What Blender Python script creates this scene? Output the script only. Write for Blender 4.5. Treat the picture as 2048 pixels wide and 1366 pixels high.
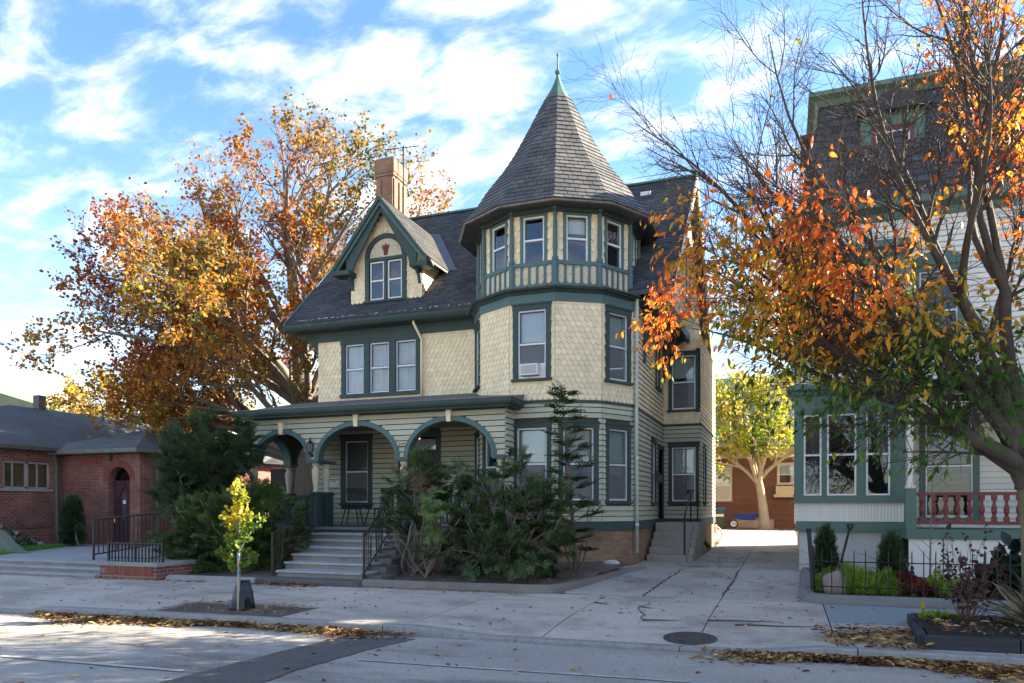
import bpy, bmesh, math, random
import numpy as np
from mathutils import Matrix, Vector, Euler, noise as mnoise
R_ = math.radians
scene = bpy.context.scene
for o in list(bpy.data.objects): bpy.data.objects.remove(o, do_unlink=True)
COL = scene.collection

# ------------------------------------------------------------------ camera
YAW = R_(20.3); EYE = 1.6; FPX = 1480.0; HORIZON = 1015.0
cam = bpy.data.cameras.new('camera'); camo = bpy.data.objects.new('camera', cam); COL.objects.link(camo)
cam.sensor_width = 36; cam.lens = 36*FPX/2048; cam.shift_y = (HORIZON-683)/2048
cam.clip_start = .1; cam.clip_end = 3000
camo.location = (0, 0, EYE); camo.rotation_euler = (R_(90), 0, YAW)
scene.camera = camo

# ------------------------------------------------------------------ sky, sun, exposure
SUN_EL = R_(28); SUN_AZ = R_(59)            # azimuth from +Y towards +X
w = bpy.data.worlds.new('World'); scene.world = w; w.use_nodes = True
nt = w.node_tree; nt.nodes.clear()
def N(t, **kw):
    n = nt.nodes.new(t)
    for k, v in kw.items(): setattr(n, k, v)
    return n
L = lambda a, b: nt.links.new(a, b)
sky = N('ShaderNodeTexSky', sky_type='NISHITA', sun_disc=False, sun_elevation=SUN_EL, sun_rotation=SUN_AZ,
        altitude=0, air_density=1.0, dust_density=.25, ozone_density=2.2)
tc = N('ShaderNodeTexCoord')
sep = N('ShaderNodeSeparateXYZ'); L(tc.outputs['Generated'], sep.inputs[0])
def M_(op, a, b=None, c=None):
    n = N('ShaderNodeMath', operation=op)
    for i, x in enumerate((a, b, c)):
        if x is None: continue
        if isinstance(x, (int, float)): n.inputs[i].default_value = x
        else: L(x, n.inputs[i])
    return n.outputs[0]
den = M_('ADD', M_('MAXIMUM', sep.outputs[2], 0.0), .16)
cx, cy = M_('DIVIDE', sep.outputs[0], den), M_('DIVIDE', sep.outputs[1], den)
comb = N('ShaderNodeCombineXYZ'); L(cx, comb.inputs[0]); L(cy, comb.inputs[1])
def noise_(scale, detail, rough, dist, vec, off):
    mp = N('ShaderNodeMapping'); mp.inputs['Location'].default_value = off; L(vec, mp.inputs[0])
    n = N('ShaderNodeTexNoise'); L(mp.outputs[0], n.inputs[0])
    n.inputs['Scale'].default_value = scale; n.inputs['Detail'].default_value = detail
    n.inputs['Roughness'].default_value = rough; n.inputs['Distortion'].default_value = dist
    return n.outputs[0]
n1 = noise_(.9, 3, .5, .2, comb.outputs[0], (5.2, 9.3, 0))        # large banks
st_ = N('ShaderNodeMapping'); st_.inputs['Rotation'].default_value = (0, 0, .5); st_.inputs['Scale'].default_value = (1.0, 1.7, 1); L(comb.outputs[0], st_.inputs[0])
n2 = noise_(4.6, 7, .6, .3, st_.outputs[0], (7.3, 2.2, 0))       # puffs in rows
dens = M_('ADD', M_('MULTIPLY', n1, .55), M_('MULTIPLY', n2, .75))
ramp = N('ShaderNodeValToRGB'); L(dens, ramp.inputs[0])
ramp.color_ramp.elements[0].position = .585; ramp.color_ramp.elements[0].color = (0, 0, 0, 1)
ramp.color_ramp.elements[1].position = .87; ramp.color_ramp.elements[1].color = (1, 1, 1, 1)
ramp.color_ramp.interpolation = 'EASE'
# thin veil towards the horizon
veil = M_('MULTIPLY', M_('POWER', M_('SUBTRACT', 1.0, M_('MINIMUM', M_('MULTIPLY', M_('MAXIMUM', sep.outputs[2], 0.0), 2.0), 1.0)), 2.2), .5)
cov = M_('MINIMUM', M_('ADD', M_('MULTIPLY', ramp.outputs[0], .88), M_('MULTIPLY', veil, M_('SUBTRACT', 1.0, M_('MULTIPLY', ramp.outputs[0], .88)))), 1.0)
hs = N('ShaderNodeHueSaturation'); hs.inputs['Saturation'].default_value = 1.12; hs.inputs['Value'].default_value = .78
L(sky.outputs[0], hs.inputs['Color'])
cloudc = N('ShaderNodeRGB'); cloudc.outputs[0].default_value = (5.3, 5.2, 5.05, 1)
n3 = noise_(6.5, 6, .62, .3, st_.outputs[0], (2.6, 8.1, 0))
r3 = N('ShaderNodeMapRange'); r3.inputs[1].default_value = .36; r3.inputs[2].default_value = .62; L(n3, r3.inputs[0])
cmix = N('ShaderNodeMix', data_type='RGBA'); L(r3.outputs[0], cmix.inputs['Factor']); cmix.inputs['A'].default_value = (2.5, 2.55, 2.7, 1); L(cloudc.outputs[0], cmix.inputs['B'])
mix = N('ShaderNodeMix', data_type='RGBA'); L(cov, mix.inputs['Factor']); L(hs.outputs[0], mix.inputs['A']); L(cmix.outputs['Result'], mix.inputs['B'])
bg = N('ShaderNodeBackground'); bg.inputs['Strength'].default_value = .062; L(mix.outputs['Result'], bg.inputs[0])
wo = N('ShaderNodeOutputWorld'); L(bg.outputs[0], wo.inputs[0])

sun = bpy.data.lights.new('sun', 'SUN'); sun.energy = 3.9; sun.angle = R_(.5); sun.color = (1, .87, .68)
suno = bpy.data.objects.new('sun', sun); COL.objects.link(suno)
sd = Vector((math.sin(SUN_AZ)*math.cos(SUN_EL), math.cos(SUN_AZ)*math.cos(SUN_EL), math.sin(SUN_EL)))
suno.rotation_euler = sd.to_track_quat('Z', 'Y').to_euler(); suno.location = (30, 20, 30)
vs = scene.view_settings
vs.view_transform = 'Standard'; vs.look = 'None'; vs.exposure = 3.05; vs.gamma = 1; vs.use_curve_mapping = False
scene.render.engine = 'CYCLES'
scene.cycles.max_bounces = 6; scene.cycles.transparent_max_bounces = 12
scene.cycles.diffuse_bounces = 3; scene.cycles.glossy_bounces = 3; scene.cycles.transmission_bounces = 4

# ------------------------------------------------------------------ materials
MATS = {}
def mat(name, c1, c2=None, scale=3.0, rough=.7, bump=0, bscale=40, island=0, detail=4, spec=.3, metal=0,
        stain=None, stain_scale=1.2, stain_amt=.6, stretch=None, speck=0, speck_scale=170, stain2=None, stain2_scale=.9, stain2_amt=.7, stretch2=(1, 1, 1)):
    """Procedural: two colours mixed by noise, optional per-piece variation, stains, bump."""
    if name in MATS: return MATS[name]
    m = bpy.data.materials.new(name); m.use_nodes = True; t = m.node_tree; n = t.nodes; l = t.links
    b = n['Principled BSDF']; b.inputs['Roughness'].default_value = rough; b.inputs['Metallic'].default_value = metal
    b.inputs['Specular IOR Level'].default_value = spec
    geo = n.new('ShaderNodeNewGeometry'); pos = geo.outputs['Position']
    if stretch:
        mp = n.new('ShaderNodeMapping'); mp.inputs['Scale'].default_value = stretch; l.new(pos, mp.inputs[0]); pos = mp.outputs[0]
    nz = n.new('ShaderNodeTexNoise'); nz.inputs['Scale'].default_value = scale; nz.inputs['Detail'].default_value = detail
    nz.inputs['Roughness'].default_value = .65; l.new(pos, nz.inputs[0])
    rp = n.new('ShaderNodeMapRange'); rp.inputs[1].default_value = .3; rp.inputs[2].default_value = .7; l.new(nz.outputs[0], rp.inputs[0])
    mx = n.new('ShaderNodeMix'); mx.data_type = 'RGBA'
    mx.inputs['A'].default_value = (*c1, 1); mx.inputs['B'].default_value = (*(c2 or c1), 1); l.new(rp.outputs[0], mx.inputs['Factor'])
    out = mx.outputs['Result']
    if island:
        oi = n.new('ShaderNodeObjectInfo'); ad = n.new('ShaderNodeMath'); ad.operation = 'ADD'
        l.new(oi.outputs['Random'], ad.inputs[0]); l.new(geo.outputs['Random Per Island'], ad.inputs[1])
        fr = n.new('ShaderNodeMath'); fr.operation = 'FRACT'; l.new(ad.outputs[0], fr.inputs[0])
        mr = n.new('ShaderNodeMapRange'); mr.inputs[3].default_value = 1-island; mr.inputs[4].default_value = 1+island; l.new(fr.outputs[0], mr.inputs[0])
        vm = n.new('ShaderNodeVectorMath'); vm.operation = 'SCALE'; l.new(out, vm.inputs[0]); l.new(mr.outputs[0], vm.inputs['Scale']); out = vm.outputs[0]
    if stain:
        sz = n.new('ShaderNodeTexNoise'); sz.inputs['Scale'].default_value = stain_scale; sz.inputs['Detail'].default_value = 6; sz.inputs['Roughness'].default_value = .7
        l.new(pos, sz.inputs[0])
        sr = n.new('ShaderNodeMapRange'); sr.inputs[1].default_value = .52; sr.inputs[2].default_value = .72; sr.inputs[4].default_value = stain_amt; l.new(sz.outputs[0], sr.inputs[0])
        m2 = n.new('ShaderNodeMix'); m2.data_type = 'RGBA'; m2.inputs['B'].default_value = (*stain, 1); l.new(out, m2.inputs['A']); l.new(sr.outputs[0], m2.inputs['Factor']); out = m2.outputs['Result']
    if stain2:
        mp2 = n.new('ShaderNodeMapping'); mp2.inputs['Scale'].default_value = stretch2; mp2.inputs['Location'].default_value = (7.7, 3.3, 1.1); l.new(geo.outputs['Position'], mp2.inputs[0])
        s2 = n.new('ShaderNodeTexNoise'); s2.inputs['Scale'].default_value = stain2_scale; s2.inputs['Detail'].default_value = 8; s2.inputs['Roughness'].default_value = .72; s2.inputs['Distortion'].default_value = .4; l.new(mp2.outputs[0], s2.inputs[0])
        q2 = n.new('ShaderNodeMapRange'); q2.inputs[1].default_value = .50; q2.inputs[2].default_value = .68; q2.inputs[4].default_value = stain2_amt; l.new(s2.outputs[0], q2.inputs[0])
        m3 = n.new('ShaderNodeMix'); m3.data_type = 'RGBA'; m3.inputs['B'].default_value = (*stain2, 1); l.new(out, m3.inputs['A']); l.new(q2.outputs[0], m3.inputs['Factor']); out = m3.outputs['Result']
    if speck:
        k1 = n.new('ShaderNodeTexNoise'); k1.inputs['Scale'].default_value = speck_scale; k1.inputs['Detail'].default_value = 2; l.new(geo.outputs['Position'], k1.inputs[0])
        k2 = n.new('ShaderNodeTexNoise'); k2.inputs['Scale'].default_value = speck_scale*.13; k2.inputs['Detail'].default_value = 5; k2.inputs['Roughness'].default_value = .75; l.new(geo.outputs['Position'], k2.inputs[0])
        ka = n.new('ShaderNodeMath'); ka.operation = 'ADD'; l.new(k1.outputs[0], ka.inputs[0]); l.new(k2.outputs[0], ka.inputs[1])
        kr = n.new('ShaderNodeMapRange'); kr.inputs[1].default_value = .7; kr.inputs[2].default_value = 1.3; kr.inputs[3].default_value = 1-speck; kr.inputs[4].default_value = 1+speck; l.new(ka.outputs[0], kr.inputs[0])
        kv = n.new('ShaderNodeVectorMath'); kv.operation = 'SCALE'; l.new(out, kv.inputs[0]); l.new(kr.outputs[0], kv.inputs['Scale']); out = kv.outputs[0]
    l.new(out, b.inputs['Base Color'])
    if bump:
        bn = n.new('ShaderNodeTexNoise'); bn.inputs['Scale'].default_value = bscale; bn.inputs['Detail'].default_value = 3; l.new(pos, bn.inputs[0])
        bp = n.new('ShaderNodeBump'); bp.inputs['Strength'].default_value = bump; bp.inputs['Distance'].default_value = .01; l.new(bn.outputs[0], bp.inputs['Height']); l.new(bp.outputs[0], b.inputs['Normal'])
    MATS[name] = m; return m

def brick_mat(name, c1, c2, mortar, bw, bh, rough=.8, msize=.008):
    m = bpy.data.materials.new(name); m.use_nodes = True; t = m.node_tree; n = t.nodes; l = t.links
    b = n['Principled BSDF']; b.inputs['Roughness'].default_value = rough; b.inputs['Specular IOR Level'].default_value = .2
    geo = n.new('ShaderNodeNewGeometry')
    s = n.new('ShaderNodeSeparateXYZ'); l.new(geo.outputs['Position'], s.inputs[0])
    # u = x+y works for walls along x or along y
    ad = n.new('ShaderNodeMath'); ad.operation = 'ADD'; l.new(s.outputs[0], ad.inputs[0]); l.new(s.outputs[1], ad.inputs[1])
    c = n.new('ShaderNodeCombineXYZ'); l.new(ad.outputs[0], c.inputs[0]); l.new(s.outputs[2], c.inputs[1])
    br = n.new('ShaderNodeTexBrick'); l.new(c.outputs[0], br.inputs[0])
    br.inputs['Color1'].default_value = (*c1, 1); br.inputs['Color2'].default_value = (*c2, 1); br.inputs['Mortar'].default_value = (*mortar, 1)
    br.inputs['Scale'].default_value = 1; br.inputs['Brick Width'].default_value = bw; br.inputs['Row Height'].default_value = bh
    br.inputs['Mortar Size'].default_value = msize; br.inputs['Mortar Smooth'].default_value = .1
    nz = n.new('ShaderNodeTexNoise'); nz.inputs['Scale'].default_value = 1.6; nz.inputs['Detail'].default_value = 5; l.new(geo.outputs['Position'], nz.inputs[0])
    mr = n.new('ShaderNodeMapRange'); mr.inputs[1].default_value = .3; mr.inputs[2].default_value = .7; mr.inputs[3].default_value = .72; mr.inputs[4].default_value = 1.2; l.new(nz.outputs[0], mr.inputs[0])
    vm = n.new('ShaderNodeVectorMath'); vm.operation = 'SCALE'; l.new(br.outputs[0], vm.inputs[0]); l.new(mr.outputs[0], vm.inputs['Scale']); l.new(vm.outputs[0], b.inputs['Base Color'])
    bp = n.new('ShaderNodeBump'); bp.inputs['Strength'].default_value = .6; bp.inputs['Distance'].default_value = .008; bp.invert = True
    l.new(br.outputs['Fac'], bp.inputs['Height']); l.new(bp.outputs[0], b.inputs['Normal'])
    MATS[name] = m; return m

def leaf_mat(name, cols, trans=.35, clump=.9, rough=.5, spread=.35):
    """Leaf colours: ramp over clump noise (position) plus a random value for each leaf; translucent."""
    m = bpy.data.materials.new(name); m.use_nodes = True; t = m.node_tree; n = t.nodes; l = t.links
    b = n['Principled BSDF']; b.inputs['Roughness'].default_value = rough; b.inputs['Specular IOR Level'].default_value = .25
    geo = n.new('ShaderNodeNewGeometry')
    nz = n.new('ShaderNodeTexNoise'); nz.inputs['Scale'].default_value = clump; nz.inputs['Detail'].default_value = 2; l.new(geo.outputs['Position'], nz.inputs[0])
    mr = n.new('ShaderNodeMapRange'); mr.inputs[1].default_value = .3; mr.inputs[2].default_value = .7; l.new(nz.outputs[0], mr.inputs[0])
    a = n.new('ShaderNodeMath'); a.operation = 'MULTIPLY_ADD'; a.inputs[1].default_value = spread*2; a.inputs[2].default_value = -spread; l.new(geo.outputs['Random Per Island'], a.inputs[0])
    s = n.new('ShaderNodeMath'); s.operation = 'ADD'; s.use_clamp = True; l.new(mr.outputs[0], s.inputs[0]); l.new(a.outputs[0], s.inputs[1])
    cr = n.new('ShaderNodeValToRGB'); l.new(s.outputs[0], cr.inputs[0]); e = cr.color_ramp.elements
    for i, c in enumerate(cols):
        p = i/(len(cols)-1)
        if i == 0: el = e[0]; el.position = 0
        elif i == len(cols)-1: el = e[-1]; el.position = 1
        else: el = e.new(p)
        el.color = (*c, 1)
    l.new(cr.outputs[0], b.inputs['Base Color'])
    if trans:
        tr = n.new('ShaderNodeBsdfTranslucent'); l.new(cr.outputs[0], tr.inputs[0])
        ms = n.new('ShaderNodeMixShader'); ms.inputs[0].default_value = trans
        l.new(b.outputs[0], ms.inputs[1]); l.new(tr.outputs[0], ms.inputs[2])
        l.new(ms.outputs[0], n['Material Output'].inputs[0])
    MATS[name] = m; return m

def glass_mat(name, tint=(.75, .8, .82), refl=.07):
    m = bpy.data.materials.new(name); m.use_nodes = True; t = m.node_tree; n = t.nodes; l = t.links
    n.remove(n['Principled BSDF'])
    tr = n.new('ShaderNodeBsdfTransparent'); tr.inputs[0].default_value = (*tint, 1)
    gl = n.new('ShaderNodeBsdfGlossy'); gl.inputs['Roughness'].default_value = .015; gl.inputs[0].default_value = (.9, .95, 1, 1)
    nz = n.new('ShaderNodeTexNoise'); nz.inputs['Scale'].default_value = 1.8; nz.inputs['Detail'].default_value = 1
    geo = n.new('ShaderNodeNewGeometry'); l.new(geo.outputs['Position'], nz.inputs[0])
    bp = n.new('ShaderNodeBump'); bp.inputs['Strength'].default_value = .035; bp.inputs['Distance'].default_value = .05; l.new(nz.outputs[0], bp.inputs['Height']); l.new(bp.outputs[0], gl.inputs['Normal'])
    lw = n.new('ShaderNodeLayerWeight'); lw.inputs['Blend'].default_value = .35
    mr = n.new('ShaderNodeMapRange'); mr.inputs[3].default_value = refl; mr.inputs[4].default_value = .5; l.new(lw.outputs['Fresnel'], mr.inputs[0])
    ms = n.new('ShaderNodeMixShader'); l.new(mr.outputs[0], ms.inputs[0]); l.new(tr.outputs[0], ms.inputs[1]); l.new(gl.outputs[0], ms.inputs[2])
    l.new(ms.outputs[0], n['Material Output'].inputs[0]); MATS[name] = m; return m

CREAM = mat('cream_paint', (.77, .64, .43), (.71, .59, .395), 2.2, .7, .2, 60, island=.09, stain=(.50, .42, .30), stain_scale=2.2, stain_amt=.45, stretch=(1, 1, .3), speck=.07, speck_scale=60)
SAGE = mat('sage_paint', (.43, .425, .325), (.38, .38, .295), 1.6, .7, .2, 30, island=.09, stain=(.27, .29, .215), stain_scale=1.8, stain_amt=.45, stretch=(1, 1, .35), speck=.08, speck_scale=60)
TEAL = mat('teal_paint', (.036, .060, .058), (.048, .076, .073), 2.0, .62, .2, 25, island=.08, stain=(.065, .082, .078), stain_scale=2.5, stain_amt=.55, stretch=(1, 1, .5), spec=.2, speck=.15, speck_scale=60)
TEAL2 = mat('blue_green_paint', (.062, .118, .120), (.08, .14, .14), 2.0, .5, .1, 25)
WHITE = mat('white_paint', (.70, .71, .70), (.60, .62, .62), 3, .45, .05, 30)
ALU = mat('aluminium_frame', (.62, .64, .66), (.52, .54, .56), 5, .4, .04, 40, metal=.2)
CASEDARK = mat('dark_sash', (.05, .055, .06), (.07, .075, .08), 5, .5)
ROOF = mat('asphalt_shingle', (.044, .050, .060), (.072, .078, .090), 1.2, .85, .5, 120, island=.25, stain=(.10, .10, .10), stain_scale=.7, stain_amt=.45)
SLATE = mat('turret_slate', (.058, .060, .064), (.098, .095, .09), 1.0, .55, .4, 60, island=.28, stain=(.165, .152, .135), stain_scale=.8, stain_amt=.5, spec=.4)
COPPER = mat('green_copper', (.07, .15, .12), (.05, .11, .09), 4, .55, .1, 30)
METALDK = mat('weathered_flashing', (.10, .095, .09), (.2, .17, .14), 5, .5, .2, 20, metal=.3, stain=(.25, .16, .1), stain_scale=3)
BLIND = mat('window_blind', (.52, .54, .52), (.46, .48, .47), 2, .8)
CURTAIN = mat('lace_curtain', (.56, .53, .50), (.36, .34, .33), 9, .9, stretch=(4, 4, .12))
GAP_SHADE = mat('gap_shade_sheathing', (.055, .052, .042), (.075, .07, .056), 3, .9)  # wall backing coloured dark so the board gaps read as shadow lines
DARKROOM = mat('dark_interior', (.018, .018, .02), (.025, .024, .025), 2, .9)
BLACK = mat('black_iron', (.018, .018, .02), (.03, .028, .027), 12, .45, .15, 40, metal=.3)
BROWNIRON = mat('brown_iron', (.032, .025, .022), (.05, .036, .028), 10, .5, .2, 40, metal=.3)
CONC = mat('concrete', (.30, .285, .265), (.215, .205, .195), 1.4, .9, .35, 90, stain=(.14, .13, .12), stain_scale=.9, stain_amt=.6)
CONCS = mat('sidewalk_concrete', (.47, .415, .355), (.38, .335, .285), .7, .92, .35, 110, island=.05, stain=(.19, .175, .16), stain_scale=.7, stain_amt=.75, speck=.24, stain2=(.16, .135, .115), stain2_scale=1.1, stain2_amt=.6, stretch2=(.5, 1.2, 1))
CONCB = mat('bluish_slab', (.235, .275, .30), (.20, .24, .265), 1.0, .9, .25, 110, stain=(.17, .19, .2), stain_scale=.8, stain_amt=.4, speck=.12)
STONE = mat('granite_kerb', (.29, .285, .28), (.21, .205, .20), 8, .85, .4, 80, stain=(.15, .14, .13), stain_scale=1.2, stain_amt=.6, speck=.25)
SOIL = mat('bare_soil', (.085, .062, .05), (.15, .115, .095), 3, .95, .9, 50, stain=(.05, .036, .028), stain_scale=2)
BARKG = mat('grey_bark', (.17, .15, .125), (.095, .08, .066), 7, .9, .7, 30, stretch=(1, 1, .35))
BARKM = mat('mossy_bark', (.16, .15, .075), (.22, .175, .10), 4, .9, .6, 35, stain=(.10, .075, .055), stain_scale=3, stretch=(1, 1, .6))
def z_mix(m, col, z0, z1):
    t = m.node_tree; n = t.nodes; l = t.links; b = n['Principled BSDF']; src = b.inputs['Base Color'].links[0].from_socket
    geo = next(x for x in n if x.type == 'NEW_GEOMETRY'); s = n.new('ShaderNodeSeparateXYZ'); l.new(geo.outputs['Position'], s.inputs[0])
    nz = n.new('ShaderNodeTexNoise'); nz.inputs['Scale'].default_value = 4; l.new(geo.outputs['Position'], nz.inputs[0])
    a = n.new('ShaderNodeMath'); a.operation = 'MULTIPLY_ADD'; a.inputs[1].default_value = 1.2; l.new(nz.outputs[0], a.inputs[0]); l.new(s.outputs[2], a.inputs[2])
    mr = n.new('ShaderNodeMapRange'); mr.inputs[1].default_value = z0+.6; mr.inputs[2].default_value = z1+.6; l.new(a.outputs[0], mr.inputs[0])
    mx = n.new('ShaderNodeMix'); mx.data_type = 'RGBA'; l.new(mr.outputs[0], mx.inputs['Factor']); l.new(src, mx.inputs['A']); mx.inputs['B'].default_value = (*col, 1); l.new(mx.outputs['Result'], b.inputs['Base Color'])
z_mix(BARKM, (.042, .034, .028), 1.5, 2.2)
TWIG = mat('dark_twig', (.075, .052, .042), (.115, .08, .062), 6, .85, .3, 40)
def screen_mat():
    m = bpy.data.materials.new('insect_screen'); m.use_nodes = True; n = m.node_tree.nodes; l = m.node_tree.links; b = n['Principled BSDF']; b.inputs['Base Color'].default_value = (.16, .165, .175, 1); b.inputs['Roughness'].default_value = .8
    tr = n.new('ShaderNodeBsdfTransparent'); ms = n.new('ShaderNodeMixShader'); ms.inputs[0].default_value = .62; l.new(tr.outputs[0], ms.inputs[1]); l.new(b.outputs[0], ms.inputs[2]); l.new(ms.outputs[0], n['Material Output'].inputs[0]); return m
SCREEN = screen_mat()
GLASS = glass_mat('window_glass')
GLASSD = glass_mat('dark_window_glass', (.4, .44, .46), .05)
BRICKY = brick_mat('roman_brick', (.36, .195, .115), (.25, .125, .075), (.21, .17, .14), .31, .048)
BRICKR = brick_mat('church_brick', (.25, .088, .064), (.16, .055, .044), (.25, .19, .17), .21, .073, msize=.009)
BRICKC = brick_mat('chimney_brick', (.33, .17, .105), (.24, .12, .08), (.2, .16, .13), .25, .05)

# ------------------------------------------------------------------ mesh helpers
class MB:
    def __init__(s): s.v = []; s.f = []; s.M = Matrix()
    def add(s, vs_, fs):
        o = len(s.v); M = s.M
        s.v += [tuple(M @ Vector(p)) for p in vs_]; s.f += [tuple(i+o for i in f) for f in fs]; return s
    def box(s, x0, x1, y0, y1, z0, z1):
        return s.add([(x0,y0,z0),(x1,y0,z0),(x1,y1,z0),(x0,y1,z0),(x0,y0,z1),(x1,y0,z1),(x1,y1,z1),(x0,y1,z1)],
                     [(0,3,2,1),(4,5,6,7),(0,1,5,4),(1,2,6,5),(2,3,7,6),(3,0,4,7)])
    def quad(s, a, b, c, d): return s.add([a, b, c, d], [(0,1,2,3)])
    def prism(s, pts, y0, y1):
        """polygon given as (x,z), extruded from y0 to y1"""
        n = len(pts)
        return s.add([(x,y0,z) for x,z in pts]+[(x,y1,z) for x,z in pts],
                     [tuple(range(n)), tuple(range(2*n-1, n-1, -1))]+[(i, i+n, (i+1)%n+n, (i+1)%n) for i in range(n)])
    def prismz(s, pts, z0, z1):
        n = len(pts)
        return s.add([(x,y,z0) for x,y in pts]+[(x,y,z1) for x,y in pts],
                     [tuple(range(n-1,-1,-1)), tuple(range(n, 2*n))]+[(i, (i+1)%n, (i+1)%n+n, i+n) for i in range(n)])
    def sweep(s, path, prof, closed=False):
        """path: list of (x,y) walked with the outside on the right; prof: list of (out, z) -> moulding along the walls, mitred"""
        n = len(path); m = len(prof); vv = []
        for i, p in enumerate(path):
            p = Vector(p)
            a = Vector(path[i-1]) if (i > 0 or closed) else None
            b = Vector(path[(i+1) % n]) if (i < n-1 or closed) else None
            ns = []
            if a is not None: d = (p-a).normalized(); ns.append(Vector((d.y, -d.x)))
            if b is not None: d = (b-p).normalized(); ns.append(Vector((d.y, -d.x)))
            nn = sum(ns, Vector((0,0))); nn.normalize(); k = 1/max(.3, nn.dot(ns[0])); nn *= k
            vv += [(p.x+nn.x*o, p.y+nn.y*o, z) for o, z in prof]
        fs = []
        for i in range(n if closed else n-1):
            j = (i+1) % n
            for q in range(m):
                r = (q+1) % m
                fs.append((i*m+q, i*m+r, j*m+r, j*m+q))
        if not closed: fs += [tuple(range(m)), tuple((n-1)*m+q for q in range(m-1, -1, -1))]
        return s.add(vv, fs)
    def tube(s, pts, rad, n=8, cap=True):
        pts = [Vector(p) for p in pts]; rad = rad if hasattr(rad, '__len__') else [rad]*len(pts)
        vv = []; up = None
        for i, p in enumerate(pts):
            d = (pts[min(i+1, len(pts)-1)]-pts[max(i-1, 0)]).normalized()
            if up is None: up = d.orthogonal().normalized()
            x = (up - d*up.dot(d)).normalized(); y = d.cross(x); up = x
            vv += [tuple(p+(x*math.cos(2*math.pi*k/n)+y*math.sin(2*math.pi*k/n))*rad[i]) for k in range(n)]
        fs = [(i*n+k, i*n+(k+1)%n, (i+1)*n+(k+1)%n, (i+1)*n+k) for i in range(len(pts)-1) for k in range(n)]
        if cap: fs += [tuple(range(n-1,-1,-1)), tuple((len(pts)-1)*n+k for k in range(n))]
        return s.add(vv, fs)
    def lathe(s, prof, c=(0,0,0), n=16, a0=0):
        """prof: list of (r,z)"""
        vv = [(c[0]+r*math.cos(a0+2*math.pi*k/n), c[1]+r*math.sin(a0+2*math.pi*k/n), c[2]+z) for r, z in prof for k in range(n)]
        fs = [(i*n+k, i*n+(k+1)%n, (i+1)*n+(k+1)%n, (i+1)*n+k) for i in range(len(prof)-1) for k in range(n)]
        fs += [tuple(range(n-1,-1,-1)), tuple((len(prof)-1)*n+k for k in range(n))]
        return s.add(vv, fs)
    def build(s, name, m, parent=None, smooth=False, bevel=0):
        off = root_loc(parent)
        me = bpy.data.meshes.new(name)
        me.from_pydata([(x-off.x, y-off.y, z-off.z) for x, y, z in s.v], [], s.f)
        bm = bmesh.new(); bm.from_mesh(me); bmesh.ops.recalc_face_normals(bm, faces=bm.faces); bm.to_mesh(me); bm.free()
        if smooth: me.polygons.foreach_set('use_smooth', [True]*len(me.polygons))
        me.materials.append(m)
        o = bpy.data.objects.new(name, me); COL.objects.link(o); o.parent = parent
        if bevel:
            md = o.modifiers.new('bevel', 'BEVEL'); md.width = bevel; md.segments = 2; md.limit_method = 'ANGLE'
        return o
def root_loc(p):
    v = Vector((0,0,0))
    while p is not None: v += p.location; p = p.parent
    return v
def tag(o, label=None, cat=None, group=None, kind=None):
    if label: o['label'] = label
    if cat: o['category'] = cat
    if group: o['group'] = group
    if kind: o['kind'] = kind
    return o
def thing(name, loc, label, cat, group=None):
    o = bpy.data.objects.new(name, None); COL.objects.link(o); o.location = loc; o.empty_display_size = .2
    return tag(o, label, cat, group)
def copy_tree(o, parent=None):
    c = o.copy(); COL.objects.link(c); c.parent = parent
    for ch in o.children: copy_tree(ch, c)
    return c
def structure(name, mb, m, **kw):
    return tag(mb.build(name, m, None, **kw), kind='structure')

def np_mesh(name, V, F, m, parent=None, smooth=False, kind=None):
    """V (n,3), F (k,3|4) arrays in world coordinates"""
    off = root_loc(parent); V = V - np.array(off)
    me = bpy.data.meshes.new(name); k, c = F.shape
    me.vertices.add(len(V)); me.vertices.foreach_set('co', V.astype(np.float32).ravel())
    me.loops.add(k*c); me.loops.foreach_set('vertex_index', F.astype(np.int32).ravel())
    me.polygons.add(k); me.polygons.foreach_set('loop_start', np.arange(0, k*c, c, dtype=np.int32))
    me.polygons.foreach_set('loop_total', np.full(k, c, np.int32))
    if smooth: me.polygons.foreach_set('use_smooth', np.ones(k, bool))
    me.update(calc_edges=True); me.materials.append(m)
    o = bpy.data.objects.new(name, me); COL.objects.link(o); o.parent = parent
    if kind: o['kind'] = kind
    return o
def scatter(name, T, F, P, Rm, S, m, parent=None, kind=None):
    """T template verts (t,3), F template faces; P (n,3), Rm (n,3,3) columns = axes, S (n,) or (n,3)"""
    T = np.asarray(T, float); F = np.asarray(F); n = len(P); t = len(T)
    S = np.asarray(S, float); S = S[:, None] if S.ndim == 1 else S
    loc = T[None]*S[:, None, :] if S.shape[1] == 3 else T[None]*S[:, None, :]
    V = np.einsum('nij,ntj->nti', Rm, loc) + np.asarray(P)[:, None, :]
    FF = (F[None] + (np.arange(n)*t)[:, None, None]).reshape(-1, F.shape[1])
    return np_mesh(name, V.reshape(-1, 3), FF, m, parent, kind=kind)
def basis(fwd, up):
    """rows of vectors -> rotation matrices with y=fwd, z~up"""
    f = fwd/np.linalg.norm(fwd, axis=1, keepdims=True)
    x = np.cross(f, up); x /= np.linalg.norm(x, axis=1, keepdims=True)+1e-9
    z = np.cross(x, f)
    return np.stack([x, f, z], axis=2)

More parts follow.
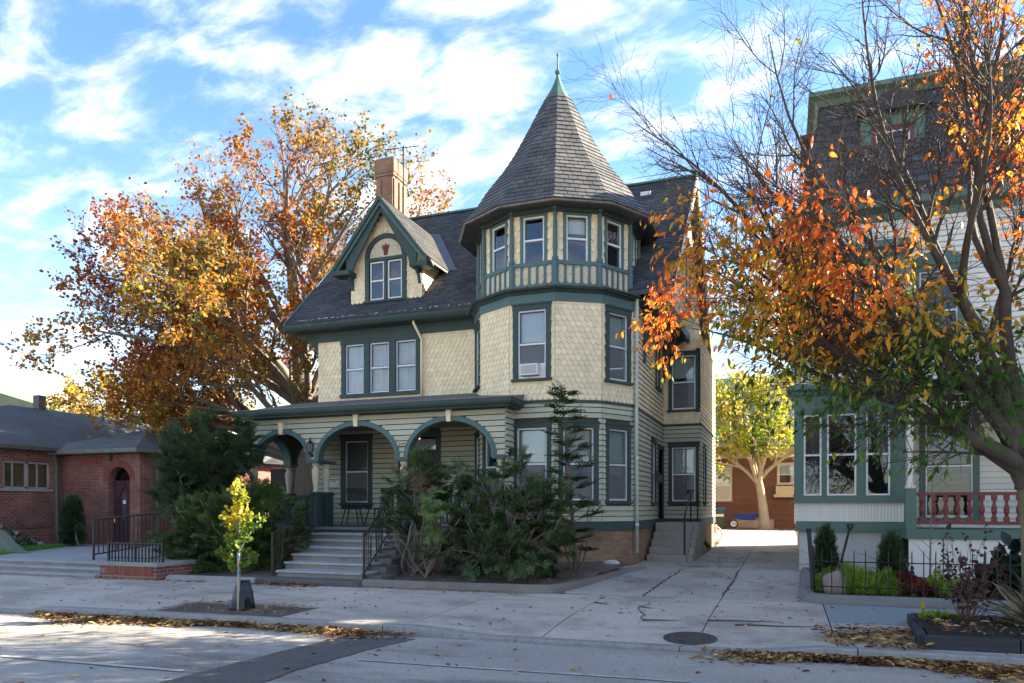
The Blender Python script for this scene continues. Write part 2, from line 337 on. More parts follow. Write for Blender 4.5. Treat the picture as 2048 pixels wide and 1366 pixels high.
# ------------------------------------------------------------------ pieces picked apart one by one: 300 largest in view are objects, the rest one joined part
CF = Vector((-math.sin(YAW), math.cos(YAW), 0)); CR = Vector((math.cos(YAW), math.sin(YAW), 0))
def seen_area(M, size, nrm):
    p = M.translation - Vector((0,0,EYE)); d = p.dot(CF)
    if d < 1: return 0
    u = p.dot(CR)/d
    if abs(u) > .72: return 0
    f = max(0, -(p.normalized().dot(nrm)))
    return size*f/(d*d)
class Pieces:
    def __init__(s, name, root, T, F, m, limit=300):
        s.name, s.root, s.T, s.F, s.m, s.limit, s.items = name, root, T, F, m, limit, []
    def add(s, M, part, size, nrm, prio=1.0): s.items.append((seen_area(M, size, nrm)*prio, M.copy(), part))
    def finish(s):
        s.items.sort(key=lambda i: -i[0])
        me = bpy.data.meshes.new(s.name); me.from_pydata(s.T, [], s.F); me.materials.append(s.m)
        for a, M, part in s.items[:s.limit]:
            o = bpy.data.objects.new(s.name, me); COL.objects.link(o); o.parent = part
            o.matrix_local = Matrix.Translation(-root_loc(part)) @ M
        rest = s.items[s.limit:]
        if rest:
            V = []; F = []
            for a, M, part in rest:
                b = len(V); V += [tuple(M @ Vector(p)) for p in s.T]; F += [tuple(i+b for i in f) for f in s.F]
            mb = MB(); mb.v = V; mb.f = F
            off = root_loc(s.root); me2 = bpy.data.meshes.new(s.name+'_field')
            me2.from_pydata([(x-off.x, y-off.y, z-off.z) for x, y, z in V], [], F); me2.materials.append(s.m)
            o = bpy.data.objects.new(s.name+'_field', me2); COL.objects.link(o); o.parent = s.root; o['kind'] = 'stuff'

# wall frames: local x along the wall (left to right from outside), local y inward, z up
def wall_frame(p0, p1, z=0):
    p0 = Vector((*p0, z)); p1 = Vector((*p1, z)); t = (p1-p0).normalized(); n_in = Vector((-t.y, t.x, 0))
    M = Matrix((( t.x, n_in.x, 0, p0.x), (t.y, n_in.y, 0, p0.y), (0, 0, 1, p0.z), (0,0,0,1)))
    return M, (p1-p0).length
def roof_frame(p0, p1, up):
    """p0,p1: eave ends (left to right from outside), up: a point up the slope above p0's line"""
    p0, p1, up = Vector(p0), Vector(p1), Vector(up)
    t = (p1-p0).normalized(); z = up-p0; z = (z-t*z.dot(t)).normalized(); y = z.cross(t)
    return Matrix(((t.x,y.x,z.x,p0.x),(t.y,y.y,z.y,p0.y),(t.z,y.z,z.z,p0.z),(0,0,0,1)))
def cut(spans, a, b):
    out = []
    for x0, x1 in spans:
        if b <= x0 or a >= x1: out.append((x0, x1)); continue
        if a > x0: out.append((x0, a))
        if b < x1: out.append((b, x1))
    return [s_ for s_ in out if s_[1]-s_[0] > .015]
def wall_cells(mb, Lw, z0, z1, ops, y0=0., y1=.12):
    """solid wall with rectangular openings, as boxes in wall-frame coordinates"""
    zs = sorted({z0, z1, *[min(max(z, z0), z1) for o in ops for z in o[2:]]})
    for a, b in zip(zs, zs[1:]):
        sp = [(0., Lw)]
        for o in ops:
            if o[2] < b-1e-6 and o[3] > a+1e-6: sp = cut(sp, o[0], o[1])
        for x0, x1 in sp: mb.box(x0, x1, y0, y1, a, b)
def clad_boards(P, M, Lw, z0, z1, ops, part, e=.122, fn=None, x0=0., prio=1.0):
    z = z0; nrm = -(M.to_3x3() @ Vector((0,1,0)))
    while z < z1-.03:
        h = min(e, z1-z); sp = [(x0, Lw)]
        for o in ops:
            if o[2] < z+h-.02 and o[3] > z+.02: sp = cut(sp, o[0], o[1])
        if fn: sp = fn(z, h, sp)
        for a, b in sp:
            Q = M @ Matrix.Translation((a, 0, z)) @ Matrix.Diagonal((b-a, 1, h/.122, 1))
            P.add(Q, part, (b-a)*h, nrm, prio)
        z += e
BOARD_T = [(0,-.040,.017),(1,-.040,.017),(1,-.018,.122),(0,-.018,.122),(0,0,.019),(1,0,.019),(1,0,.122),(0,0,.122)]
BOARD_F = [(0,1,2,3),(0,4,5,1),(1,5,6,2),(3,7,4,0),(3,2,6,7)]
_a = [math.pi*k/6 for k in range(7)]
SCALE_T = [(-.485,-.004,.21),(.485,-.004,.21)]+[(.485*math.cos(t),-.027+.023*(.075-.07*math.sin(t))/.21,.075-.07*math.sin(t)) for t in _a]
SCALE_T += [(x, .0, z) for x, y, z in SCALE_T[2:]]
SCALE_F = [(0,)+tuple(range(8,1,-1))+(1,)]+[(2+k,3+k,10+k,9+k) for k in range(6)]
RECT_T = [(-.472,-.028,0),(.472,-.028,0),(.472,-.006,1),(-.472,-.006,1),(-.472,0,0),(.472,0,0),(.472,0,1),(-.472,0,1)]
RECT_F = [(0,1,2,3),(0,4,5,1),(1,5,6,2),(3,7,4,0)]
def clad_scales(P, M, Lw, z0, z1, ops, part, wd=.13, e=.125, ext=None, prio=1.0):
    nrm = -(M.to_3x3() @ Vector((0,1,0))); r = 0; z = z0
    while z < z1-.02:
        a, b = ext(z+.06) if ext else (0., Lw)
        n = max(1, round((b-a)/wd)); wv = (b-a)/n if b > a else wd
        xs = [(a+wv*(k+.5), wv) for k in range(n)] if r % 2 == 0 else [(a+wv*.25, wv/2)]+[(a+wv*k, wv) for k in range(1, n)]+[(b-wv*.25, wv/2)]
        if b-a > .05:
            for x, ww in xs:
                if any(o[0]-.02 < x < o[1]+.02 and o[2]-.06 < z+.06 < o[3] for o in ops): continue
                hz = min(1.0, (z1-z)/.21)
                Q = M @ Matrix.Translation((x, 0, z)) @ Matrix.Diagonal((ww, 1, hz, 1))
                P.add(Q, part, ww*e, nrm, prio)
        z += e; r += 1
def clad_slates(P, M, ext, z1, part, wd=.26, e=.14, seed=0, prio=1.0):
    rg = random.Random(seed); nrm = -(M.to_3x3() @ Vector((0,1,0))); z = 0; r = 0
    while z < z1-.03:
        a, b = ext(z+e*.5)
        x = a-(wd*.5 if r % 2 else 0)*rg.uniform(.8, 1.2)
        while x < b-.01:
            x1 = x+wd*rg.uniform(.9, 1.1); xa, xb = max(a, x), min(b, x1)
            if xb-xa > .03:
                Q = M @ Matrix.Translation(((xa+xb)/2, -rg.uniform(0, .003), z+rg.uniform(-.006, .004))) @ Matrix.Diagonal((xb-xa, 1, min(e*1.25, z1-z), 1))
                P.add(Q, part, (xb-xa)*e, nrm, prio)
            x = x1
        z += e; r += 1
# ================================================================== ground, road, pavement
def lerp(a, b, t): return a+(b-a)*min(1, max(0, t))
def sk(x, y): return y+.05*(x+5)                     # the street runs at a slight angle to the house
def smooth(t): t = min(1, max(0, t)); return t*t*(3-2*t)
def walk_z(x, y):
    y0 = y-.05*(x+5); z = lerp(.12, .16, (y0-8.2)/3.6)
    if -4.3 < x < .35:                               # dropped crossing in front of the driveway
        k = smooth((x+4.3)/.9)*smooth((.35-x)/.7); z -= k*.085*lerp(1, 0, (y0-8.2)/1.5)
    if x < -10.3: z -= .085*smooth((-10.3-x)/.5)*lerp(1, 0, (y0-8.2)/1.5)
    return z
def drive_z(y): return lerp(.16, .50, (y-12)/27)

GROUNDM = mat('rough_ground', (.10, .085, .06), (.14, .12, .09), .8, .95, .5, 30)
mb = MB()
xs = [-900, -300, -120, -60, -30, -15, -5, 5, 15, 30, 60, 120, 300, 900]
ys = [-300, -60, 0, 7.6, 9.2, 11.4, 13, 20, 28, 36, 42, 60, 120, 300, 900]
def gz(y): return -.04 if y < 8 else (.05 if y < 12 else lerp(.08, .44, (y-12)/27))
for j, y in enumerate(ys):
    for x in xs: mb.v.append((x, y, gz(y)))
for j in range(len(ys)-1):
    for i in range(len(xs)-1):
        a = j*len(xs)+i; mb.f.append((a, a+1, a+1+len(xs), a+len(xs)))
structure('ground', mb, GROUNDM)

ASPH = mat('worn_asphalt', (.36, .33, .292), (.27, .248, .22), .55, .92, .45, 150, detail=8, stain=(.37, .365, .355), stain_scale=.6, stain_amt=.9, stretch=(.35, 1, 1), speck=.34, stain2=(.12, .11, .10), stain2_scale=.8, stain2_amt=.9, stretch2=(.25, 1, 1))
ASPHD = mat('dark_asphalt_patch', (.085, .079, .074), (.11, .102, .096), 2, .92, .5, 160, stain=(.14, .13, .12), stain_scale=1.4, stain_amt=.5, speck=.3)
mb = MB(); n = 60
for i in range(n+1):
    x = -90+150*i/n
    for y in (-40, 0, 4, 6.5, 7.6, sk(x, 8.12)): mb.v.append((x, y if y < 7 else (y if y > 7.61 else sk(x, 7.5)), 0 if y < 7 else .004))
for i in range(n):
    for q in range(5):
        a = i*6+q; mb.f.append((a, a+6, a+7, a+1))
structure('road', mb, ASPH)
# trench patch of newer asphalt, ragged edge
rg = random.Random(5)
left = [(-5.45, 2.0), (-5.4, 4.2), (-5.33, 5.3), (-5.28, 6.2), (-5.22, 7.1), (-5.05, 7.95)]
right = [(-4.5, 2.0), (-4.48, 4.3), (-4.46, 5.5), (-4.5, 6.1), (-4.38, 7.2), (-4.2, 8.0)]
def densify(p, k=12):
    out = []
    for a, b in zip(p, p[1:]):
        for i in range(k): out.append((a[0]+(b[0]-a[0])*i/k+rg.uniform(-.012, .012), a[1]+(b[1]-a[1])*i/k))
    return out+[p[-1]]
l2, r2 = densify(left), densify(right)
mb = MB()
for a, b in zip(l2, r2): mb.v += [(a[0], a[1], .009), (b[0], b[1], .009)]
for i in range(len(l2)-1): mb.f.append((2*i, 2*i+1, 2*i+3, 2*i+2))
structure('road_patch', mb, ASPHD)
PAINT = mat('worn_white_paint', (.50, .51, .52), (.26, .262, .268), 3.5, .8, .2, 90, stain=(.18, .18, .185), stain_scale=2.2, stain_amt=.9)
def strip(name, pts, wd, z, m):
    mb = MB(); k = len(pts)
    for i, (x, y) in enumerate(pts):
        a = Vector(pts[max(0, i-1)]); b = Vector(pts[min(k-1, i+1)]); d = (b-a).normalized(); nn = Vector((-d.y, d.x))
        ww = wd*(1 if not hasattr(wd, '__len__') else 1); mb.v += [(x+nn.x*ww/2, y+nn.y*ww/2, z), (x-nn.x*ww/2, y-nn.y*ww/2, z)]
    for i in range(k-1): mb.f.append((2*i, 2*i+1, 2*i+3, 2*i+2))
    return structure(name, mb, m)
strip('lane_marking', [(-14, 5.35), (-10, 5.45), (-7.9, 5.55), (-5.5, 5.65)], .07, .010, PAINT)
strip('lane_marking', [(-4.2, 6.7), (-3.0, 6.76), (-1.2, 6.88), (1.5, 7.0)], .05, .010, PAINT)

# ---- pavement: slabs with open joints on a dark bed
bed = mat('joint_dirt', (.05, .045, .04), (.08, .07, .06), 6, .95)
mb = MB()
px = [-26+i*.5 for i in range(77)]
for x in px:
    for y in (8.25, 9.2, 10, 11.9): mb.v.append((x, sk(x, y), walk_z(x, sk(x, y))-.03))
for i in range(len(px)-1):
    for q in range(3):
        a = i*4+q; mb.f.append((a, a+4, a+5, a+1))
pav = structure('pavement', mb, bed)
def slab(parent, x0, x1, y0, y1, m, zf=walk_z, g=.008, th=.03, name='slab', skew=True):
    mb = MB(); nx = max(1, int((x1-x0)/.45)); ny = max(1, int((y1-y0)/.45))
    X = [x0+g+(x1-x0-2*g)*i/nx for i in range(nx+1)]; Y = [y0+g+(y1-y0-2*g)*j/ny for j in range(ny+1)]
    dz = slab_rg.uniform(-.003, .003)
    for y in Y:
        for x in X:
            yy = sk(x, y) if skew else y; mb.v.append((x, yy, zf(x, yy)+dz))
    nn = len(mb.v); W = nx+1
    mb.f = [(j*W+i, j*W+i+1, (j+1)*W+i+1, (j+1)*W+i) for j in range(ny) for i in range(nx)]
    ring = [i for i in range(W)]+[j*W+nx for j in range(1, ny+1)]+[ny*W+i for i in range(nx-1, -1, -1)]+[j*W for j in range(ny-1, 0, -1)]
    low = []
    for i in ring: x, y, z = mb.v[i]; low.append(len(mb.v)); mb.v.append((x, y, z-th))
    for k in range(len(ring)): k2 = (k+1) % len(ring); mb.f.append((ring[k], low[k], low[k2], ring[k2]))
    return mb.build(name, m, parent)
slab_rg = random.Random(3)
jx = [-24, -21.5, -19, -16.8, -14.6, -12.5, -10.6, -8.62, -6.38, -4.5, -2.75, -.95, .52, 2.1, 3.7, 5.4, 7.2]
for a, b in zip(jx, jx[1:]):
    blue = a >= .5
    slab(pav, a, b, 9.95, 11.78, CONCB if blue else CONCS)
    if abs(a+8.62) < .01: slab(pav, a, b, 9.38, 9.95, CONCS)
    elif a >= .5 and a < 2.0: slab(pav, a, b, 8.34, 9.95, CONCS)
    else: slab(pav, a, b, 8.34, 9.95, CONCS)
# tree pit
mb = MB(); k = 14
for j in range(7):
    for i in range(k+1):
        x = -8.62+2.24*i/k; y = 8.36+1.02*j/6
        mb.v.append((x, sk(x, y), walk_z(x, sk(x, y))-.03+.045*math.sin(math.pi*i/k)*math.sin(math.pi*j/6)+rg.uniform(-.006, .006)))
mb.f = [(j*(k+1)+i, j*(k+1)+i+1, (j+1)*(k+1)+i+1, (j+1)*(k+1)+i) for j in range(6) for i in range(k)]
structure('tree_pit_soil', mb, SOIL)
# ---- kerb stones
kerb = tag(bpy.data.objects.new('kerb', None), kind='structure'); COL.objects.link(kerb)
def kerb_stone(x0, x1):
    mb = MB(); k = 5
    for i in range(k+1):
        x = x0+.006+(x1-x0-.012)*i/k
        for o, z in ((0, -.05), (0, -.012), (.018, 0), (.17, 0), (.17, -.08)):
            yy = sk(x, 8.15)+o; zz = walk_z(x, sk(x, 8.3))+.004
            mb.v.append((x, yy, max(zz+z, .0) if o == 0 and z > -.04 else (zz+z if z > -.04 else -.05)))
    for i in range(k):
        for q in range(4): a = i*5+q; mb.f.append((a, a+5, a+6, a+1))
    mb.f += [tuple(range(5)), tuple(k*5+q for q in range(4, -1, -1))]
    mb.build('kerb_stone', STONE, kerb)
x = -26
while x < 8:
    Lk = slab_rg.uniform(1.5, 2.3); kerb_stone(x, x+Lk); x += Lk
# ---- driveway
dbase = MB()
for y in [11.9+i*1.0 for i in range(30)]: dbase.v += [(-3.55, sk(-3.5, 11.75) if y < 12 else y, drive_z(y)-.035), (.5, sk(0, 11.75) if y < 12 else y, drive_z(y)-.035)]
dbase.f = [(2*i, 2*i+1, 2*i+3, 2*i+2) for i in range(29)]
drv = structure('driveway', dbase, bed)
DRV = mat('driveway_concrete', (.42, .375, .325), (.33, .295, .255), .6, .92, .4, 110, island=.05, detail=7, stain=(.16, .15, .14), stain_scale=.7, stain_amt=.75, speck=.24, stain2=(.15, .125, .105), stain2_scale=.9, stain2_amt=.65, stretch2=(1.2, .5, 1))
dz = lambda x, y: drive_z(y)+(.0 if x > -2.2 else .02*smooth((-2.2-x)/1.0))
jy = [11.98, 14.2, 16.3, 18.9, 21.4, 23.8, 26.4, 29.2, 32.2, 35.4, 38.6]
for a, b in zip(jy, jy[1:]):
    for x0, x1 in ((-3.5, -2.17), (-2.17, -.95), (-.95, .42)):
        if x0 < -3 and 17 < a < 27: continue
        slab(drv, x0, x1, a+(.0), b, DRV, dz, skew=False)
# rear yard, sunlit
mb = MB()
for y in (27.5, 31, 35, 39, 43): mb.v += [(-14, y, drive_z(y)-.012), (-3.5, y, drive_z(y)-.012), (.4, y, drive_z(y)-.012-.03), (9, y, drive_z(y)-.012)]
mb.f = [(4*i+q, 4*i+q+1, 4*i+q+5, 4*i+q+4) for i in range(4) for q in range(3)]
structure('rear_yard', mb, mat('yard_dirt', (.24, .21, .17), (.17, .14, .11), 1.2, .95, .4, 40))
# broken bits and cracks in the driveway
CRACK = mat('crack_dirt', (.03, .027, .025), (.045, .04, .035), 8, .95)
def crack(parent, pts, wd, zf, seed):
    r = random.Random(seed); P = []
    for a, b in zip(pts, pts[1:]):
        k = max(2, int(math.dist(a, b)/.09))
        for i in range(k): P.append((a[0]+(b[0]-a[0])*i/k+r.uniform(-.03, .03), a[1]+(b[1]-a[1])*i/k+r.uniform(-.03, .03)))
    P.append(pts[-1]); mb = MB()
    for i, (x, y) in enumerate(P):
        a = Vector(P[max(0, i-1)]); b = Vector(P[min(len(P)-1, i+1)]); d = (b-a).normalized(); q = wd*r.uniform(.3, 1)*(.3 if i in (0, len(P)-1) else 1)
        mb.v += [(x-d.y*q, y+d.x*q, zf(x, y)+.006), (x+d.y*q, y-d.x*q, zf(x, y)+.006)]
    mb.f = [(2*i, 2*i+1, 2*i+3, 2*i+2) for i in range(len(P)-1)]
    mb.build('crack', CRACK, parent)
for i, (pts, wd) in enumerate([([(-2.1, 17.4), (-1.6, 17.9), (-1.2, 17.5), (-1.0, 18.3)], .025), ([(-2.1, 18.4), (-1.5, 19.2), (-.9, 19.0)], .03),
        ([(-1.7, 20.4), (-1.2, 19.8), (-1.0, 20.9)], .03), ([(-2.15, 20.6), (-1.6, 20.2)], .03), ([(-1.9, 16.2), (-1.3, 16.0), (-1.0, 15.2)], .015),
        ([(-.9, 14.8), (-.4, 14.5), (.1, 15.2)], .012), ([(-2.17, 12), (-2.2, 14.4), (-2.15, 16.6)], .02), ([(-.96, 12.4), (-.93, 15), (-.97, 17)], .02),
        ([(-3.2, 14.9), (-2.6, 14.4), (-2.2, 14.6)], .012)]):
    crack(drv, pts, wd, dz, i)
for i, (pts, wd) in enumerate([([(-1.9, 11.3), (-2.0, 10.6), (-1.8, 10.0), (-1.75, 9.4)], .012), ([(-.2, 10.2), (-.6, 9.6)], .01)]):
    crack(pav, pts, wd, walk_z, 40+i)
# ---- front bed of the house: soil and rounded concrete edging
def bed_z(x, y): return .20+.20*smooth((y-12.0)/2.5)
mb = MB(); k, m_ = 16, 12
for j in range(m_+1):
    for i in range(k+1):
        y = 11.85+4.4*j/m_; x = -7.15+(lerp(-3.55, -3.2, (y-11.8)/4.5)+7.15)*i/k
        if y < 12.6 and i > 13: x -= .12*(12.6-y)*(i-13)
        mb.v.append((x, y, bed_z(x, y)+.04*mnoise.noise((x*2, y*2, 0))-(.06 if i == k else 0)))
mb.f = [(j*(k+1)+i, j*(k+1)+i+1, (j+1)*(k+1)+i+1, (j+1)*(k+1)+i) for j in range(m_) for i in range(k)]
structure('bed_soil', mb, SOIL)
mb = MB(); k = 12
for j in range(9):
    for i in range(k+1):
        y = 11.6+4.0*j/8; x = -13.6+4.2*i/k
        mb.v.append((x, y, .20+.15*smooth((y-11.7)/2)+.05*mnoise.noise((x*2, y*2, 4))))
mb.f = [(j*(k+1)+i, j*(k+1)+i+1, (j+1)*(k+1)+i+1, (j+1)*(k+1)+i) for j in range(8) for i in range(k)]
structure('hedge_bed_soil', mb, SOIL)
edge_prof = [(.0, -.05), (.13, -.05), (.13, .06), (.10, .13), (.04, .165), (-.05, .165), (-.10, .13), (-.12, .02)]
def edging(name, path, z, label, m=CONC, prof=edge_prof):
    mb = MB(); mb.sweep(path, [(o, z+h) for o, h in prof])
    o = mb.build(name, m); return tag(o, label, 'kerb')
edging('bed_edging', [(-7.2, 11.72), (-5.6, 11.74), (-4.05, 11.83), (-3.75, 11.93), (-3.58, 12.2), (-3.42, 13.5), (-3.3, 14.8), (-3.16, 15.9), (-3.0, 16.5)], .13,
       'rounded concrete edging curving round the shrub bed to the driveway', mat('edging_concrete', (.20, .175, .155), (.14, .12, .11), 1.6, .92, .6, 60, stain=(.08, .07, .06), stain_scale=1.5))
edging('hedge_edging', [(-11.5, 11.45), (-10.2, 11.5), (-9.45, 11.55)], .10, 'low grey concrete edging below the big hedge', CONC)
# manhole cover in the crossing
mh = thing('manhole_cover', (-1.05, 8.86, walk_z(-1.05, 8.86)+.002), 'round dark iron manhole cover in the pavement crossing', 'manhole cover')
mc = mh.location
mb = MB(); mb.lathe([(.31, -.02), (.31, .006), (.285, .008), (.28, .002)], mc, 40); mb.build('rim', mat('rusted_iron', (.055, .048, .045), (.085, .072, .065), 8, .6, .5, 60, metal=.4), mh)
mb = MB(); mb.lathe([(.272, -.02), (.272, .003)], mc, 40)
mb.build('lid', MATS['rusted_iron'], mh)
mb = MB()
for i in range(-5, 6):
    for j in range(-5, 6):
        x, y = i*.048, j*.048
        if .09 < math.hypot(x, y) < .25: mb.box(mc[0]+x-.015, mc[0]+x+.015, mc[1]+y-.015, mc[1]+y+.015, mc[2]+.002, mc[2]+.006)
tag(mb.build('grip_studs', MATS['rusted_iron'], mh), kind='stuff')
mh.rotation_euler.x = math.atan2(walk_z(-1.05, 9.16)-walk_z(-1.05, 8.56), .6)
# ================================================================== the main house
HB = (-7.8, 18.0, .2)
house = thing('victorian_house', HB, 'cream and sage victorian house with a conical corner turret and arched porch', 'house')
TC = Vector((-5.33, 17.7)); TR = 2.06
Z_WT0, Z_WT1, Z_BELT, Z_FRZ, Z_COR = 1.08, 1.27, 3.96, 6.18, 6.46
YF, XL, YP, XPL = 17.6, -12.3, 15.2, -12.6
XE, YW, XW, YB = TC.x+TR*math.cos(R_(15)), 21.6, -2.28, 26.0
def tv(a, r=TR): return (TC.x+r*math.sin(R_(a)), TC.y-r*math.cos(R_(a)))
boards = Pieces('clapboard', house, BOARD_T, BOARD_F, SAGE, 300)
boards_c = Pieces('cream_clapboard', house, BOARD_T, BOARD_F, CREAM, 60)
scales = Pieces('shingle', house, SCALE_T, SCALE_F, CREAM, 300)
slates = Pieces('slate', house, RECT_T, RECT_F, SLATE, 300)
rslates = Pieces('roof_shingle', house, RECT_T, RECT_F, ROOF, 300)

def window(M, xc, z0, z1, wd, root=house, casing=TEAL, cw=.10, fr=ALU, blind=None, blind2=None, glass=GLASS, sill=True, split=.5, proud=.045, casename='window', head=0, y_in=.02, screen=None):
    screen = (casing is TEAL and sill) if screen is None else screen
    """double-hung window in an opening of the wall frame M; root > window > frame, pane, sill, blind"""
    x0, x1 = xc-wd/2, xc+wd/2
    mb = MB(); mb.M = M
    mb.box(x0-cw, x0, -proud, .03, z0-.02, z1); mb.box(x1, x1+cw, -proud, .03, z0-.02, z1)
    mb.box(x0-cw-.012, x1+cw+.012, -proud-.008, .03, z1, z1+cw+head)
    if cw > .06: mb.box(x0-cw-.03, x1+cw+.03, -proud-.03, .03, z1+cw+head, z1+cw+head+.025)
    wn = mb.build(casename, casing, root)
    if sill:
        mb = MB(); mb.M = M; mb.box(x0-cw-.03, x1+cw+.03, -proud-.05, .03, z0-.075, z0-.022); mb.build('sill', casing, wn)
    zm = z0+(z1-z0)*split; f = .035
    mb = MB(); mb.M = M; a, b = y_in-.025, y_in+.03
    mb.box(x0, x0+f, a, b, z0, z1); mb.box(x1-f, x1, a, b, z0, z1)
    mb.box(x0+f, x1-f, a, b, z1-f, z1); mb.box(x0+f, x1-f, a, b, z0, z0+f); mb.box(x0+f, x1-f, a-.003, b, zm-.02, zm+.02)
    mb.build('frame', fr, wn)
    mb = MB(); mb.M = M
    for q0, q1, dy in ((z0+f, zm-.02, .016), (zm+.02, z1-f, .008)):          # inner sash
        s = .022
        mb.box(x0+f, x0+f+s, y_in+dy, y_in+dy+.02, q0, q1); mb.box(x1-f-s, x1-f, y_in+dy, y_in+dy+.02, q0, q1)
        mb.box(x0+f+s, x1-f-s, y_in+dy, y_in+dy+.02, q1-s, q1); mb.box(x0+f+s, x1-f-s, y_in+dy, y_in+dy+.02, q0, q0+s)
    mb.build('sash', CASEDARK if casing is not WHITE else WHITE, wn)
    for q0, q1 in ((z0+f, zm-.02), (zm+.02, z1-f)):
        mb = MB(); mb.M = M; mb.quad((x0+f, y_in+.012, q0), (x1-f, y_in+.012, q0), (x1-f, y_in+.012, q1), (x0+f, y_in+.012, q1)); mb.build('pane', glass, wn)
    if screen:
        mb = MB(); mb.M = M; mb.quad((x0+f, y_in-.004, z0+f), (x1-f, y_in-.004, z0+f), (x1-f, y_in-.004, zm-.02), (x0+f, y_in-.004, zm-.02)); mb.build('screen', SCREEN, wn)
    if blind:
        mb = MB(); mb.M = M; zb = zm+blind*(z1-zm) if blind < 0 else z1-(z1-z0)*blind
        mb.box(x0+f, x1-f, .085, .09, zb, z1-.01); mb.box(x0+f, x1-f, .08, .1, zb-.02, zb); mb.build('blind', BLIND, wn)
    if blind2:
        mb = MB(); mb.M = M; kx = 26; vv = []
        for i in range(kx+1):
            x = x0+f+(x1-x0-2*f)*i/kx; y = .10+.014*math.sin(i*1.9)
            vv += [(x, y, z0+.01), (x, y, z1-.01)]
        mb.add(vv, [(2*i, 2*i+2, 2*i+3, 2*i+1) for i in range(kx)]); mb.build('curtain', CURTAIN, wn)
    return wn
def op(xc, z0, z1, wd, cw=.10): return (xc-wd/2, xc+wd/2, z0, z1), (xc-wd/2-cw, xc+wd/2+cw, z0-.07, z1+cw+.02)

def wall(p0, p1, z0, z1, wins=(), clad='board', part=None, m=None, prio=1.0, doors=(), e=.122, name='wall', thick=.12):
    """wins: (xc,z0,z1,w,kwargs). Builds the wall part, its cladding pieces and its windows."""
    M, Lw = wall_frame(p0, p1)
    holes, blocks = [], []
    for wdef in list(wins)+list(doors):
        xc, a, b, ww = wdef[:4]; cw = wdef[4].get('cw', .10) if len(wdef) > 4 else .1
        h, bl = op(xc, a, b, ww, cw); holes.append(h); blocks.append(bl)
    mb = MB(); mb.M = M; wall_cells(mb, Lw, z0, z1, holes, 0, thick)
    part = mb.build(name, m or (CREAM if clad == 'scale' else GAP_SHADE), house)
    if clad == 'board': clad_boards(boards, M, Lw, z0, z1, blocks, part, e, prio=prio)
    elif clad == 'cboard': clad_boards(boards_c, M, Lw, z0, z1, blocks, part, e, prio=prio)
    elif clad == 'scale': clad_scales(scales, M, Lw, z0, z1, blocks, part, prio=prio)
    for wdef in wins:
        window(M, wdef[0], wdef[1], wdef[2], wdef[3], **(wdef[4] if len(wdef) > 4 else {}))
    return M, Lw, part

# ---- foundation
TV = {a: tv(a) for a in (-105, -75, -45, -15, 15, 45, 75)}
mb = MB()
fpath = [tv(-75), tv(-45), tv(-15), tv(15), tv(45), tv(75), (XE, YW), (XW, YW), (XW, YB), (XL, YB), (XL, YF)]
mb.prismz([(x, y) for x, y in fpath], -.1, Z_WT0)
mb.build('foundation', BRICKY, house)
mb = MB(); mb.sweep(fpath[:9], [(-.02, Z_WT0), (.045, Z_WT0), (.045, Z_WT1-.02), (.025, Z_WT1), (-.02, Z_WT1)]); mb.build('water_table', TEAL, house)
# ---- first storey tower walls
w1 = dict(blind=.52)
def face(a): return tv(a-15), tv(a+15)
FW = 2*TR*math.sin(R_(15))
for a, wins, pr in ((-90, [], .1), (-60, [(FW/2, 1.95, 3.32, .62, dict(cw=.09))], .5), (-30, [(FW/2, 1.75, 3.32, .70, dict(cw=.09, blind=.3))], .7),
                (0, [(FW/2, 1.76, 3.38, .70, dict(cw=.11, blind=.55))], 1), (30, [(FW/2, 1.76, 3.38, .70, dict(cw=.11, blind=.5))], 1),
                (60, [(FW/2, 1.76, 3.38, .64, dict(cw=.10, blind=.62, split=.5))], 1)):
    wall(*face(a), Z_WT1, Z_BELT, wins, 'board', prio=pr)
# side wall, wing
wall((XE, tv(75)[1]), (XE, YW), Z_WT1, Z_BELT, [(YW-tv(75)[1]-1.75, 1.75, 3.30, .62, dict(cw=.08, blind=.45, glass=GLASSD))], 'board', doors=[(YW-tv(75)[1]-.55, 1.28, 3.22, .80)])
wall((XE, YW), (XW, YW), Z_WT1, Z_BELT, [(.60, 1.78, 3.32, .66, dict(cw=.10, blind=.5))], 'board')
wall((XW, YW), (XW, YB), Z_WT1, Z_BELT, [(.9, 1.78, 3.3, .7, dict(cw=.06))], 'board')
# ---- belt between the storeys: skirt flare
mb = MB(); mb.sweep(fpath[1:9], [(-.02, Z_BELT-.03), (.05, Z_BELT-.03), (.05, Z_BELT+.02), (-.02, Z_BELT+.05)]); mb.build('belt_moulding', TEAL, house)
# ---- second storey
Z2 = Z_BELT+.03
AC_FACE = face(0)
for a, wins, pr in ((-90, [], .1), (-60, [(FW/2, 4.55, 5.95, .62, dict(cw=.10))], .6), (-30, [], 1),
                (0, [(FW/2, 4.50, 6.02, .66, dict(cw=.115, blind=.48, glass=GLASS))], 1), (30, [], 1),
                (60, [(FW/2, 4.50, 6.02, .62, dict(cw=.11, blind=.5))], 1)):
    wall(*face(a), Z2, Z_FRZ+.02, wins, 'scale', prio=pr)
wall((XE, tv(75)[1]), (XE, YW), Z2, Z_FRZ+.3, [(YW-tv(75)[1]-1.1, 4.9, 6.0, .55, dict(cw=.08))], 'cboard')
wall((XE, YW), (XW, YW), Z2, Z_FRZ+.3, [(.60, 4.42, 5.95, .66, dict(cw=.10, blind=.4))], 'scale')
wall((XW, YW), (XW, YB), Z2, Z_FRZ+.3, [], 'cboard')
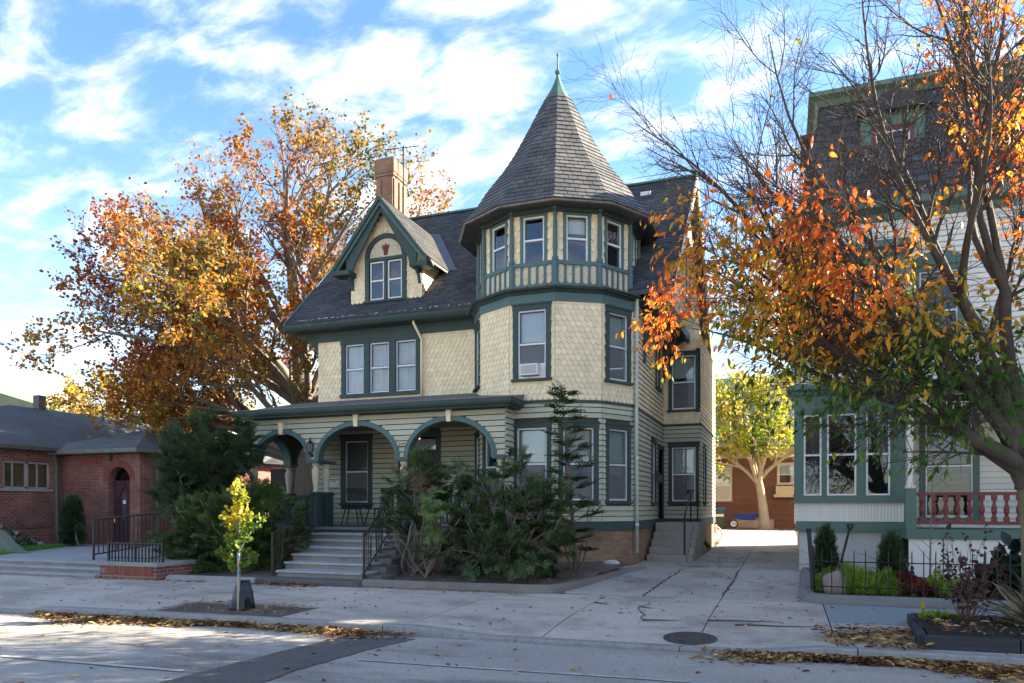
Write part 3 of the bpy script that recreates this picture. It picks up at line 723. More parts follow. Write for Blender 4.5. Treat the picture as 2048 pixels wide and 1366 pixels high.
# front wall: one long wall from floor to frieze; clapboard below, scales above
XR = TC.x-TR*math.cos(R_(15))+.05
LF = XR-XL
tri = [(-11.11, .59), (-10.33, .60), (-9.53, .60)]
wins2 = [(x-XL, 4.72, 6.08, wd, dict(cw=.0, sill=False, blind2=True, casing=TEAL, proud=.03)) for x, wd in tri]
M2, L2 = wall_frame((XL, YF), (XR, YF))
hol = [op(x-XL, 4.72, 6.08, wd, 0)[0] for x, wd in tri]
blk = [(-11.53-XL, -9.10-XL, 4.58, 6.3)]
mb = MB(); mb.M = M2; wall_cells(mb, L2, 4.05, 6.5, hol); part2 = mb.build('front_wall', CREAM, house)
clad_scales(scales, M2, L2, 4.4, 6.2, blk, part2)
mb = MB(); mb.M = M2; a, b = -11.53-XL, -9.10-XL
c0 = [(x-wd/2, x+wd/2) for x, wd in tri]
edges_ = [a]+[v for s_ in c0 for v in (s_[0]-XL, s_[1]-XL)]+[b]
for q in range(0, 8, 2): mb.box(edges_[q], edges_[q+1], -.05, .03, 4.72, 6.08)
mb.box(a-.02, b+.02, -.06, .03, 6.08, 6.22); mb.box(a-.03, b+.03, -.09, .03, 4.62, 4.715)
tw = mb.build('window_casing', TEAL, house)
for wdef in wins2: window(M2, wdef[0], wdef[1], wdef[2], wdef[3], root=tw, casename='window', **wdef[4])
mb = MB(); mb.M = M2; mb.box(-.02, L2, -.035, .0, 6.21, 6.52); mb.build('frieze', TEAL, house)
# first storey front wall under the porch
Z1F = 1.13
MF, LFF = wall_frame((XL, YF), (XR, YF))
pw = (-9.72, 1.42, 3.20, .82); dr = (-9.12, 1.15, 3.46, .96)
pw = (-11.05, 1.74, 3.42, .72)
wall((XL, YF), (XR, YF), Z1F-.1, 4.05, [(pw[0]-XL, pw[1], pw[2], pw[3], dict(cw=.14, blind=.5, glass=GLASSD))], 'board', doors=[(dr[0]-XL, dr[1], dr[2], dr[3], dict(cw=.14))], e=.135)
# left and back walls (turned away)
for p0, p1 in (((XL, YB), (XL, YF)), ((XW, YB), (XL, YB))):
    M, Lw = wall_frame(p0, p1); mb = MB(); mb.M = M; mb.box(.02, Lw-.02, 0, .12, 1.0, 6.5); mb.build('wall', CREAM, house)
# front door with transom
WOOD = mat('dark_wood', (.06, .035, .022), (.09, .052, .032), 3, .5, .15, 20, stretch=(1, 1, .15))
mb = MB(); mb.M = MF; x = dr[0]-XL
for s in (-1, 1): mb.box(x+s*.49-(.14 if s < 0 else 0), x+s*.49+(.14 if s > 0 else 0), -.045, .1, 1.14, 3.46)
mb.box(x-.64, x+.64, -.05, .1, 3.46, 3.60); mb.box(x-.49, x+.49, -.02, .1, 3.06, 3.13)
fd = mb.build('front_door', TEAL, house)
mb = MB(); mb.M = MF; mb.box(x-.48, x+.48, .05, .1, 1.15, 3.05)
for pz0, pz1 in ((1.3, 1.95), (2.62, 2.98)):
    for s in (-1, 1): mb.box(x+s*.22-.16, x+s*.22+.16, .03, .05, pz0, pz1)
mb.build('door_leaf', WOOD, fd)
mb = MB(); mb.M = MF; mb.box(x-.36, x+.36, .035, .049, 2.05, 2.55); mb.build('door_glass', mat('amber_door_glass', (.50, .13, .035), (.22, .08, .03), 7, .3), fd)
mb = MB(); mb.M = MF; mb.quad((x-.48, .06, 3.14), (x+.48, .06, 3.14), (x+.48, .06, 3.41), (x-.48, .06, 3.41)); mb.build('transom_pane', GLASS, fd)
mb = MB(); mb.M = MF; mb.box(x-.48, x+.48, .09, .1, 3.12, 3.42); mb.build('transom_blind', BLIND, fd)
# side door
MS, LS = wall_frame((XE, tv(75)[1]), (XE, YW)); x = LS-.55
mb = MB(); mb.M = MS
for s in (-1, 1): mb.box(x+s*.40-(.11 if s < 0 else 0), x+s*.40+(.11 if s > 0 else 0), -.05, .1, 1.28, 3.22)
mb.box(x-.54, x+.54, -.06, .1, 3.22, 3.36)
sdoor = mb.build('side_door', TEAL, house)
mb = MB(); mb.M = MS; mb.box(x-.39, x+.39, .06, .1, 1.28, 3.2); mb.box(x-.28, x+.28, .045, .06, 1.45, 2.1); mb.build('door_leaf', CASEDARK, sdoor)
mb = MB(); mb.M = MS; mb.box(x-.28, x+.28, .045, .059, 2.3, 3.05); mb.build('door_glass', GLASSD, sdoor)
# basement window in the side foundation
mb = MB(); mb.M = MS; mb.box(LS-1.95, LS-1.45, -.02, .01, .45, 1.0); bw = mb.build('basement_window', CASEDARK, house)
mb = MB(); mb.M = MS; mb.box(LS-2.02, LS-1.38, -.06, .01, .37, .44); mb.build('sill', TEAL, bw)
# ---- tower cornice with frieze and gutter
tpath = [tv(a) for a in (-105, -75, -45, -15, 15, 45, 75)]
mb = MB(); mb.sweep(tpath, [(-.02, Z_FRZ), (.04, Z_FRZ), (.04, Z_FRZ+.19), (-.02, Z_FRZ+.19)]); mb.build('frieze', TEAL2, house)
mb = MB(); mb.sweep(tpath[:-1]+[(tv(75)[0], tv(75)[1]+.2)], [(-.25, Z_FRZ+.19), (.06, Z_FRZ+.19), (.11, Z_FRZ+.25), (.17, Z_FRZ+.27), (.2, Z_COR-.03), (.22, Z_COR), (.17, Z_COR+.02), (-.25, Z_COR+.10)]); mb.build('cornice', TEAL, house)
mb = MB(); mb.sweep(tpath, [(.10, Z_COR+.025), (.225, Z_COR+.003), (.235, Z_COR+.015), (.10, Z_COR+.045), (-.2, Z_COR+.125), (-.2, Z_COR+.11)]); mb.build('flashing', METALDK, house)
# ---- third storey turret: set back, twelve sided
R3 = TR*.94; Z30, Z31 = Z_COR+.02, 8.36
def tv3(a, r=R3): return tv(a, r)
FW3 = 2*R3*math.sin(R_(15))
for k in range(12):
    a = -150+30*k; p0, p1 = tv3(a-15), tv3(a+15)
    vis = -100 < a < 130
    if vis: wall(p0, p1, Z30, Z31, [(FW3/2, 7.10, 8.15, .50, dict(cw=.07, proud=.03, fr=WHITE, casing=TEAL2, blind=(.35 if a in (30,) else None), glass=GLASS))], 'scale', prio=.6 if a < 100 else .2)
    else:
        M, Lw = wall_frame(p0, p1); mb = MB(); mb.M = M; mb.box(0, Lw, 0, .1, Z30, Z31); mb.build('wall', CREAM, house)
# turned columns at every corner with pedestal; balustrade panels between
RCOL = R3+.055
LOZ = mat('flaking_cream_panel', (.56, .50, .37), (.5, .44, .33), 3, .8, .5, 20, stain=(.10, .085, .06), stain_scale=16, stain_amt=.85)
for k in range(12):
    a = -135+30*k
    if not -110 < a < 140: continue
    x, y = tv(a, RCOL)
    mb = MB(); z = Z30
    mb.lathe([(.075, z), (.075, z+.05), (.06, z+.07), (.06, z+.62), (.075, z+.64), (.075, z+.70), (.045, z+.72), (.05, z+.78), (.058, z+.95), (.048, z+1.45), (.04, z+1.62), (.055, z+1.65), (.055, z+1.69), (.04, z+1.70), (.075, z+1.80), (.075, z+1.86)], (x, y, 0), 10)
    mb.build('turret_column', TEAL2, house)
for k in range(12):
    a = -150+30*k
    if not -100 < a < 130: continue
    M, Lw = wall_frame(tv(a-15, RCOL-.015), tv(a+15, RCOL-.015)); z = Z30
    mb = MB(); mb.M = M; mb.box(.04, Lw-.04, -.035, .035, z+.56, z+.635); mb.box(.04, Lw-.04, -.03, .03, z+.02, z+.13)
    n = 5; step = (Lw-.10)/n
    for i in range(n+1): mb.box(.05+step*i-.026, .05+step*i+.026, -.026, .02, z+.13, z+.56)
    for i in range(n):                       # rounded corner fillets so each gap is a round-headed lozenge
        xa, xb = .05+step*i+.026, .05+step*(i+1)-.026; h = (xb-xa)/2
        for zz, sg in ((z+.56, -1), (z+.13, 1)):
            for side in (0, 1):
                cx = xa if side == 0 else xb; s2 = 1 if side == 0 else -1
                pts = [(cx, zz)]+[(cx+s2*h*(1-math.cos(t)), zz+sg*h*(1-math.sin(t))) for t in [math.pi/2*q/4 for q in range(4, -1, -1)]]
                mb.prism(pts, -.026, .02)
    bp = mb.build('balustrade_panel', TEAL2, house)
    for i in range(n):
        xa = .05+step*i+.018; xb = xa+step-.036
        mb = MB(); mb.M = M; mb.box(xa, xb, .0, .012, z+.135, z+.555); mb.build('lozenge', LOZ, bp)
# turret eave: gutter ring and soffit
p12 = [tv(-165+30*k) for k in range(12)]
dirs = lambda r: [tv(-165+30*k, r) for k in range(12)]
RE = 2.46
mb = MB(); mb.sweep(dirs(R3+.02), [(.0, 8.20), (.09, 8.20), (.09, 8.28), (.0, 8.28)], closed=True); mb.build('turret_beam', TEAL, house)
mb = MB(); mb.sweep(dirs(R3-.1), [(.0, 8.281), (.30, 8.285), (RE-R3+.08, 8.24), (RE-R3+.08, 8.26), (.30, 8.33), (.0, 8.36)], closed=True); mb.build('turret_soffit', CASEDARK, house)
mb = MB(); mb.sweep(dirs(RE-.06), [(.0, 8.25), (.06, 8.24), (.085, 8.255), (.09, 8.288), (.06, 8.29), (.04, 8.275), (.0, 8.278)], closed=True); mb.build('turret_gutter', METALDK, house)
# turret roof: bell-cast, slated
prof = [(2.49, 8.30), (2.36, 8.43), (2.21, 8.62), (2.06, 8.85), (1.91, 9.09), (1.72, 9.34), (1.48, 9.65), (1.13, 10.20), (.83, 10.75), (.545, 11.30), (.29, 11.78)]
def prof_at(s):
    acc = 0
    for (r0, z0), (r1, z1) in zip(prof, prof[1:]):
        d = math.hypot(r1-r0, z1-z0)
        if s <= acc+d: t = (s-acc)/d; return r0+(r1-r0)*t, z0+(z1-z0)*t
        acc += d
    return prof[-1]
SL = sum(math.hypot(b[0]-a[0], b[1]-a[1]) for a, b in zip(prof, prof[1:]))
mb = MB(); vv = []; rows = [prof_at(SL*i/24) for i in range(25)]
for r, z in rows: vv += [(*tv(-165+30*k, r-.006), z-.004) for k in range(12)]
mb.add(vv, [(i*12+k, i*12+(k+1) % 12, (i+1)*12+(k+1) % 12, (i+1)*12+k) for i in range(24) for k in range(12)])
troof = mb.build('turret_roof', CASEDARK, house)
rg = random.Random(11); nrow = 27; e = SL/nrow
for k in range(12):
    a = -150+30*k
    t = Vector((math.cos(R_(a)), math.sin(R_(a)), 0)); nout = Vector((math.sin(R_(a)), -math.cos(R_(a)), 0))
    for i in range(nrow):
        r0, z0 = prof_at(e*i); r1, z1 = prof_at(min(SL, e*(i+1.25)))
        ap0, ap1 = r0*math.cos(R_(15)), r1*math.cos(R_(15))
        zd = (nout*(ap1-ap0)+Vector((0, 0, z1-z0))); lz = zd.length; zd /= lz; yv = zd.cross(t)
        hw = r0*math.sin(R_(15))*.995; hw1 = prof_at(e*(i+1))[0]*math.sin(R_(15))
        n = max(1, round(2*hw/.215)); wv = 2*hw/n
        base = Vector((TC.x, TC.y, 0))+nout*ap0+Vector((0, 0, z0))
        cuts = [-hw]+[-hw+wv*(q+(.5 if i % 2 else 0))+rg.uniform(-.012, .012) for q in range(0 if i % 2 else 1, n)]+[hw]
        for xa, xb in zip(cuts, cuts[1:]):
            if xb-xa < .02: continue
            c = base+t*((xa+xb)/2)+yv*(-rg.uniform(0, .004))
            Q = Matrix(((t.x*(xb-xa), yv.x, zd.x*lz, c.x), (t.y*(xb-xa), yv.y, zd.y*lz, c.y), (t.z, yv.z, zd.z*lz, c.z), (0, 0, 0, 1)))
            slates.add(Q, troof, (xb-xa)*e, -yv)
mb = MB()                                         # hip seams
for k in range(12):
    mb.tube([(*tv(-165+30*k, r+.004), z+.006) for r, z in rows], .012, 4)
mb.build('hip_seam', SLATE, troof)
mb = MB(); a0 = R_(-90-15)
mb.lathe([(.345, 11.70), (.30, 11.79), (.19, 11.98), (.10, 12.17), (.05, 12.31), (.035, 12.38), (.06, 12.41), (.075, 12.45), (.055, 12.49), (.03, 12.52), (.02, 12.60), (.017, 12.84), (.03, 12.86), (.036, 12.89), (.025, 12.92), (.005, 12.94)], (TC.x, TC.y, 0), 12, a0)
mb.build('finial', COPPER, house)
# ---- main roof
YE, ZE, YR, ZR, XRL, XRR = 17.12, 6.68, 21.5, 11.0, -13.05, -2.38
def rz(y): return ZE+(y-YE)*(ZR-ZE)/(YR-YE)
YBK = 2*YR-YE
mb = MB()
for s in (0, 1):
    ye, yr = (YE, YR) if s == 0 else (YBK, YR)
    mb.add([(XRL, ye, ZE-.02), (XRR, ye, ZE-.02), (XRR, yr, ZR-.02), (XRL, yr, ZR-.02), (XRL, ye, ZE-.14), (XRR, ye, ZE-.14), (XRR, yr, ZR-.14), (XRL, yr, ZR-.14)],
           [(0,1,2,3),(7,6,5,4),(0,4,5,1),(1,5,6,2),(3,7,4,0)])
roof = mb.build('main_roof', ROOF, house)
DX0, DX1, DY, DZ = -11.27, -9.08, 17.66, 7.24      # dormer face
MR = roof_frame((XRL, YE, ZE-.02), (XRR, YE, ZE-.02), (XRL, YR, ZR-.02)); RLEN = math.hypot(YR-YE, ZR-ZE)
clad_slates(rslates, MR, lambda z: (0, XRR-XRL), RLEN, roof, .30, .125, 4)
mb = MB(); mb.box(XRL, XRR, YR-.09, YR+.09, ZR-.02, ZR+.035); mb.build('ridge_cap', COPPER, roof)
for xe, nm in ((XRL, 'barge_board'), (XRR, 'barge_board')):
    mb = MB(); s = -1 if xe == XRL else 1; x0, x1 = sorted((xe+s*.005, xe+s*.05))
    mb.add([(x0, YE-.03, ZE-.2), (x1, YE-.03, ZE-.2), (x1, YR, ZR-.2), (x0, YR, ZR-.2), (x0, YE-.03, ZE+.02), (x1, YE-.03, ZE+.02), (x1, YR, ZR+.02), (x0, YR, ZR+.02)], [(0,1,2,3),(4,7,6,5),(0,4,5,1),(1,5,6,2),(2,6,7,3),(3,7,4,0)])
    mb.add([(x0, YBK+.03, ZE-.2), (x1, YBK+.03, ZE-.2), (x1, YR, ZR-.2), (x0, YR, ZR-.2), (x0, YBK+.03, ZE+.02), (x1, YBK+.03, ZE+.02), (x1, YR, ZR+.02), (x0, YR, ZR+.02)], [(0,1,2,3),(4,7,6,5),(0,4,5,1),(1,5,6,2),(2,6,7,3),(3,7,4,0)])
    mb.build(nm, TEAL2 if s < 0 else CREAM, roof)
# front eave: soffit, gutter, lead strip
mb = MB(); mb.sweep([(XRL-.02, YE+.06), (XR+.1, YE+.06)], [(.0, 6.50), (.06, 6.47), (.10, 6.50), (.14, 6.56), (.15, 6.63), (.11, 6.63), (.0, 6.60)]); mb.build('gutter', TEAL, house)
mb = MB(); mb.box(XRL, XR, YE+.0, YF, 6.475, 6.515); mb.build('soffit', TEAL, house)
rg = random.Random(8); mb = MB(); x = XRL+.3
while x < XR-.1:
    wv = rg.uniform(.02, .12)
    if rg.random() < .62:
        hh = rg.uniform(.03, .10); s0 = rg.uniform(.06, .10)
        c = [MR @ Vector((x-XRL, -.036, s0)), MR @ Vector((x-XRL+wv, -.036, s0)), MR @ Vector((x-XRL+wv, -.030, s0+hh)), MR @ Vector((x-XRL, -.030, s0+hh))]
        mb.add([tuple(p) for p in c], [(0,1,2,3)])
    x += wv+rg.uniform(.01, .09)
tag(mb.build('worn_snow_strip', mat('pale_worn_metal', (.34, .35, .36), (.2, .2, .21), 8, .5), roof), kind='stuff')
# gable end on the right: wall, brackets, small window
GX = XRR-.25
mb = MB(); mb.add([(GX, YE+.35, 6.5), (GX, YBK-.35, 6.5), (GX, YR, ZR-.2), (GX-.12, YE+.35, 6.5), (GX-.12, YBK-.35, 6.5), (GX-.12, YR, ZR-.2)], [(0,1,2),(5,4,3),(0,3,4,1),(1,4,5,2),(2,5,3,0)])
gw = mb.build('gable_wall', CREAM, house)
MG = Matrix(((0,-1,0,GX),(1,0,0,YE+.35),(0,0,1,6.5),(0,0,0,1)))
GL = YBK-YE-.7
clad_scales(scales, MG, GL, .02, 3.9, [], gw, ext=lambda z: (z/(ZR-.2-6.5)*GL/2, GL-z/(ZR-.2-6.5)*GL/2), prio=.3)
window(MG, GL/2, .9, 2.3, .7, cw=.09, fr=WHITE)
mb = MB(); mb.box(XE-.6, GX+.02, tv(75)[1]+.15, YB, 6.44, 6.5); mb.build('gable_soffit', TEAL, house)
mb = MB(); mb.box(GX-.02, GX+.06, YE+.9, YB, 6.30, 6.52); mb.build('gable_beam', TEAL, house)
mb = MB(); mb.add([(XL, YE+.35, 6.5), (XL, YBK-.35, 6.5), (XL, YR, ZR-.2), (XL+.12, YE+.35, 6.5), (XL+.12, YBK-.35, 6.5), (XL+.12, YR, ZR-.2)], [(0,2,1),(3,4,5),(0,1,4,3),(1,2,5,4),(2,0,3,5)]); mb.build('gable_wall', CREAM, house)
def bracket(M, dx, h, th, m=TEAL):
    """curved bracket: local x out from the wall, z down from the soffit"""
    pts = [(0, 0), (dx, 0), (dx, -.08)]+[(dx*(1-math.sin(t))+.05*math.sin(t), -.08-(h-.08)*(1-math.cos(t))) for t in [math.pi/2*q/8 for q in range(1, 9)]]+[(0, -h)]
    mb = MB(); mb.M = M; mb.prism(pts, -th/2, th/2); return mb.build('bracket', m, house)
bracket(Matrix.Translation((XE+.03, 18.35, 6.44)), GX-XE, 1.25, .12)
bracket(Matrix.Translation((XE+.03, 21.45, 6.44)), GX-XE, 1.25, .12)
bracket(Matrix.Translation((XL-.0, YF+.08, 6.47)) @ Matrix.Rotation(math.pi, 4, 'Z'), .72, .75, .10)
# ---- dormer
MD, LD = wall_frame((DX0, DY), (DX1, DY)); DE, DP = 8.26, 9.66
xc = LD/2
rw = .56; zs = 8.40
mb = MB(); mb.M = MD
mb.prism([(0, DZ-.15), (xc-rw, DZ-.15), (xc-rw, DP-(rw)*(DP-DE)/xc-.1), (xc-rw, DE), (0, DE)], 0, .1)
mb.prism([(LD, DE), (xc+rw, DE), (xc+rw, DZ-.15), (LD, DZ-.15)], 0, .1)
mb.prism([(xc-rw, DZ-.15), (xc+rw, DZ-.15), (xc+rw, DZ+.03), (xc-rw, DZ+.03)], 0, .1)
mb.prism([(0, DE), (xc-rw, DE), (xc-rw, zs+.18), (xc+rw, zs+.18), (xc+rw, DE), (LD, DE), (xc, DP)], 0, .1)
mb.box(xc-.06, xc+.06, .0, .1, DZ, zs); mb.box(xc-rw, xc+rw, 0, .1, zs-.02, zs+.2)
dpart = mb.build('dormer_wall', CREAM, house)
def dext(z):
    zz = z+DZ-.05
    if zz < DE: return (0, LD)
    k = (zz-DE)/(DP-DE); return (xc*k, LD-xc*k)
arcb = lambda x, z: (abs(x-xc) < rw+.08 and z < zs) or (math.hypot(x-xc, z-zs) < rw+.06 and z >= zs)
tmp = Pieces('shingle', house, SCALE_T, SCALE_F, CREAM)
clad_scales(tmp, MD @ Matrix.Translation((0, 0, DZ-.05)), LD, 0, DP-DZ+.0, [], dpart, ext=dext, prio=.8)
for it in tmp.items:
    q = MD.inverted() @ it[1].translation
    if not arcb(q.x, q.z+.07): scales.items.append(it)
# arch surround
mb = MB(); mb.M = MD
outer = [(xc+(rw+.07)*math.cos(t), zs+(rw+.07)*math.sin(t)) for t in [math.pi*q/20 for q in range(21)]]
inner = [(xc+(rw-.05)*math.cos(t), zs+(rw-.05)*math.sin(t)) for t in [math.pi*q/20 for q in range(21)]]
for q in range(20): mb.prism([outer[q], outer[q+1], inner[q+1], inner[q]], -.06, .02)
mb.box(xc-rw-.07, xc-rw+.05, -.06, .02, DZ, zs); mb.box(xc+rw-.05, xc+rw+.07, -.06, .02, DZ, zs)
mb.box(xc-rw+.05, xc+rw-.05, -.045, .02, zs-.09, zs); mb.box(xc-.04, xc+.04, -.05, .02, DZ, zs-.09); mb.box(xc-rw-.1, xc+rw+.1, -.085, .02, DZ-.06, DZ)
arch = mb.build('arched_window', TEAL, house)
mb = MB(); mb.M = MD
mb.prism([(xc+(rw-.06)*math.cos(t), zs+(rw-.06)*math.sin(t)) for t in [math.pi*q/20 for q in range(21)]], -.02, -.005)
PEB = mat('pebbled_plaster', (.52, .46, .34), (.44, .39, .28), 8, .9, 1.0, 22, stain=(.16, .13, .10), stain_scale=14, stain_amt=.7)
mb.build('tympanum', PEB, arch)
mb = MB(); mb.M = MD
mb.prism([(xc-.05, zs+.05), (xc+.05, zs+.05), (xc+.06, zs+.16), (xc+.10, zs+.25), (xc+.10, zs+.33), (xc+.03, zs+.30), (xc, zs+.37), (xc-.03, zs+.30), (xc-.10, zs+.33), (xc-.10, zs+.25), (xc-.06, zs+.16)], -.04, -.02)
mb.build('urn_emblem', mat('dark_red_paint', (.16, .03, .025), (.11, .02, .02), 5, .7), arch)
for s in (-1, 1): window(MD, xc+s*.275, DZ+.02, zs-.10, .43, root=arch, cw=.0, sill=False, fr=WHITE, proud=.02, blind2=False)
# cheeks
for s, x in ((0, DX0), (1, DX1)):
    p0, p1 = ((x, DY+2.0), (x, DY)) if s == 0 else ((x, DY), (x, DY+2.0))
    Mq, Lq = wall_frame(p0, p1)
    yb = YE+(DE-ZE)*(YR-YE)/(ZR-ZE)
    mb = MB(); x0, x1 = (x, x+.1) if s == 0 else (x-.1, x)
    mb.add([(x0, DY+.11, rz(DY)-.25), (x0, yb+.3, DE), (x0, DY+.11, DE), (x1, DY+.11, rz(DY)-.25), (x1, yb+.3, DE), (x1, DY+.11, DE)], [(0,1,2),(3,5,4),(0,3,4,1),(1,4,5,2),(2,5,3,0)])
    ck = mb.build('dormer_cheek', CREAM, house)
    if s == 1: clad_scales(scales, Mq @ Matrix.Translation((0, 0, DZ-.1)), Lq, 0, DE-DZ+.1, [], ck, ext=lambda z: (0.02, max(.02, min(2, (z+DZ-.1-rz(DY))/((ZR-ZE)/(YR-YE))))), prio=.8)
# dormer roof: two planes with overhang, slated; moulded rake with kicked ends
OV = .34; DRF = DY-.38; xm = (DX0+DX1)/2; PK = 9.92
slope = (PK-8.12)/(xm-(DX0-OV))
yend = lambda z: YE+(z-ZE)*(YR-YE)/(ZR-ZE)
for s in (-1, 1):
    xe = xm+s*(xm-DX0+OV); ze = 8.12
    mb = MB(); A = [(xm, DRF, PK), (xe, DRF, ze), (xe, yend(ze)+.02, ze), (xm, yend(PK)+.02, PK)]
    mb.add(A+[(x, y, z-.07) for x, y, z in A], [(0,1,2,3),(7,6,5,4),(0,4,5,1),(1,5,6,2),(2,6,7,3),(3,7,4,0)])
    dro = mb.build('dormer_roof', ROOF if s < 0 else SLATE, house)
    P0, P1 = ((xe, yend(ze), ze), (xe, DRF, ze)) if s < 0 else ((xe, DRF, ze), (xe, yend(ze), ze))
    Mx = roof_frame(P0, P1, (xm, P0[1], PK)); SLn = math.hypot(xe-xm, PK-ze); l0, l1 = yend(ze)-DRF, yend(PK)-DRF
    clad_slates(slates if s > 0 else rslates, Mx, (lambda z: (0, l0+(l1-l0)*z/SLn)) if s > 0 else (lambda z: (-(l1-l0)*z/SLn, l0)), SLn, dro, .28, .14, 9, prio=.8)
    # rake boards, three steps
    for yy, d0, d1, mtl in ((DRF-.035, .0, .085, TEAL), (DRF+.02, .085, .155, TEAL2), (DRF+.09, .155, .25, TEAL)):
        mb = MB(); q = math.hypot(1, slope); e0, e1 = d0*q, d1*q
        pts = [(xm, PK+.02-e0), (xe, ze+.02-e0), (xe, ze+.02-e1), (xm, PK+.02-e1)]
        if d0 == .155: pts = [(xm, PK+.02-e0), (xm+s*(xm-DX0)*.98, ze+.02-e0+slope*(abs(xe-xm)-(xm-DX0)*.98)), (xm+s*(xm-DX0)*.98, ze-.14), (xm+s*(xm-DX0)*.80, ze-.10), (xm+s*(xm-DX0)*.74, ze+.12), (xm, PK+.02-e1)]
        mb.prism(pts, yy, yy+.05); mb.build('rake_board', mtl, dro)
    mb = MB(); x0, x1 = sorted((xm+s*(xm-DX0)*.84, xe)); mb.box(x0, x1, DRF-.03, DY, ze-.20, ze-.075); mb.build('cornice_return', TEAL, dro)
    bracket(Matrix.Translation((xm+s*(xm-DX0-.06), DY, ze-.2)) @ Matrix.Rotation(-math.pi/2, 4, 'Z'), .2, .34, .09)
# blue flashing at valley
mb = MB(); xe = xm+(xm-DX0+OV)
mb.add([tuple(MR @ Vector((xe-XRL-.15, -.05, (yend(8.15)-YE)*math.sqrt(1+((ZR-ZE)/(YR-YE))**2)))), tuple(MR @ Vector((xe-XRL+.28, -.05, (yend(8.1)-YE)*1.40))), tuple(MR @ Vector((xm-XRL+.30, -.05, (yend(PK)-YE)*1.40))), tuple(MR @ Vector((xm-XRL-.05, -.05, (yend(PK)-YE)*1.42)))], [(0,1,2,3)])
mb.build('valley_flashing', mat('blue_grey_flashing', (.085, .105, .14), (.065, .08, .105), 3, .5), roof)
# ---- chimney
CX0, CX1, CY0, CY1 = -12.2, -11.62, 20.6, 21.4
mb = MB(); mb.box(CX0, CX1, CY0, CY1, 9.2, 12.32)
mb.box(CX0-.04, CX1+.04, CY0-.04, CY1+.04, 12.10, 12.2); mb.box(CX0-.06, CX1+.06, CY0-.06, CY1+.06, 12.2, 12.62)
for s in (-.07, .07):
    pass
mb.box(CX0+.08, CX1-.08, CY0-.025, CY0, 10, 10.9)
for a, b in ((CX0+.0, CX0+.16), (CX0+.42, CX1)): mb.box(a, b, CY0-.05, CY0, 9.4, 12.0)
for a, b in ((CY0, CY0+.18), (CY0+.34, CY0+.46), (CY1-.18, CY1)): mb.box(CX1, CX1+.05, a, b, 9.4, 12.0)
ch = mb.build('chimney', BRICKC, house)
mb = MB(); mb.add([(CX0-.07, CY0-.07, 12.62), (CX1+.07, CY0-.07, 12.62), (CX1+.07, CY1+.07, 12.62), (CX0-.07, CY1+.07, 12.62), (CX0+.05, CY0+.05, 12.73), (CX1-.05, CY0+.05, 12.73), (CX1-.05, CY1-.05, 12.73), (CX0+.05, CY1-.05, 12.73)], [(0,1,5,4),(1,2,6,5),(2,3,7,6),(3,0,4,7),(4,5,6,7)])
mb.build('chimney_cap', CONC, ch)
# roof vent, downpipes
mb = MB(); c = MR @ Vector((9.35, -.02, 5.35)); mb.box(c.x-.14, c.x+.14, c.y-.1, c.y+.12, c.z-.05, c.z+.06); mb.build('roof_vent', ALU, roof)
PIPE = mat('pale_green_pipe', (.50, .53, .46), (.42, .45, .39), 3, .5, .05, 30, stain=(.3, .27, .2), stain_scale=3, stain_amt=.5)
x, y = tv(75, TR+.10)
mb = MB(); mb.tube([(x, y, Z_FRZ+.25), (x, y+.0, 5.9), (x-.01, y, 4.1), (x-.01, y-.02, 3.96), (x, y-.06, 3.75), (x, y-.05, 3.0), (x-.02, y-.02, 2.90), (x-.01, y, 2.8), (x, y, .55)], .042, 8); dp = mb.build('downpipe', PIPE, house, smooth=True)
mb = MB()
for z in (5.3, 4.0, 2.75, 1.2): mb.lathe([(.05, z-.03), (.05, z+.03)], (x, y, 0), 8)
mb.build('pipe_band', ALU, dp)
mb = MB(); x = -9.02; y = YF-.10
mb.tube([(x-.1, YE+.1, 6.5), (x-.1, YE+.12, 6.42), (x, y, 6.05), (x, y, 5.9), (x, y, 4.5)], .035, 8); mb.build('downpipe', CREAM, house, smooth=True)
# ================================================================== porch (part of the house)
PZ = 1.13; SPR = 2.75; PTOP = 3.80
PCOL = [XPL, -10.76, -8.33, -5.92]
XPR = -5.78
# floor, skirt, brick base
mb = MB(); mb.box(XPL-.05, XPR+.3, YP-.08, YF-.001, PZ-.06, PZ); mb.build('porch_floor', mat('porch_boards', (.16, .165, .17), (.11, .115, .12), 4, .7, .2, 30, stretch=(.4, 4, 1)), house)
mb = MB(); mb.box(XPL-.02, XPR, YP-.04, YP+.1, .92, PZ-.06); mb.box(XPL-.02, XPL+.1, YP+.1, YF, .92, PZ-.06); mb.build('porch_skirt', TEAL, house)
mb = MB(); mb.box(XPL, XPR, YP, YP+.3, -.05, .92); mb.box(XPL, XPL+.3, YP+.3, YF+.4, -.05, .92); mb.build('porch_base', BRICKY, house)
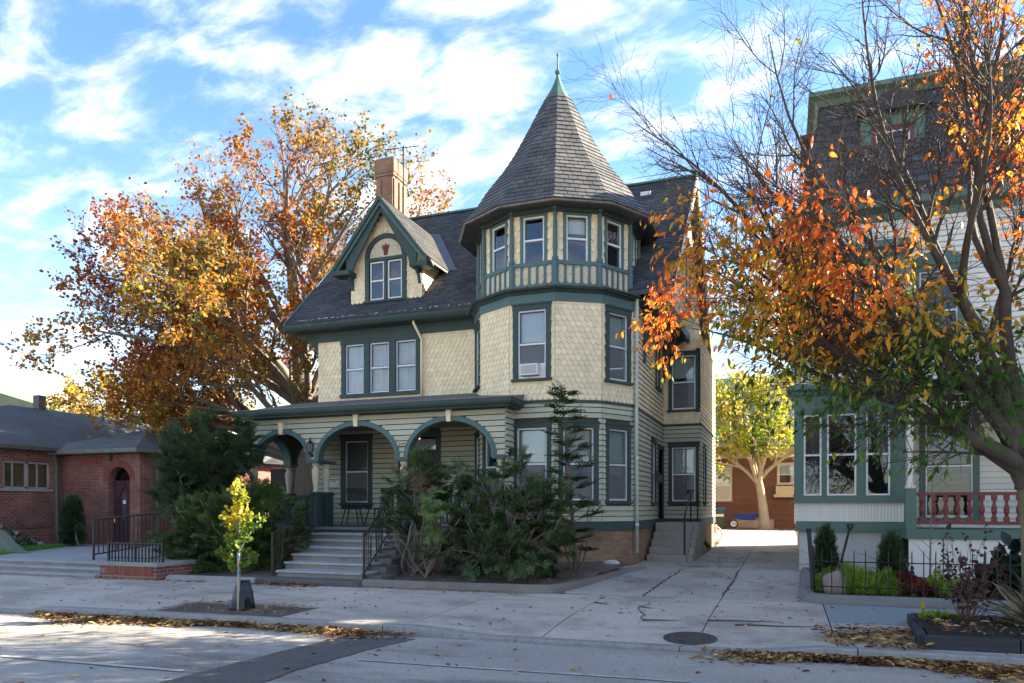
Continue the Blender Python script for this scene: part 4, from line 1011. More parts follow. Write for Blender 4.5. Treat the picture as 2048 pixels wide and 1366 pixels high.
# arcade walls with clapboards clipped to the arches
def arcade(p0, p1, cols, rises, part_name):
    M, Lw = wall_frame(p0, p1); hw = .13
    arcs = []
    for (a, b), r in zip(zip(cols, cols[1:]), rises): arcs.append(((a+b)/2, (b-a)/2-hw, r))
    def hit(z):
        out = []
        for c, h, r in arcs:
            t = (z-SPR)/r
            if t < 1: ww = h*math.sqrt(max(0, 1-max(0, t)**2)); out.append((c-ww, c+ww))
        return out
    mb = MB(); mb.M = M; nz = 22
    for i in range(nz):
        z0 = SPR+(PTOP-SPR)*i/nz; z1 = SPR+(PTOP-SPR)*(i+1)/nz; sp = [(0, Lw)]
        for a, b in hit(z0): sp = cut(sp, a, b)
        for a, b in sp: mb.box(a, b, .0, .16, z0, z1)
    part = mb.build(part_name, GAP_SHADE, house)
    def fn(z, h, sp):
        for a, b in hit(z+.015): sp = cut(sp, a-.03, b+.03)
        return sp
    clad_boards(boards, M, Lw, SPR, PTOP, [], part, .128, fn, prio=1.3)
    for c, h, r in arcs:
        mb = MB(); mb.M = M; K = 28; th = [math.pi*q/K for q in range(K+1)]
        def ring(o0, o1, y0, y1):
            A = [(c+(h+o0)*math.cos(t), SPR+(r+o0)*math.sin(t)) for t in th]; B = [(c+(h+o1)*math.cos(t), SPR+(r+o1)*math.sin(t)) for t in th]
            for q in range(K): mb.prism([B[q], B[q+1], A[q+1], A[q]], y0, y1)
        ring(-.03, .035, -.06, .17); ring(.035, .085, -.045, .0)
        ar = mb.build('arch_trim', TEAL2, part)
        if h > .5:
            mb = MB(); mb.M = M; mb.prism([(c-.05, SPR+r-.05), (c+.05, SPR+r-.05), (c+.068, SPR+r+.24), (c-.068, SPR+r+.24)], -.085, .02); mb.build('keystone', CREAM, part)
    return M, part
bays = [c-XPL for c in PCOL]
MA, arc_part = arcade((XPL, YP), (XPR, YP), bays, [.70, .82, .84], 'porch_arcade')
sb = [0, 1.42, 2.84]
MSd, arc2 = arcade((XPL, YP+2.95), (XPL, YP+.005), [0.05, 1.47, 2.89], [.62, .62], 'porch_side_arcade')
# right return wall to the tower
ret = wall((XPR, YP), (XPR, tv(-15)[1]+.12), 1.27, PTOP, [], 'board', prio=1.2, e=.128, thick=.05)
mb = MB(); mb.box(XPR-.16, XPR, YP+.17, YF-1.0, SPR, PTOP); mb.build('porch_inner_wall', SAGE, house)
# columns, capitals, piers
COLM = mat('column_cream', (.56, .48, .35), (.50, .42, .30), 2, .6, .1, 30)
def column(x, y, z0=1.98, z1=SPR):
    mb = MB(); h = z1-.07-z0
    pr = [(.075, 0), (.075, .04), (.055, .06), (.052, .10), (.06, .18), (.085, .42), (.098, .62), (.10, .74), (.085, .80), (.065, .84), (.065, .88), (.09, .92), (.09, 1)]
    mb.lathe([(r, z0+t*h) for r, t in pr], (x, y, 0), 16); c = mb.build('porch_column', COLM, house, smooth=True)
    mb = MB(); mb.box(x-.15, x+.15, y-.15, y+.15, z1-.07, z1-.03); mb.box(x-.18, x+.18, y-.18, y+.18, z1-.03, z1-.001); mb.build('capital', TEAL2, c)
    mb = MB(); mb.box(x-.12, x+.12, y-.12, y+.12, PZ, z0-.08); mb.box(x-.15, x+.15, y-.15, y+.15, z0-.08, z0-.03); mb.box(x-.13, x+.13, y-.13, y+.13, z0-.03, z0); mb.build('pier', TEAL, c)
for x in PCOL: column(x, YP+.08)
column(XPL+.0, YP+1.48); column(XPL+.0, YP+2.86); column(PCOL[1]+.02, YP+.5)
# porch railings with turned/flat balusters
def porch_rail(p0, p1):
    M, Lw = wall_frame(p0, p1); mb = MB(); mb.M = M
    mb.box(0, Lw, -.05, .05, 1.84, 1.90); mb.box(0, Lw, -.03, .03, 1.22, 1.27); r = mb.build('porch_railing', TEAL, house)
    n = int(Lw/.10)
    for i in range(n):
        mb = MB(); mb.M = M; x = (i+.5)*Lw/n; mb.box(x-.025, x+.025, -.014, .014, 1.27, 1.84); mb.build('baluster', TEAL, r)
porch_rail((PCOL[0]+.13, YP+.08), (PCOL[1]-.13, YP+.08)); porch_rail((PCOL[2]+.13, YP+.08), (PCOL[3]-.13, YP+.08))
porch_rail((XPL, YP+1.36), (XPL, YP+.2)); porch_rail((XPL, YP+2.74), (XPL, YP+1.6))
# ceiling and roof
mb = MB(); mb.box(XPL, XPR, YP+.16, YF-.001, 3.70, 3.76); mb.build('porch_ceiling', mat('ceiling_boards', (.25, .24, .18), (.21, .2, .15), 2, .7, .15, 30, stretch=(6, .3, 1)), house)
mb = MB(); x0, x1, ye = XPL-.32, XPR+.26, YP-.36
A = [(x0, ye, 3.96), (x1, ye, 3.96), (x1, YF+.02, 4.56), (x0, YF+.02, 4.56)]
A[2] = (x1, tv(-15)[1]+.25, 4.2); A.insert(3, (TC.x-1.9, YF, 4.56))
n = len(A); mb.add(A+[(x, y, z-.1) for x, y, z in A], [tuple(range(n)), tuple(range(2*n-1, n-1, -1))]+[(i, (i+1) % n, (i+1) % n+n, i+n) for i in range(n)])
mb.build('porch_roof', mat('tar_roof', (.10, .105, .105), (.16, .15, .14), 2, .8, .4, 30, stain=(.09, .15, .15), stain_scale=2.5), house)
gprof = [(.0, 3.79), (.05, 3.79), (.07, 3.83), (.12, 3.85), (.15, 3.90), (.155, 3.97), (.12, 3.975), (.0, 3.96)]
mb = MB(); mb.sweep([(XPL-.2, YF+.4), (XPL-.2, YP-.24), (XPR+.13, YP-.24), (XPR+.13, tv(-15)[1]+.2)], [(o, z+.001) for o, z in gprof]); mb.build('porch_cornice', TEAL, house)
mb = MB(); mb.sweep([(XPL-.2, YF+.4), (XPL-.2, YP-.24), (XPR+.13, YP-.24), (XPR+.13, tv(-15)[1]+.2)], [(.10, 3.977), (.165, 3.975), (.165, 3.99), (.05, 4.005), (-.25, 4.03), (-.25, 4.02)]); mb.build('porch_flashing', METALDK, house)
mb = MB(); mb.box(XPL-.2, XPR+.13, YP-.24, YP+.1, 3.80, 3.85); mb.box(XPL-.2, XPL, YP+.1, YF+.4, 3.80, 3.85); mb.box(XPR, XPR+.13, YP+.1, tv(-15)[1]+.15, 3.80, 3.85); mb.build('porch_soffit', TEAL, house)
boards.finish(); boards_c.finish(); scales.finish(); slates.finish(); rslates.finish()
# lantern, house number
def text_mesh(name, body, size, M, m, parent, depth=.003, shear=0, align='CENTER'):
    cu = bpy.data.curves.new(name, 'FONT'); cu.body = body; cu.size = size; cu.extrude = depth; cu.align_x = align; cu.shear = shear
    tmp = bpy.data.objects.new('tmp', cu); COL.objects.link(tmp); dg = bpy.context.evaluated_depsgraph_get(); dg.update()
    me = bpy.data.meshes.new_from_object(tmp.evaluated_get(dg)); bpy.data.objects.remove(tmp, do_unlink=True); bpy.data.curves.remove(cu)
    me.name = name; me.transform(Matrix.Translation(-root_loc(parent)) @ M @ Matrix.Rotation(math.pi/2, 4, 'X')); me.materials.clear(); me.materials.append(m)
    o = bpy.data.objects.new(name, me); COL.objects.link(o); o.parent = parent; return o
text_mesh('house_number', '372', .15, MA @ Matrix.Translation((PCOL[2]-XPL, -.034, 2.99)), mat('dark_bronze', (.06, .055, .045), (.08, .07, .06), 8, .4, metal=.5), house, .006, shear=.25)
lx, ly, lz = PCOL[1]-.02, YP-.12, 3.02
ln = thing('porch_lantern', (lx, YP-.02, 2.85), 'black wall lantern on the clapboard between the left porch arches', 'lantern')
mb = MB(); mb.tube([(lx, YP-.02, 2.86), (lx, YP-.06, 2.84), (lx, ly, 2.90)], .012, 6); mb.box(lx-.03, lx+.03, YP-.03, YP-.015, 2.80, 2.96); mb.build('arm', BLACK, ln)
mb = MB(); mb.lathe([(.045, .0), (.05, .015), (.075, .2), (.08, .21)], (lx, ly, 2.93), 6)
mb.build('glass_body', mat('lantern_glass', (.13, .135, .14), (.18, .18, .17), 5, .2), ln)
mb = MB(); mb.lathe([(.09, .21), (.06, .25), (.02, .30), (.015, .33), (.02, .34), (.004, .37)], (lx, ly, 2.93), 6); mb.lathe([(.02, -.04), (.05, 0)], (lx, ly, 2.93), 6)
for q in range(6):
    t = q*math.pi/3; mb.tube([(lx+.052*math.cos(t), ly+.052*math.sin(t), 2.93), (lx+.08*math.cos(t), ly+.08*math.sin(t), 3.14)], .006, 4)
mb.build('cage', BLACK, ln)
# porch light on the return
wl = thing('wall_light', (XPR+.03, YP+.2, 2.75), 'small round dark wall light on the porch return by the tower', 'lamp')
mb = MB(); mb.lathe([(.07, .0), (.07, .1), (.05, .16), (.01, .18)], (XPR+.1, YP+.2, 2.75), 10); mb.box(XPR+.0, XPR+.05, YP+.15, YP+.25, 2.75, 2.9); mb.build('shade', BLACK, wl)
# plaque
pq = thing('plaque', (-12.02+.25, YF-.03, 2.30), 'small white plaque on the porch wall beside the tall window', 'sign')
px0 = pq.location
mb = MB(); mb.box(px0.x-.17, px0.x+.17, px0.y-.012, px0.y+.004, px0.z-.125, px0.z+.125); mb.build('board', WHITE, pq, bevel=.006)
mb = MB(); rg = random.Random(2)
x = px0.x-.145
while x < px0.x+.14: wv = rg.uniform(.008, .016); mb.box(x, x+wv, px0.y-.015, px0.y-.012, px0.z+.055, px0.z+.085); x += wv+.005
x = px0.x-.06
while x < px0.x+.05: wv = rg.uniform(.007, .012); mb.box(x, x+wv, px0.y-.015, px0.y-.012, px0.z+.01, px0.z+.034); x += wv+.005
mb.box(px0.x+.10, px0.x+.13, px0.y-.015, px0.y-.012, px0.z-.075, px0.z-.055)
mb.build('print', mat('dark_print', (.06, .06, .09), None, 5, .7), pq)
# air conditioner in the tower window
MW, lw = wall_frame(*AC_FACE); ax = lw/2-.03
p = MW @ Vector((ax, -.1, 4.55)); ac = thing('air_conditioner', p, 'white window air conditioner in the tower window of the upper storey', 'air conditioner')
mb = MB(); mb.M = MW; mb.box(ax-.21, ax+.21, -.17, .015, 4.545, 4.80); mb.build('case', WHITE, ac, bevel=.012)
mb = MB(); mb.M = MW
for i in range(16): z = 4.575+i*.0125; mb.box(ax-.185, ax+.185, -.176, -.17, z, z+.006)
mb.build('grille', mat('grey_grille', (.34, .36, .37), None, 4, .6), ac)
for q0, q1 in ((ax-.25, ax-.21), (ax+.21, ax+.32)): mb = MB(); mb.M = MW; mb.box(q0, q1, -.0, .012, 4.54, 4.82); mb.build('side_panel', WHITE, ac)
# antenna
an = thing('tv_antenna', (-11.35, 20.7, 10.2), 'thin roof aerial on a tall mast behind the chimney', 'antenna')
mb = MB(); mb.tube([(-11.42, 20.9, 10.3), (-11.42, 20.9, 13.12)], .022, 6); mb.build('mast', BLACK, an)
mb = MB(); mb.tube([(-12.0, 20.75, 13.02), (-10.95, 21.05, 13.10)], .014, 5)
for q in range(9):
    t = q/8; x, y, z = -12.0+1.05*t, 20.75+.3*t, 13.02+.08*t; ww = .32-.16*t; mb.tube([(x-ww*.28, y+ww, z), (x+ww*.28, y-ww, z)], .007, 4)
mb.build('elements', BLACK, an)
# ---- front steps
st = thing('stone_steps', (-9.0, 13.4, .16), 'wide stone front steps rising to the porch', 'steps')
STEPM = mat('weathered_step_stone', (.27, .255, .235), (.19, .178, .165), 1.5, .9, .4, 70, island=.06, stain=(.10, .09, .08), stain_scale=1.3, stain_amt=.7)
NOSE = mat('worn_tread', (.36, .36, .355), (.28, .28, .275), 2, .85, .3, 80, stain=(.18, .17, .165), stain_scale=1.8)
zs_ = [.375, .50, .63, .755, .88, 1.005]; y0s = [11.98+.52*i for i in range(6)]
xl = lambda y: -9.33-(y-11.95)*.40; xr = lambda y: -7.42-(y-11.95)*.36
for i, (z, y) in enumerate(zip(zs_, y0s)):
    yb = y+.56 if i < 5 else YP-.05
    mb = MB(); ys2 = (y+.025, yb)
    mb.add([(xl(y), ys2[0], .1), (xr(y), ys2[0], .1), (xr(y), ys2[1], .1), (xl(y), ys2[1], .1), (xl(y), ys2[0], z-.045), (xr(y), ys2[0], z-.045), (xr(y), ys2[1], z-.045), (xl(y), ys2[1], z-.045)], [(0,3,2,1),(4,5,6,7),(0,1,5,4),(1,2,6,5),(2,3,7,6),(3,0,4,7)])
    sp = mb.build('step', STEPM, st)
    mb = MB(); mb.box(xl(y)-.02, xr(y)+.02, y-.015, yb, z-.044, z); mb.build('tread', NOSE, sp, bevel=.012)
mb = MB()                                          # stepped flank on the right
for i, (z, y) in enumerate(zip(zs_, y0s)):
    mb.box(xr(y)+.025, xr(y)+.36, y+.1, y+.72, .1, z-.06)
mb.build('flank', mat('dark_flank_stone', (.15, .135, .125), (.10, .09, .085), 2, .95, .5, 50), st)
mb = MB(); mb.box(-9.75, -7.2, 11.52, 11.975, -.02, .26); mb.build('landing', mat('dark_landing', (.12, .105, .095), (.085, .075, .07), 1.6, .95, .5, 60), st, bevel=.03)
# ---- step railings
def step_rail(label, x_of, side):
    r = thing('step_railing', (x_of(12), 12.0, .26), label, 'railing', 'iron railings of the front steps')
    zt = lambda y: lerp(1.10, 1.92, (y-12.15)/(14.9-12.15)); zg = lambda y: lerp(.26, 1.05, (y-11.95)/(14.8-11.95))
    ys_ = [11.95, 12.15, 13, 14, 14.9, 15.15]
    mb = MB(); mb.tube([(x_of(y), y, zt(y)) for y in ys_], .022, 6); mb.tube([(x_of(y), y, zg(y)+.10) for y in ys_[1:]], .015, 6); mb.build('handrail', BROWNIRON, r)
    for y, z0 in ((11.96, .25), (14.95, 1.0)):
        mb = MB(); mb.tube([(x_of(y), y, z0), (x_of(y), y, zt(y)+.01)], .022, 6); mb.lathe([(.045, z0), (.03, z0+.03)], (x_of(y), y, 0), 8); mb.build('post', BROWNIRON, r)
    for i in range(18):
        y = 12.05+i*.158
        if 4 <= i <= 6 or 11 <= i <= 13: continue
        mb = MB(); mb.tube([(x_of(y), y, zg(y)+.02 if i > 4 else .25), (x_of(y), y, zt(y))], .010, 5); mb.build('bar', BROWNIRON, r)
    for yc in (12.85, 13.95):                      # the bowed scroll bars
        for s in (-1, 1):
            mb = MB(); pts = []
            for q in range(9):
                t = q/8; y = yc+s*(.02+.22*math.sin(t*math.pi/2)); pts.append((x_of(y), y, zt(y)-.04-(zt(yc)-zg(yc)-.18)*(t**1.6)))
            mb.tube(pts, .010, 5); mb.build('scroll', BROWNIRON, r)
    return r
step_rail('dark iron railing on the left side of the front steps by the hedge', lambda y: -9.42-(y-11.95)*.40, -1)
step_rail('dark iron railing on the right side of the front steps by the shrubs', lambda y: -7.36-(y-11.95)*.36, 1)
# ---- side stair of concrete with pipe rail
ss = thing('side_steps', (-2.7, 20.2, .25), 'concrete side steps up to the door by the driveway', 'steps')
SCON = mat('side_step_concrete', (.33, .30, .27), (.25, .225, .205), 2, .9, .4, 60, stain=(.17, .15, .135), stain_scale=1.5)
Y0 = 18.55; ht = [.42, .60, .78, .96, 1.20]
for i, z in enumerate(ht):
    mb = MB(); y = Y0+i*.33; mb.box(XE+.07+(.0 if i else -.0), -2.30+(.0), y, (Y0+(i+1)*.33 if i < 4 else YW-.05), .1, z); mb.build('step', SCON, ss, bevel=.02)
mb = MB()
for i, z in enumerate(ht): mb.box(-2.295, -2.16, Y0+.12+i*.33, (Y0+.12+(i+1)*.33 if i < 4 else YW-.05), .1, z+.0)
mb.build('cheek', SCON, ss)
sr = thing('side_stair_rail', (-2.2, 18.9, .42), 'black pipe handrail beside the concrete side steps', 'railing')
mb = MB(); xr_ = -2.36; mb.tube([(xr_, 18.75, .42), (xr_, 18.75, 1.25), (xr_, 18.85, 1.42), (xr_, 20.0, 2.02), (xr_, 20.1, 2.05), (xr_-.1, 20.15, 2.05)], .022, 8); mb.tube([(xr_, 20.05, 1.2), (xr_, 20.05, 2.05)], .02, 8); mb.tube([(xr_+.16, 20.2, 1.2), (xr_+.16, 20.2, 2.05), (xr_, 20.15, 2.06)], .02, 8); mb.tube([(xr_+.02, 20.1, 2.04), (xr_-.3, 21.5, 2.03)], .018, 8); mb.build('pipe', BLACK, sr)
mbx = thing('mailbox', (XE+.1, 20.3, 2.35), 'small dark mailbox on the side wall by the side door', 'mailbox')
mb = MB(); mb.box(XE+.03, XE+.17, 20.12, 20.44, 2.28, 2.50); mb.prism([(XE+.02, 2.50), (XE+.19, 2.50), (XE+.03, 2.58)], 20.1, 20.46); mb.build('box', mat('slate_grey_metal', (.06, .065, .075), None, 4, .5), mbx)
mb = MB()
for z in (2.02, 2.22): mb.box(XE+.028, XE+.04, 20.33, 20.41, z, z+.1)
mb.build('bell_plate', WHITE, mbx)
mb = MB(); mb.tube([(-2.1, 21.45, .62), (-2.08, 21.35, .58), (-2.02, 21.25, .5)], .06, 8); mb.build('dryer_vent', BLACK, house)
# ---- porch chairs and pots
def chair(x, y, rz_, label, m):
    c = thing('porch_chair', (x, y, PZ), label, 'chair', 'wooden chairs on the porch')
    M = Matrix.Translation((x, y, PZ)) @ Matrix.Rotation(rz_, 4, 'Z')
    mb = MB(); mb.M = M; mb.prismz([(-.23, -.22), (.23, -.22), (.25, .05), (.2, .22), (-.2, .22), (-.25, .05)], .42, .455); mb.build('seat', m, c)
    for sx in (-1, 1):
        for sy in (-1, 1):
            mb = MB(); mb.M = M; mb.tube([(sx*.15, sy*.14, .42), (sx*.23, sy*.23, 0)], [.018, .014], 6); mb.build('leg', m, c)
    for i in range(7):
        mb = MB(); mb.M = M; t = (i-3)/3; mb.tube([(t*.17, .19, .45), (t*.21, .30, .90)], .009, 5); mb.build('spindle', m, c)
    mb = MB(); mb.M = M; mb.prism([(-.25, .86), (.25, .86), (.27, .97), (.24, .99), (-.24, .99), (-.27, .97)], .275, .31); mb.build('crest_rail', m, c)
chair(-10.75, 16.9, .25, 'black spindle-back chair on the porch in front of the tall window', BLACK)
chair(-10.05, 16.95, -.5, 'second black spindle-back chair on the porch, half behind the shrub', BLACK)
mk = thing('milk_can', (-11.35, 16.3, PZ), 'small shiny metal can on the porch floor beside the column', 'can')
mb = MB(); mb.lathe([(.085, 0), (.09, .02), (.085, .24), (.06, .29), (.055, .33), (.07, .35)], (-11.35, 16.3, PZ), 16); mb.build('can_body', mat('galvanised', (.42, .44, .45), (.3, .31, .32), 6, .3, metal=.8), mk, smooth=True)
bx = thing('storage_box', (-11.9, 16.6, PZ), 'dark box standing on the porch behind the corner column', 'box')
mb = MB(); mb.box(-12.1, -11.7, 16.45, 16.8, PZ, PZ+.5); mb.build('body', BLACK, bx); mb = MB(); mb.box(-12.12, -11.68, 16.43, 16.82, PZ+.5, PZ+.54); mb.build('lid', BLACK, bx)
# ================================================================== the house on the right
NGR = mat('neighbour_green', (.075, .135, .11), (.09, .155, .128), 1.5, .5, .12, 20, stain=(.07, .14, .12), stain_scale=1.2)
NWH = mat('neighbour_white', (.70, .675, .62), (.62, .60, .55), 1.2, .6, .1, 25, island=.04)
NCRM = mat('neighbour_cream', (.62, .56, .46), (.56, .50, .41), 1.2, .6, .1, 25, island=.05)
STUCCO = mat('whitewashed_stucco', (.50, .50, .49), (.40, .40, .395), 1.1, .9, .4, 30, stain=(.36, .25, .16), stain_scale=.8, stain_amt=.35)
MANS = mat('mansard_slate', (.040, .043, .052), (.066, .068, .078), 1.0, .8, .4, 40, island=.25)
RED = mat('oxblood_paint', (.17, .035, .035), (.13, .028, .028), 3, .45, .1, 20)
NB = (5.5, 20, .2)
nh = thing('mansard_house', NB, 'green and white mansard house behind the orange street tree on the right', 'house')
NX0, NX1, NY0, NY1 = .30, 12.5, 18.3, 26.6
nb_boards = Pieces('siding_board', nh, BOARD_T, BOARD_F, NWH, 180)
nb_slates = Pieces('mansard_slate', nh, RECT_T, RECT_F, MANS, 120)
def nwall(p0, p1, z0, z1, wins=(), m=NWH, clad=True, name='wall', **wk):
    M, Lw = wall_frame(p0, p1); hs_, bl = [], []
    for xc, a, b, ww in wins: h, q = op(xc, a, b, ww, .12); hs_.append(h); bl.append(q)
    mb = MB(); mb.M = M; wall_cells(mb, Lw, z0, z1, hs_); p = mb.build(name, m, nh)
    if clad: clad_boards(nb_boards, M, Lw, z0, z1, bl, p, .125)
    for xc, a, b, ww in wins: window(M, xc, a, b, ww, root=nh, casing=NGR, cw=.12, glass=GLASSD, **wk)
    return M, Lw, p
# foundation
mb = MB(); mb.prismz([(NX0+.06, NY1), (NX0+.06, NY0), (.28, 17.55), (2.30, 17.55), (2.30, NY0), (NX1, NY0), (NX1, NY1)], -.1, 1.10); mb.build('foundation', STUCCO, nh)
# first storey: green bay with three tall windows
BX0, BX1, BY = .18, 2.36, 17.45
M, Lw = wall_frame((BX0, BY), (BX1, BY)); wn3 = [(.37, 1.86, 3.62, .36), (.95, 1.86, 3.62, .58), (1.66, 1.86, 3.62, .46)]
mb = MB(); mb.M = M; wall_cells(mb, Lw, 1.76, 4.05, [op(*q)[0] for q in wn3]); mb.build('bay_wall', NGR, nh)
for xc, a, b, ww in wn3: window(M, xc, a, b, ww, root=nh, casing=NGR, cw=.03, sill=False, glass=GLASSD, blind2=(xc < .5), proud=.012)
mb = MB()
mb.box(BX0-.0, BX0+.12, BY+.12, NY0, 1.76, 4.05); mb.build('bay_side', NGR, nh)
mb = MB(); mb.box(BX0-.09, BX1+.03, BY-.08, NY0, 1.70, 1.76); mb.build('bay_sill', NGR, nh)
bp = MB(); bp.box(BX0+.02, BX1-.02, BY+.02, NY0, 1.30, 1.70); bead = bp.build('beadboard', NWH, nh)
n = 34
for i in range(n):
    x = BX0+.02+(BX1-BX0-.04)*i/n; mb = MB(); mb.box(x+.004, x+(BX1-BX0-.04)/n-.004, BY+.004, BY+.02, 1.30, 1.70); mb.build('bead', NWH, bead)
mb = MB(); mb.box(BX0+.04, BX1, BY-.02, NY0, 1.08, 1.30); mb.build('bay_base_band', NGR, nh)
mb = MB(); mb.sweep([(BX0, NY0), (BX0, BY), (BX1, BY), (BX1, NY0)], [(-.05, 4.05), (.06, 4.05), (.10, 4.12), (.18, 4.16), (.18, 4.24), (-.05, 4.32)]); mb.build('bay_cornice', NGR, nh)
mb = MB(); mb.box(BX0+.05, BX1-.05, BY+.05, NY0, 4.24, 4.9); ap = mb.build('apron', NWH, nh)
# second storey bay
wn2 = [(.37, 5.05, 6.55, .36), (.95, 5.05, 6.55, .58), (1.66, 5.05, 6.55, .46)]
mb = MB(); mb.M = M; wall_cells(mb, Lw, 4.9, 6.95, [op(*q)[0] for q in wn2]); mb.build('bay_wall', NGR, nh)
for xc, a, b, ww in wn2: window(M, xc, a, b, ww, root=nh, casing=NGR, cw=.03, sill=False, glass=GLASS, proud=.012)
mb = MB(); mb.box(BX0, BX0+.12, BY+.12, NY0, 4.9, 6.95); mb.build('bay_side', NGR, nh)
mb = MB(); mb.sweep([(BX0, NY0), (BX0, BY), (BX1, BY), (BX1, NY0)], [(-.05, 6.95), (.06, 6.95), (.10, 7.03), (.20, 7.08), (.20, 7.18), (-.05, 7.3)]); mb.build('bay_cornice', NGR, nh)
mb = MB(); mb.box(BX0+.02, BX1-.02, BY+.02, NY0, 7.0, 7.28); mb.build('bay_roof', MANS, nh)
# body
nwall((NX0, NY1), (NX0, NY0), 1.10, 8.1, [(3.0, 2.0, 3.6, .8), (3.0, 5.0, 6.5, .8), (6.0, 5.0, 6.5, .8)])
nwall((BX1, NY0), (NX1, NY0), 1.10, 8.1, [(.95, 1.4, 3.6, .9), (3.0, 1.9, 3.6, .8), (.75, 5.0, 6.75, .74), (3.2, 5.0, 6.75, .8), (5.6, 5.0, 6.75, .8)])
nwall((NX1, NY0), (NX1, NY1), 1.10, 8.1, []); nwall((NX1, NY1), (NX0, NY1), 1.10, 8.1, [])
nwall((NX0, NY0), (BX1, NY0), 4.2, 8.1, [])
# arched green hood over the upper window
M, Lw = wall_frame((BX1, NY0), (NX1, NY0)); mb = MB(); mb.M = M
mb.prism([(.75+.52*math.cos(t), 6.87+.30*math.sin(t)) for t in [math.pi*q/14 for q in range(15)]], -.08, .0); mb.build('window_hood', NGR, nh)
# main cornice and mansard
full = [(NX0, NY1), (NX0, NY0), (NX1, NY0), (NX1, NY1)]
mb = MB(); mb.sweep(full, [(-.1, 7.95), (.06, 7.95), (.10, 8.10), (.35, 8.18), (.38, 8.32), (-.1, 8.42)], closed=True); mb.build('cornice', NGR, nh)
mi, zt0, zt1 = .5, 8.42, 11.0
def inset(d): return [(NX0+d, NY1-d), (NX0+d, NY0+d), (NX1-d, NY0+d), (NX1-d, NY1-d)]
b0, b1 = inset(0), inset(mi)
mb = MB(); mb.add([(x, y, zt0) for x, y in b0]+[(x, y, zt1) for x, y in b1], [(i, (i+1) % 4, (i+1) % 4+4, i+4) for i in range(4)]+[(4,5,6,7)])
ms_ = mb.build('mansard_roof', MANS, nh)
for i in (0, 1):
    p0, p1 = b0[i], b0[i+1]; q = b1[i]; Mx = roof_frame((*p0, zt0), (*p1, zt0), (*q, zt1)); Ln = math.dist(p0, p1); sl = math.hypot(mi, zt1-zt0)
    clad_slates(nb_slates, Mx, lambda z, Ln=Ln, sl=sl: (mi*z/sl, Ln-mi*z/sl), sl, ms_, .24, .17, 21+i)
mb = MB(); mb.sweep(b1, [(-.1, zt1-.05), (.08, zt1-.05), (.16, zt1+.06), (.30, zt1+.12), (.30, zt1+.22), (-.1, zt1+.3)], closed=True); mb.build('upper_cornice', mat('aged_green', (.10, .15, .12), (.13, .17, .14), 2, .6), nh)
mb = MB(); mb.prismz(b1, zt1+.2, zt1+.32); mb.build('flat_roof', ROOF, nh)
# mansard dormer with red trim on the side facing the driveway, another in front
def ndormer(M, capm):
    mb = MB(); mb.M = M; wall_cells(mb, 1.3, 0, 1.9, [(.3, 1.0, .3, 1.5)], 0, .9); mb2 = mb
    d = mb.build('dormer', NGR, nh)
    window(M, .65, .3, 1.5, .7, root=d, casing=RED, cw=.07, sill=False, glass=GLASSD, proud=.03)
    mb = MB(); mb.M = M; mb.prism([(-.15, 1.9), (1.45, 1.9), (1.45, 2.0), (.65, 2.35), (-.15, 2.0)], -.2, 1.0); mb.build('dormer_cap', capm, d)
M0, _ = wall_frame((1.6, NY0+.25), (3.2, NY0+.25), zt0+.15); ndormer(M0, MANS)
M0, _ = wall_frame((6.5, NY0+.25), (8, NY0+.25), zt0+.15); ndormer(M0, MANS)
M0, _ = wall_frame((NX0+.25, 20.6), (NX0+.25, 19.2), zt0+.15); ndormer(M0, RED)
nb_boards.finish(); nb_slates.finish()
# porch of the right house
PY = 16.5
mb = MB(); mb.box(2.25, 7.5, PY, NY0-.001, .98, 1.17); mb.build('porch_floor', NGR, nh)
mb = MB(); mb.box(2.30, 7.5, PY+.05, PY+.12, -.05, .98)
pb = mb.build('porch_skirt', NWH, nh)
for x in (2.9, 4.05, 5.2): 
    mb = MB(); mb.box(x-.01, x+.01, PY+.044, PY+.05, .2, .97); mb.build('board_joint', mat('dark_joint', (.1, .1, .1), None, 4, .9), pb)  # dark grey strips marking the joints between skirt boards
for x in (2.33, 5.0, 7.4):
    mb = MB(); mb.box(x-.10, x+.10, PY+.02, PY+.22, 1.171, 1.98); po = mb.build('porch_post', NGR, nh)
    mb = MB(); mb.lathe([(.09, 1.98), (.10, 2.02), (.06, 2.06), (.055, 2.5), (.075, 3.1), (.06, 3.3), (.09, 3.36), (.09, 3.45)], (x, PY+.12, 0), 12); mb.build('turned_shaft', NWH, po)
for x0, x1 in ((2.44, 4.9), (5.1, 7.3)):
    mb = MB(); mb.box(x0, x1, PY+.08, PY+.16, 1.84, 1.90); mb.box(x0, x1, PY+.09, PY+.15, 1.27, 1.33); rl = mb.build('porch_railing', RED, nh)
    n = int((x1-x0)/.205)
    me = None
    for i in range(n):
        x = x0+(i+.5)*(x1-x0)/n; mb = MB(); mb.box(x-.045, x+.045, PY+.085, PY+.155, 1.33, 1.42)
        mb.lathe([(.04, 1.42), (.03, 1.45), (.05, 1.52), (.052, 1.58), (.025, 1.68), (.03, 1.74)], (x, PY+.12, 0), 10); mb.box(x-.045, x+.045, PY+.085, PY+.155, 1.74, 1.84); mb.build('baluster', RED, rl)
mb = MB(); mb.box(2.15, 7.6, PY-.2, NY0-.001, 3.82, 3.95); mb.build('porch_roof', NGR, nh)
mb = MB(); mb.box(2.2, 7.55, PY-.02, PY+.2, 3.45, 3.82); pf = mb.build('porch_frieze', NCRM, nh)
mb = MB(); mb.box(2.2, 7.55, PY-.04, PY-.021, 3.46, 3.52); mb.build('red_band', RED, pf)
mb = MB()
for i in range(70): x = 2.25+i*.075; mb.box(x, x+.04, PY-.06, PY-.021, 3.60, 3.66)
tag(mb.build('dentils', NCRM, pf), kind='stuff')
